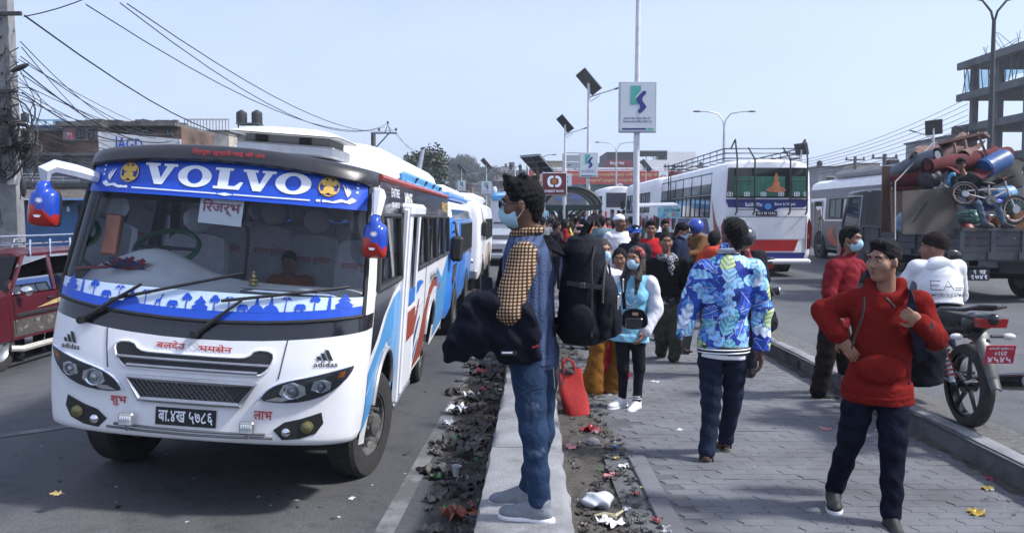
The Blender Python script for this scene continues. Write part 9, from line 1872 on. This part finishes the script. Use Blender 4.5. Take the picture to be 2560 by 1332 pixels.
draped('carpet','loose maroon carpet draped over the top of the load',[(2310,430,15.5),(2480,440,15.6),(2535,375,16.6),(2380,385,17.0)],M_CARP,1);draped('carpet','dusty brown carpet bundle on the top left of the load',[(2262,400,15.9),(2420,395,15.9),(2470,345,16.8),(2318,355,17.0)],pm('dusty_carpet',(.13,.075,.065),.95,var=.3,vs=5),2,.11);draped('carpet','dark maroon carpet fold hanging at the left of the load',[(2228,470,16.0),(2340,462,15.9),(2345,410,16.4),(2235,425,16.5)],M_CARP,3);draped('carpet','grey underlay fold sticking out beneath the maroon roll',[(2330,470,15.5),(2378,478,15.5),(2368,425,15.7),(2335,430,15.7)],pm('underlay',(.2,.18,.17),.9,var=.2),4,.04);draped('carpet','dark sheet covering goods in the middle of the load',[(2340,480,16.2),(2560,480,16.2),(2560,400,17.0),(2330,410,17.0)],pm('dark_sheet',(.02,.02,.022),.9),5,.1)
o=empty('table',(0,0,0),label='upturned wooden table with its legs on top of the load',cat='table');mb=MB();q=[T(2345,362,16.2),T(2460,335,16.4),T(2475,345,17.4),T(2360,372,17.2)];mb.add(q+[p+Vector((0,0,.05))for p in q],[(3,2,1,0),(4,5,6,7),(0,1,5,4),(1,2,6,5),(2,3,7,6),(3,0,4,7)]);mb.build('tabletop',pm('dark_wood',(.10,.045,.035),.6),o,smooth=0)
for(u0,v0,u1,v1)in((2412,350,2418,390),(2446,338,2466,388),(2385,358,2392,395)):mb=MB();mb.tube([T(u0,v0,16.1),T(u1,v1,15.9)],.03,4);mb.build('leg',pm('dark_wood',(.10,.045,.035),.6),o)
o=empty('drum',T(2488,408,15.9),(R(0),R(68),R(20)),'blue ribbed plastic drum lying on the load','drum');mb=MB();mb.lathe([(.05,-.32),(.17,-.31),(.19,-.26),(.175,-.2),(.195,-.12),(.18,-.04),(.195,.05),(.18,.14),(.19,.22),(.15,.3),(.07,.33)],n=20);mb.build('shell',pm('drum_blue',(.02,.075,.22),.4,var=.1),o)
for(u,c,lb)in((2415,(.20,.03,.025),'left red gas cylinder standing behind the tailgate'),(2466,(.13,.11,.10),'right grey gas cylinder standing behind the tailgate')):
 p=T(u,590,15.5);o=empty('gas_cylinder',(p.x,15.5,rz2(8.9)+fz0+.06),label=lb,cat='gas cylinder',group='gas cylinders');mb=MB();mb.lathe([(.12,0),(.15,.04),(.155,.3),(.15,.42),(.10,.50),(.04,.53)],n=20);mb.build('cylinder',pm('gas_%d'%u,c,.5,var=.2),o);mb=MB();mb.lathe([(.045,.5),(.045,.64)],n=12);mb.build('valve',pm('valve_red',(.3,.04,.03),.5),o);mb=MB();mb.tube([(.1*math.cos(a),.1*math.sin(a),.66)for a in[2*math.pi*i/16 for i in range(16)]],.012,6,closed=True);mb.build('collar',M_GREYM,o)
p=T(2515,590,15.5);o=empty('bucket',(p.x,15.45,rz2(8.9)+fz0+.3),label='white plastic bucket behind the tailgate',cat='bucket');mb=MB();mb.lathe([(.13,0),(.16,.22),(.165,.22),(.165,.25),(.155,.25),(.13,.03)],n=20);mb.build('shell',pm('bucket_white',(.55,.57,.6),.4),o)
o=empty('board',(0,0,0),label='orange brown board at the right end of the tailgate',cat='board');mb=MB();mb.box(T(2550,555,15.3),(.22,.04,.42));mb.build('sheet',pm('orange_ply',(.25,.11,.035),.6),o,smooth=0)
def sack(label,u,v,d,r,c,seed,name='sack',rough=.35):o=empty(name,T(u,v,d),label=label,cat='sack');g=Sdf(.05);g.ell((0,0,0),r);g.ell((r[0]*.4,0,r[2]*.3),(r[0]*.6,r[1]*.8,r[2]*.8));g.noise=folds(.014,seed,30,30);link('sack',g.mesh('sack',pm('sack_%d'%u,c,rough,var=.3,vs=8),.018),o)
sack('green plastic wrapped bundle above the left gas cylinder',2420,545,15.6,(.24,.2,.13),(.10,.22,.19),1);sack('shiny blue bag of clothes under the bicycle',2460,512,15.8,(.36,.2,.11),(.015,.03,.30),2);sack('black bag on the left of the load',2325,452,15.7,(.2,.2,.2),(.012,.012,.018),3,rough=.6);sack('colourful red and gold bag beside the seated boy',2500,555,15.6,(.14,.14,.14),(.25,.10,.03),4);sack('pale blue bundle stuffed inside the wardrobe',2262,555,16.6,(.2,.15,.2),(.25,.36,.5),5,rough=.6);sack('light blue bag behind the bicycle frame',2510,485,15.9,(.22,.15,.14),(.12,.28,.48),6);sack('dark green bag at the far right of the load',2548,520,15.9,(.3,.2,.2),(.02,.06,.04),7);sack('small blue printed packet beside the grey underlay',2378,452,15.45,(.08,.06,.12),(.05,.25,.45),8)
mb=MB();mb.tube([T(2238,600,15.0),T(2238,455,15.6),T(2330,360,16.2),T(2420,345,16.5)],.012,5);tag(mb.build('rope',pm('rope_grey',(.3,.29,.27),.9)),'grey rope tied over the left side of the truck load','rope')
bi=empty('bicycle',T(2475,485,15.05),(0,R(8),R(4)),'child mountain bicycle with white and red rims tied on the load','bicycle');
for x,nm in((-.46,'rear_wheel'),(.50,'front_wheel')):
 wh=empty(nm,(x,0,-.06 if x<0 else-.2),parent=bi);rr=.235;wh.scale=(1,1,.8 if x<0 else 1);mb=MB();mb.tube([(rr*math.cos(a),0,rr*math.sin(a))for a in[2*math.pi*i/32 for i in range(32)]],.03,8,closed=True);mb.build('tyre',M_TYRE,wh);mb=MB();mb.tube([((rr-.035)*math.cos(a),0,(rr-.035)*math.sin(a))for a in[2*math.pi*i/32 for i in range(32)]],.012,6,closed=True);mb.build('rim',pm('rim_pink',(.5,.3,.28),.4),wh)
 mb=MB()
 for k in range(16):a=2*math.pi*k/16;mb.cyl((0,0,0),(rr*.85*math.cos(a),0,rr*.85*math.sin(a)),.0025,n=3)
 tag(mb.build('spokes',M_GREYM,wh),kind='stuff');mb=MB();mb.lathe([(.07,-.01),(.07,.01)],(0,-.03,0),'y',16);mb.build('hub_disc',M_GREYM,wh)
M_FRM=pm('frame_silver',(.45,.43,.46),.3,.5)
for nm,pts,r in(('top_tube',[(-.40,0,.0),(.0,0,.08),(.28,0,.12)],.016),('down_tube',[(.0,0,-.10),(.28,0,.09)],.022),('chain_stay',[(-.44,-.03,-.06),(0,-.03,-.10)],.012),('seat_tube',[(0,0,-.10),(-.05,0,.16)],.016),('fork',[(.28,0,.15),(.38,0,-.02),(.50,0,-.2)],.02),('stem',[(.28,0,.14),(.22,0,.28)],.018)):mb=MB();mb.tube([Vector(q)for q in pts],r,8);mb.build(nm,M_FRM,bi)
mb=MB();mb.tube([(.22,-.28,.34),(.22,0,.28),(.22,.28,.34)],.014,8);mb.build('handlebar',M_RUB,bi);mb=MB();mb.ell((-.06,0,.18),(.13,.06,.025));mb.build('saddle',M_RUB,bi);mb=MB();mb.lathe([(.09,-.012),(.09,.012)],(0,-.05,-.1),'y',18);mb.build('chain_ring',M_RIM,bi);mb=MB();mb.tube([(0,-.06,-.1),(.12,-.06,-.15)],.012,6);mb.box((.14,-.1,-.15),(.09,.09,.02));mb.build('pedal',M_RUB,bi)
Lb=T(2440,520,15.6);pb=Person('boy in a black cap and jacket sitting on the truck load behind the bicycle',Vector((Lb.x-.1,15.3,Lb.z-.85)),R(-8),1.55,skin=SK2,res=.013,pix=dict(head=(2402,412,-.02),neck=(2410,436,0),chest=(2418,462,.0),pelvis=(2440,495,.1),sh_r=(2385,450,0),sh_l=(2440,448,0),el_r=(2390,478,-.1),wr_r=(2415,490,-.25),el_l=(2475,462,-.1),wr_l=(2505,450,-.2),hip_r=(2432,500,.1),hip_l=(2455,500,.1),kn_r=(2445,510,-.28),kn_l=(2492,512,-.28),an_r=(2462,560,-.3),an_l=(2510,560,-.3)),head=(R(-14),R(8)),toe=(R(30),R(40)))
pb.body();pb.face();pb.hair('short');pb.cap(M_BLKC);pb.top(cloth('boy_black',(.014,.015,.02)),'jacket',.02,1.9,.9,None,.006,60,hemcut=False);pb.legs(denim('light',(.10,.14,.19),(.2,.24,.3),.56),'jeans',.01,amp=.005);pb.shoes(M_PLAST)
# ================================================================== bags, litter
rb_=empty('shopping_bag',(gnd(1444,1040).x,gnd(1444,1040).y+.05,-.0),(R(-4),R(-10),R(14)),'bright red cloth shopping bag leaning against the divider','bag')
mb=MB();mb.grid(lambda u,v:Vector(((.115-.008*v)*math.copysign(abs(math.cos(2*math.pi*u))**.5,math.cos(2*math.pi*u))+.006*math.sin(9*v+12*u),(.078-.055*v)*math.copysign(abs(math.sin(2*math.pi*u))**.5,math.sin(2*math.pi*u))+.006*math.sin(14*u+5*v),.40*v)),24,12,True);mb.build('bag',pm('bag_red',(.36,.018,.016),.8,var=.12,vs=8,bump=.3,bs=30),rb_,smooth=60)
for s in(-1,1):mb=MB();mb.tube([(-.05,s*.02,.38),(-.045,s*.03,.47),(0,s*.04,.50),(.045,s*.03,.47),(.05,s*.02,.38)],.008,6);mb.build('handle',pm('bag_red',(.36,.018,.016),.8),rb_)
g=Sdf(.03);g.ell((0,0,.39),(.09,.03,.035));g.noise=folds(.012,3,50,50);link('contents',g.mesh('contents',pm('dark_cloth',(.04,.025,.03),.9),.01),rb_)
p=gnd(1940,838,.175);bgk=empty('backpack',(3.34,11.3,.176),(0,0,R(30)),'black rucksack standing on the right kerb beside the leaf print jacket','backpack');g=Sdf(.05);g.ell((0,0,.16),(.17,.13,.16));g.ell((.02,0,.27),(.12,.1,.09));g.ell((0,-.1,.13),(.12,.06,.1));g.noise=folds(.01,8,24,24);link('main_pouch',g.mesh('main_pouch',M_BAG,.012),bgk)
for s in(-1,1):strap_tube('shoulder_strap',[(s*.08,.1,.3),(s*.1,.2,.2),(s*.1,.16,.04)],.05,.012,M_BAG,bgk)
LR=random.Random(9)
def crumple(mb,c,s,seed,flat=.45):
 r=random.Random(seed);n,m=7,6;ax=r.uniform(0,6.28);ph=[r.uniform(0,6.28)for _ in range(6)];ca,sa=math.cos(ax),math.sin(ax)
 def fn(u,v):
  x=(u-.5)*s*(1.3+.3*math.sin(ph[3]));y=(v-.5)*s;z=s*flat*(.5+.5*math.sin(7*u+ph[0])*math.cos(6*v+ph[1]))+s*.18*math.sin(15*u+9*v+ph[2]);x+=s*.12*math.sin(11*v+ph[4]);y+=s*.12*math.sin(10*u+ph[5])
  return(c[0]+x*ca-y*sa,c[1]+x*sa+y*ca,c[2]+max(0,z))
 mb.grid(fn,n,m)
LC=[(.045,.042,.04),(.085,.083,.082),(.022,.02,.02),(.4,.41,.43),(.12,.11,.10),(.04,.10,.04),(.28,.05,.06),(.05,.09,.2),(.35,.28,.1)]
LM=[pm('litter_%d'%i,c,.55,var=.35,vs=25)for i,c in enumerate(LC)]
mb=MB();mb.grid(lambda u,v:((lambda y:(-.72+.08*math.sin(y*2.3)+(divx(y)[0]+.02+.72-.08*math.sin(y*2.3))*u,y,roadz(-.4)+.002+.17*u**1.5*(.6+.4*math.sin(y*3.1+1))*(1 if 5.0<y<12 else .6)+LR.gauss(0,.008)))(3.6+9.5*v)),12,130);heap=tag(mb.build('litter_bed',M_DIRT,smooth=80),kind='stuff')
mb=MB();hs=0
for i in range(560):
 y=LR.choice((LR.uniform(4.2,12.5),LR.uniform(4.2,5.6),LR.uniform(6.2,10.5),LR.uniform(6.2,10.5),LR.uniform(10.5,13)));u=LR.random()**.7;xl=-.70+.08*math.sin(y*2.3);x=xl+(divx(y)[0]-xl)*u;s=LR.choice((LR.uniform(.02,.06),LR.uniform(.02,.06),LR.uniform(.06,.15)));mb.m=LR.choices(range(9),[12,10,12,1.1,7,.35,.25,.2,.3])[0]
 crumple(mb,(x,y,roadz(-.4)+.012+.16*u**1.5),s,i,LR.uniform(.15,.45))
tag(mb.build('litter_scraps',LM,smooth=60,fix=False),kind='stuff')
mb=MB()
for i in range(620):
 y=4.3+14*LR.random()**1.6;x=.36+.5*LR.random();mb.m=LR.choices(range(9),[10,10,8,1.5,6,.4,.4,.3,.5])[0];crumple(mb,(x,y,.004),LR.uniform(.012,.045),2000+i,.35)
for i in range(160):y=LR.uniform(4.6,16);mb.m=LR.choice((0,1,3,4,4));crumple(mb,(LR.choice((LR.uniform(.9,3.1),LR.uniform(2.9,3.18))),y,.001),LR.uniform(.008,.02),4000+i,.25)
for i in range(90):y=LR.uniform(4.3,11);x=LR.uniform(-4.2,-.8);mb.m=LR.choice((0,2,4,4,3));crumple(mb,(x,y,roadz(x)+.002),LR.uniform(.01,.028),6000+i,.25)
tag(mb.build('scattered_crumbs',LM,smooth=60,fix=False),kind='stuff')
def piece(name,u,v,z,s,mat,label,flat=.5,seed=0,rot=0):p=gnd(u,v,z);o=MB();crumple(o,(0,0,0),s,seed,flat*.7);ob=o.build(name,mat,smooth=60,fix=False,loc=p,rot=(0,0,rot));return tag(ob,label,'litter','loose litter')
G_PL=glass('clear_plastic',(.86,.88,.9),.8,1.3,.25)
g=Sdf(.03);g.ell((0,0,.045),(.085,.07,.05));g.ell((.05,0,.03),(.04,.05,.04));g.noise=folds(.012,5,60,60);o=link('plastic_bag',g.mesh('plastic_bag',pm('milky_plastic',(.55,.58,.64),.3,var=.15,vs=12),.007));o.location=gnd(1492,1268,-.005);tag(o,'crumpled white plastic bag lying on the dirt strip','litter','loose litter')
piece('foil_packet',1478,1080,.0,.11,pm('foil_red',(.30,.02,.025),.3,.3,var=.3,vs=10,col2=(.5,.5,.52),thr=.55),'torn red foil packet beside the dirt strip',.8,11)
piece('wrapper',1165,1098,roadz(-.5)+.03,.16,pm('wrap_pink',(.45,.12,.3),.3,.2,var=.3,vs=14,col2=(.6,.6,.62),thr=.5),'pink and silver wrapper at the edge of the litter heap',.25,12)
piece('wrapper',1428,1118,.008,.07,pm('wrap_pinkish',(.5,.2,.2),.5),'small pink ticket on the dirt strip',.2,13);piece('wrapper',1525,1188,.0,.06,pm('wrap_pinkish',(.5,.2,.2),.5),'small pink scrap near the concrete edging',.2,14)
piece('paper_scrap',1560,1165,.0,.06,pm('paper_white',(.6,.6,.6),.8),'white paper scrap at the end of the concrete edging',.2,15);piece('paper_scrap',1525,1305,.0,.10,pm('paper_white',(.6,.6,.6),.8),'sheet of white plastic at the bottom edge of the picture',.2,16)
piece('wrapper',2470,1222,0,.07,pm('wrap_gold',(.4,.28,.05),.35,.3,var=.3,col2=(.6,.6,.62),thr=.5),'gold and white wrapper near the right kerb',.15,17);piece('wrapper',2440,1282,0,.08,pm('wrap_gold2',(.38,.26,.04),.35,.3),'folded gold wrapper on the paving at the lower right',.2,18);piece('wrapper',2478,1196,0,.06,pm('wrap_crimson',(.4,.05,.12),.4),'crimson scrap at the foot of the right kerb',.2,19);piece('wrapper',2063,1072,0,.06,pm('wrap_pinkish',(.5,.2,.2),.5),'pink scrap on the paving left of the red hoodie',.15,20);piece('paper_scrap',1700,1074,0,.035,pm('paper_white',(.6,.6,.6),.8),'tiny white scrap left of the walking man',.3,21);piece('paper_scrap',1638,954,0,.06,pm('paper_white',(.6,.6,.6),.8),'white paper strip on the paving near the sandals',.1,22);piece('leaf',142,1235,-.1,.06,pm('dry_leaf',(.42,.33,.14),.6),'dry yellow leaf on the road in front of the bus',.3,23);piece('paper_scrap',880,1245,-.2,.03,pm('paper_white',(.6,.6,.6),.8),'white scrap on the road by the bus wheel',.3,24);piece('wrapper',1985,893,0.0,.05,pm('wrap_yellow',(.55,.45,.05),.4),'yellow scrap in the drain hole of the right kerb',.5,25)
for k,(u,v,lb)in enumerate(((1148,1200,'crushed paper cup lying in the litter heap'),(1140,1188,'second paper cup standing in the litter heap'))):
 o=empty('paper_cup',gnd(u,v,roadz(-.5)+.05),(R(70 if k==0 else 8),0,R(40)),lb,'cup','paper cups');mb=MB();mb.lathe([(.026,0),(.036,.08),(.038,.083),(.033,.08),(.024,.005)],n=16);mb.build('cup',pm('cup_white',(.55,.55,.56),.6,var=.2),o)
for k,(u,v,s)in enumerate(((1140,1025,.12),(1175,990,.10),(1120,1060,.09),(1235,985,.11))):
 piece('plastic_bag',u,v,roadz(-.5)+.05,s*1.3,pm('milky_plastic',(.55,.58,.64),.3),['thin clear plastic bag on the left of the litter heap','clear plastic scrap high on the litter heap','white torn plastic at the left edge of the litter heap','clear plastic scrap beside the divider edge'][k],.6,40+k)
for k,(u,v)in enumerate(((1150,1095),(1215,1075),(1130,1275))):piece('wrapper',u,v,roadz(-.5)+.05,.10,pm('wrap_green',(.05,.22,.07),.4),['green wrapper at the left of the heap','green wrapper close to the divider','dark green packet near the bottom of the picture'][k],.5,50+k)
piece('packet',1150,1290,roadz(-.5)+.05,.2,pm('packet_brown',(.22,.06,.03),.4,var=.3),'reddish brown crumpled packet at the bottom of the heap',.5,55)
st_=MB();st_.ell((0,0,.02),(.055,.045,.04),9,7);so=st_.build('stone',M_CONC,smooth=0);so.location=gnd(1482,1112,.0);tag(so,'grey stone lying at the edge of the dirt strip','stone')
pe=MB();pe.tube([(-.09,0,.01),(-.03,.02,.012),(.03,-.01,.012),(.08,.04,.025)],[.006,.012,.012,.006],6);pe.tube([(0,0,.012),(.03,-.05,.012)],[.01,.004],5);po=pe.build('banana_peel',pm('peel',(.42,.38,.24),.6));po.location=gnd(1525,1292,.0);tag(po,'pale fruit peel on the dirt strip at the bottom of the picture','litter','loose litter')
bpy.data.scenes.remove(_TSC)
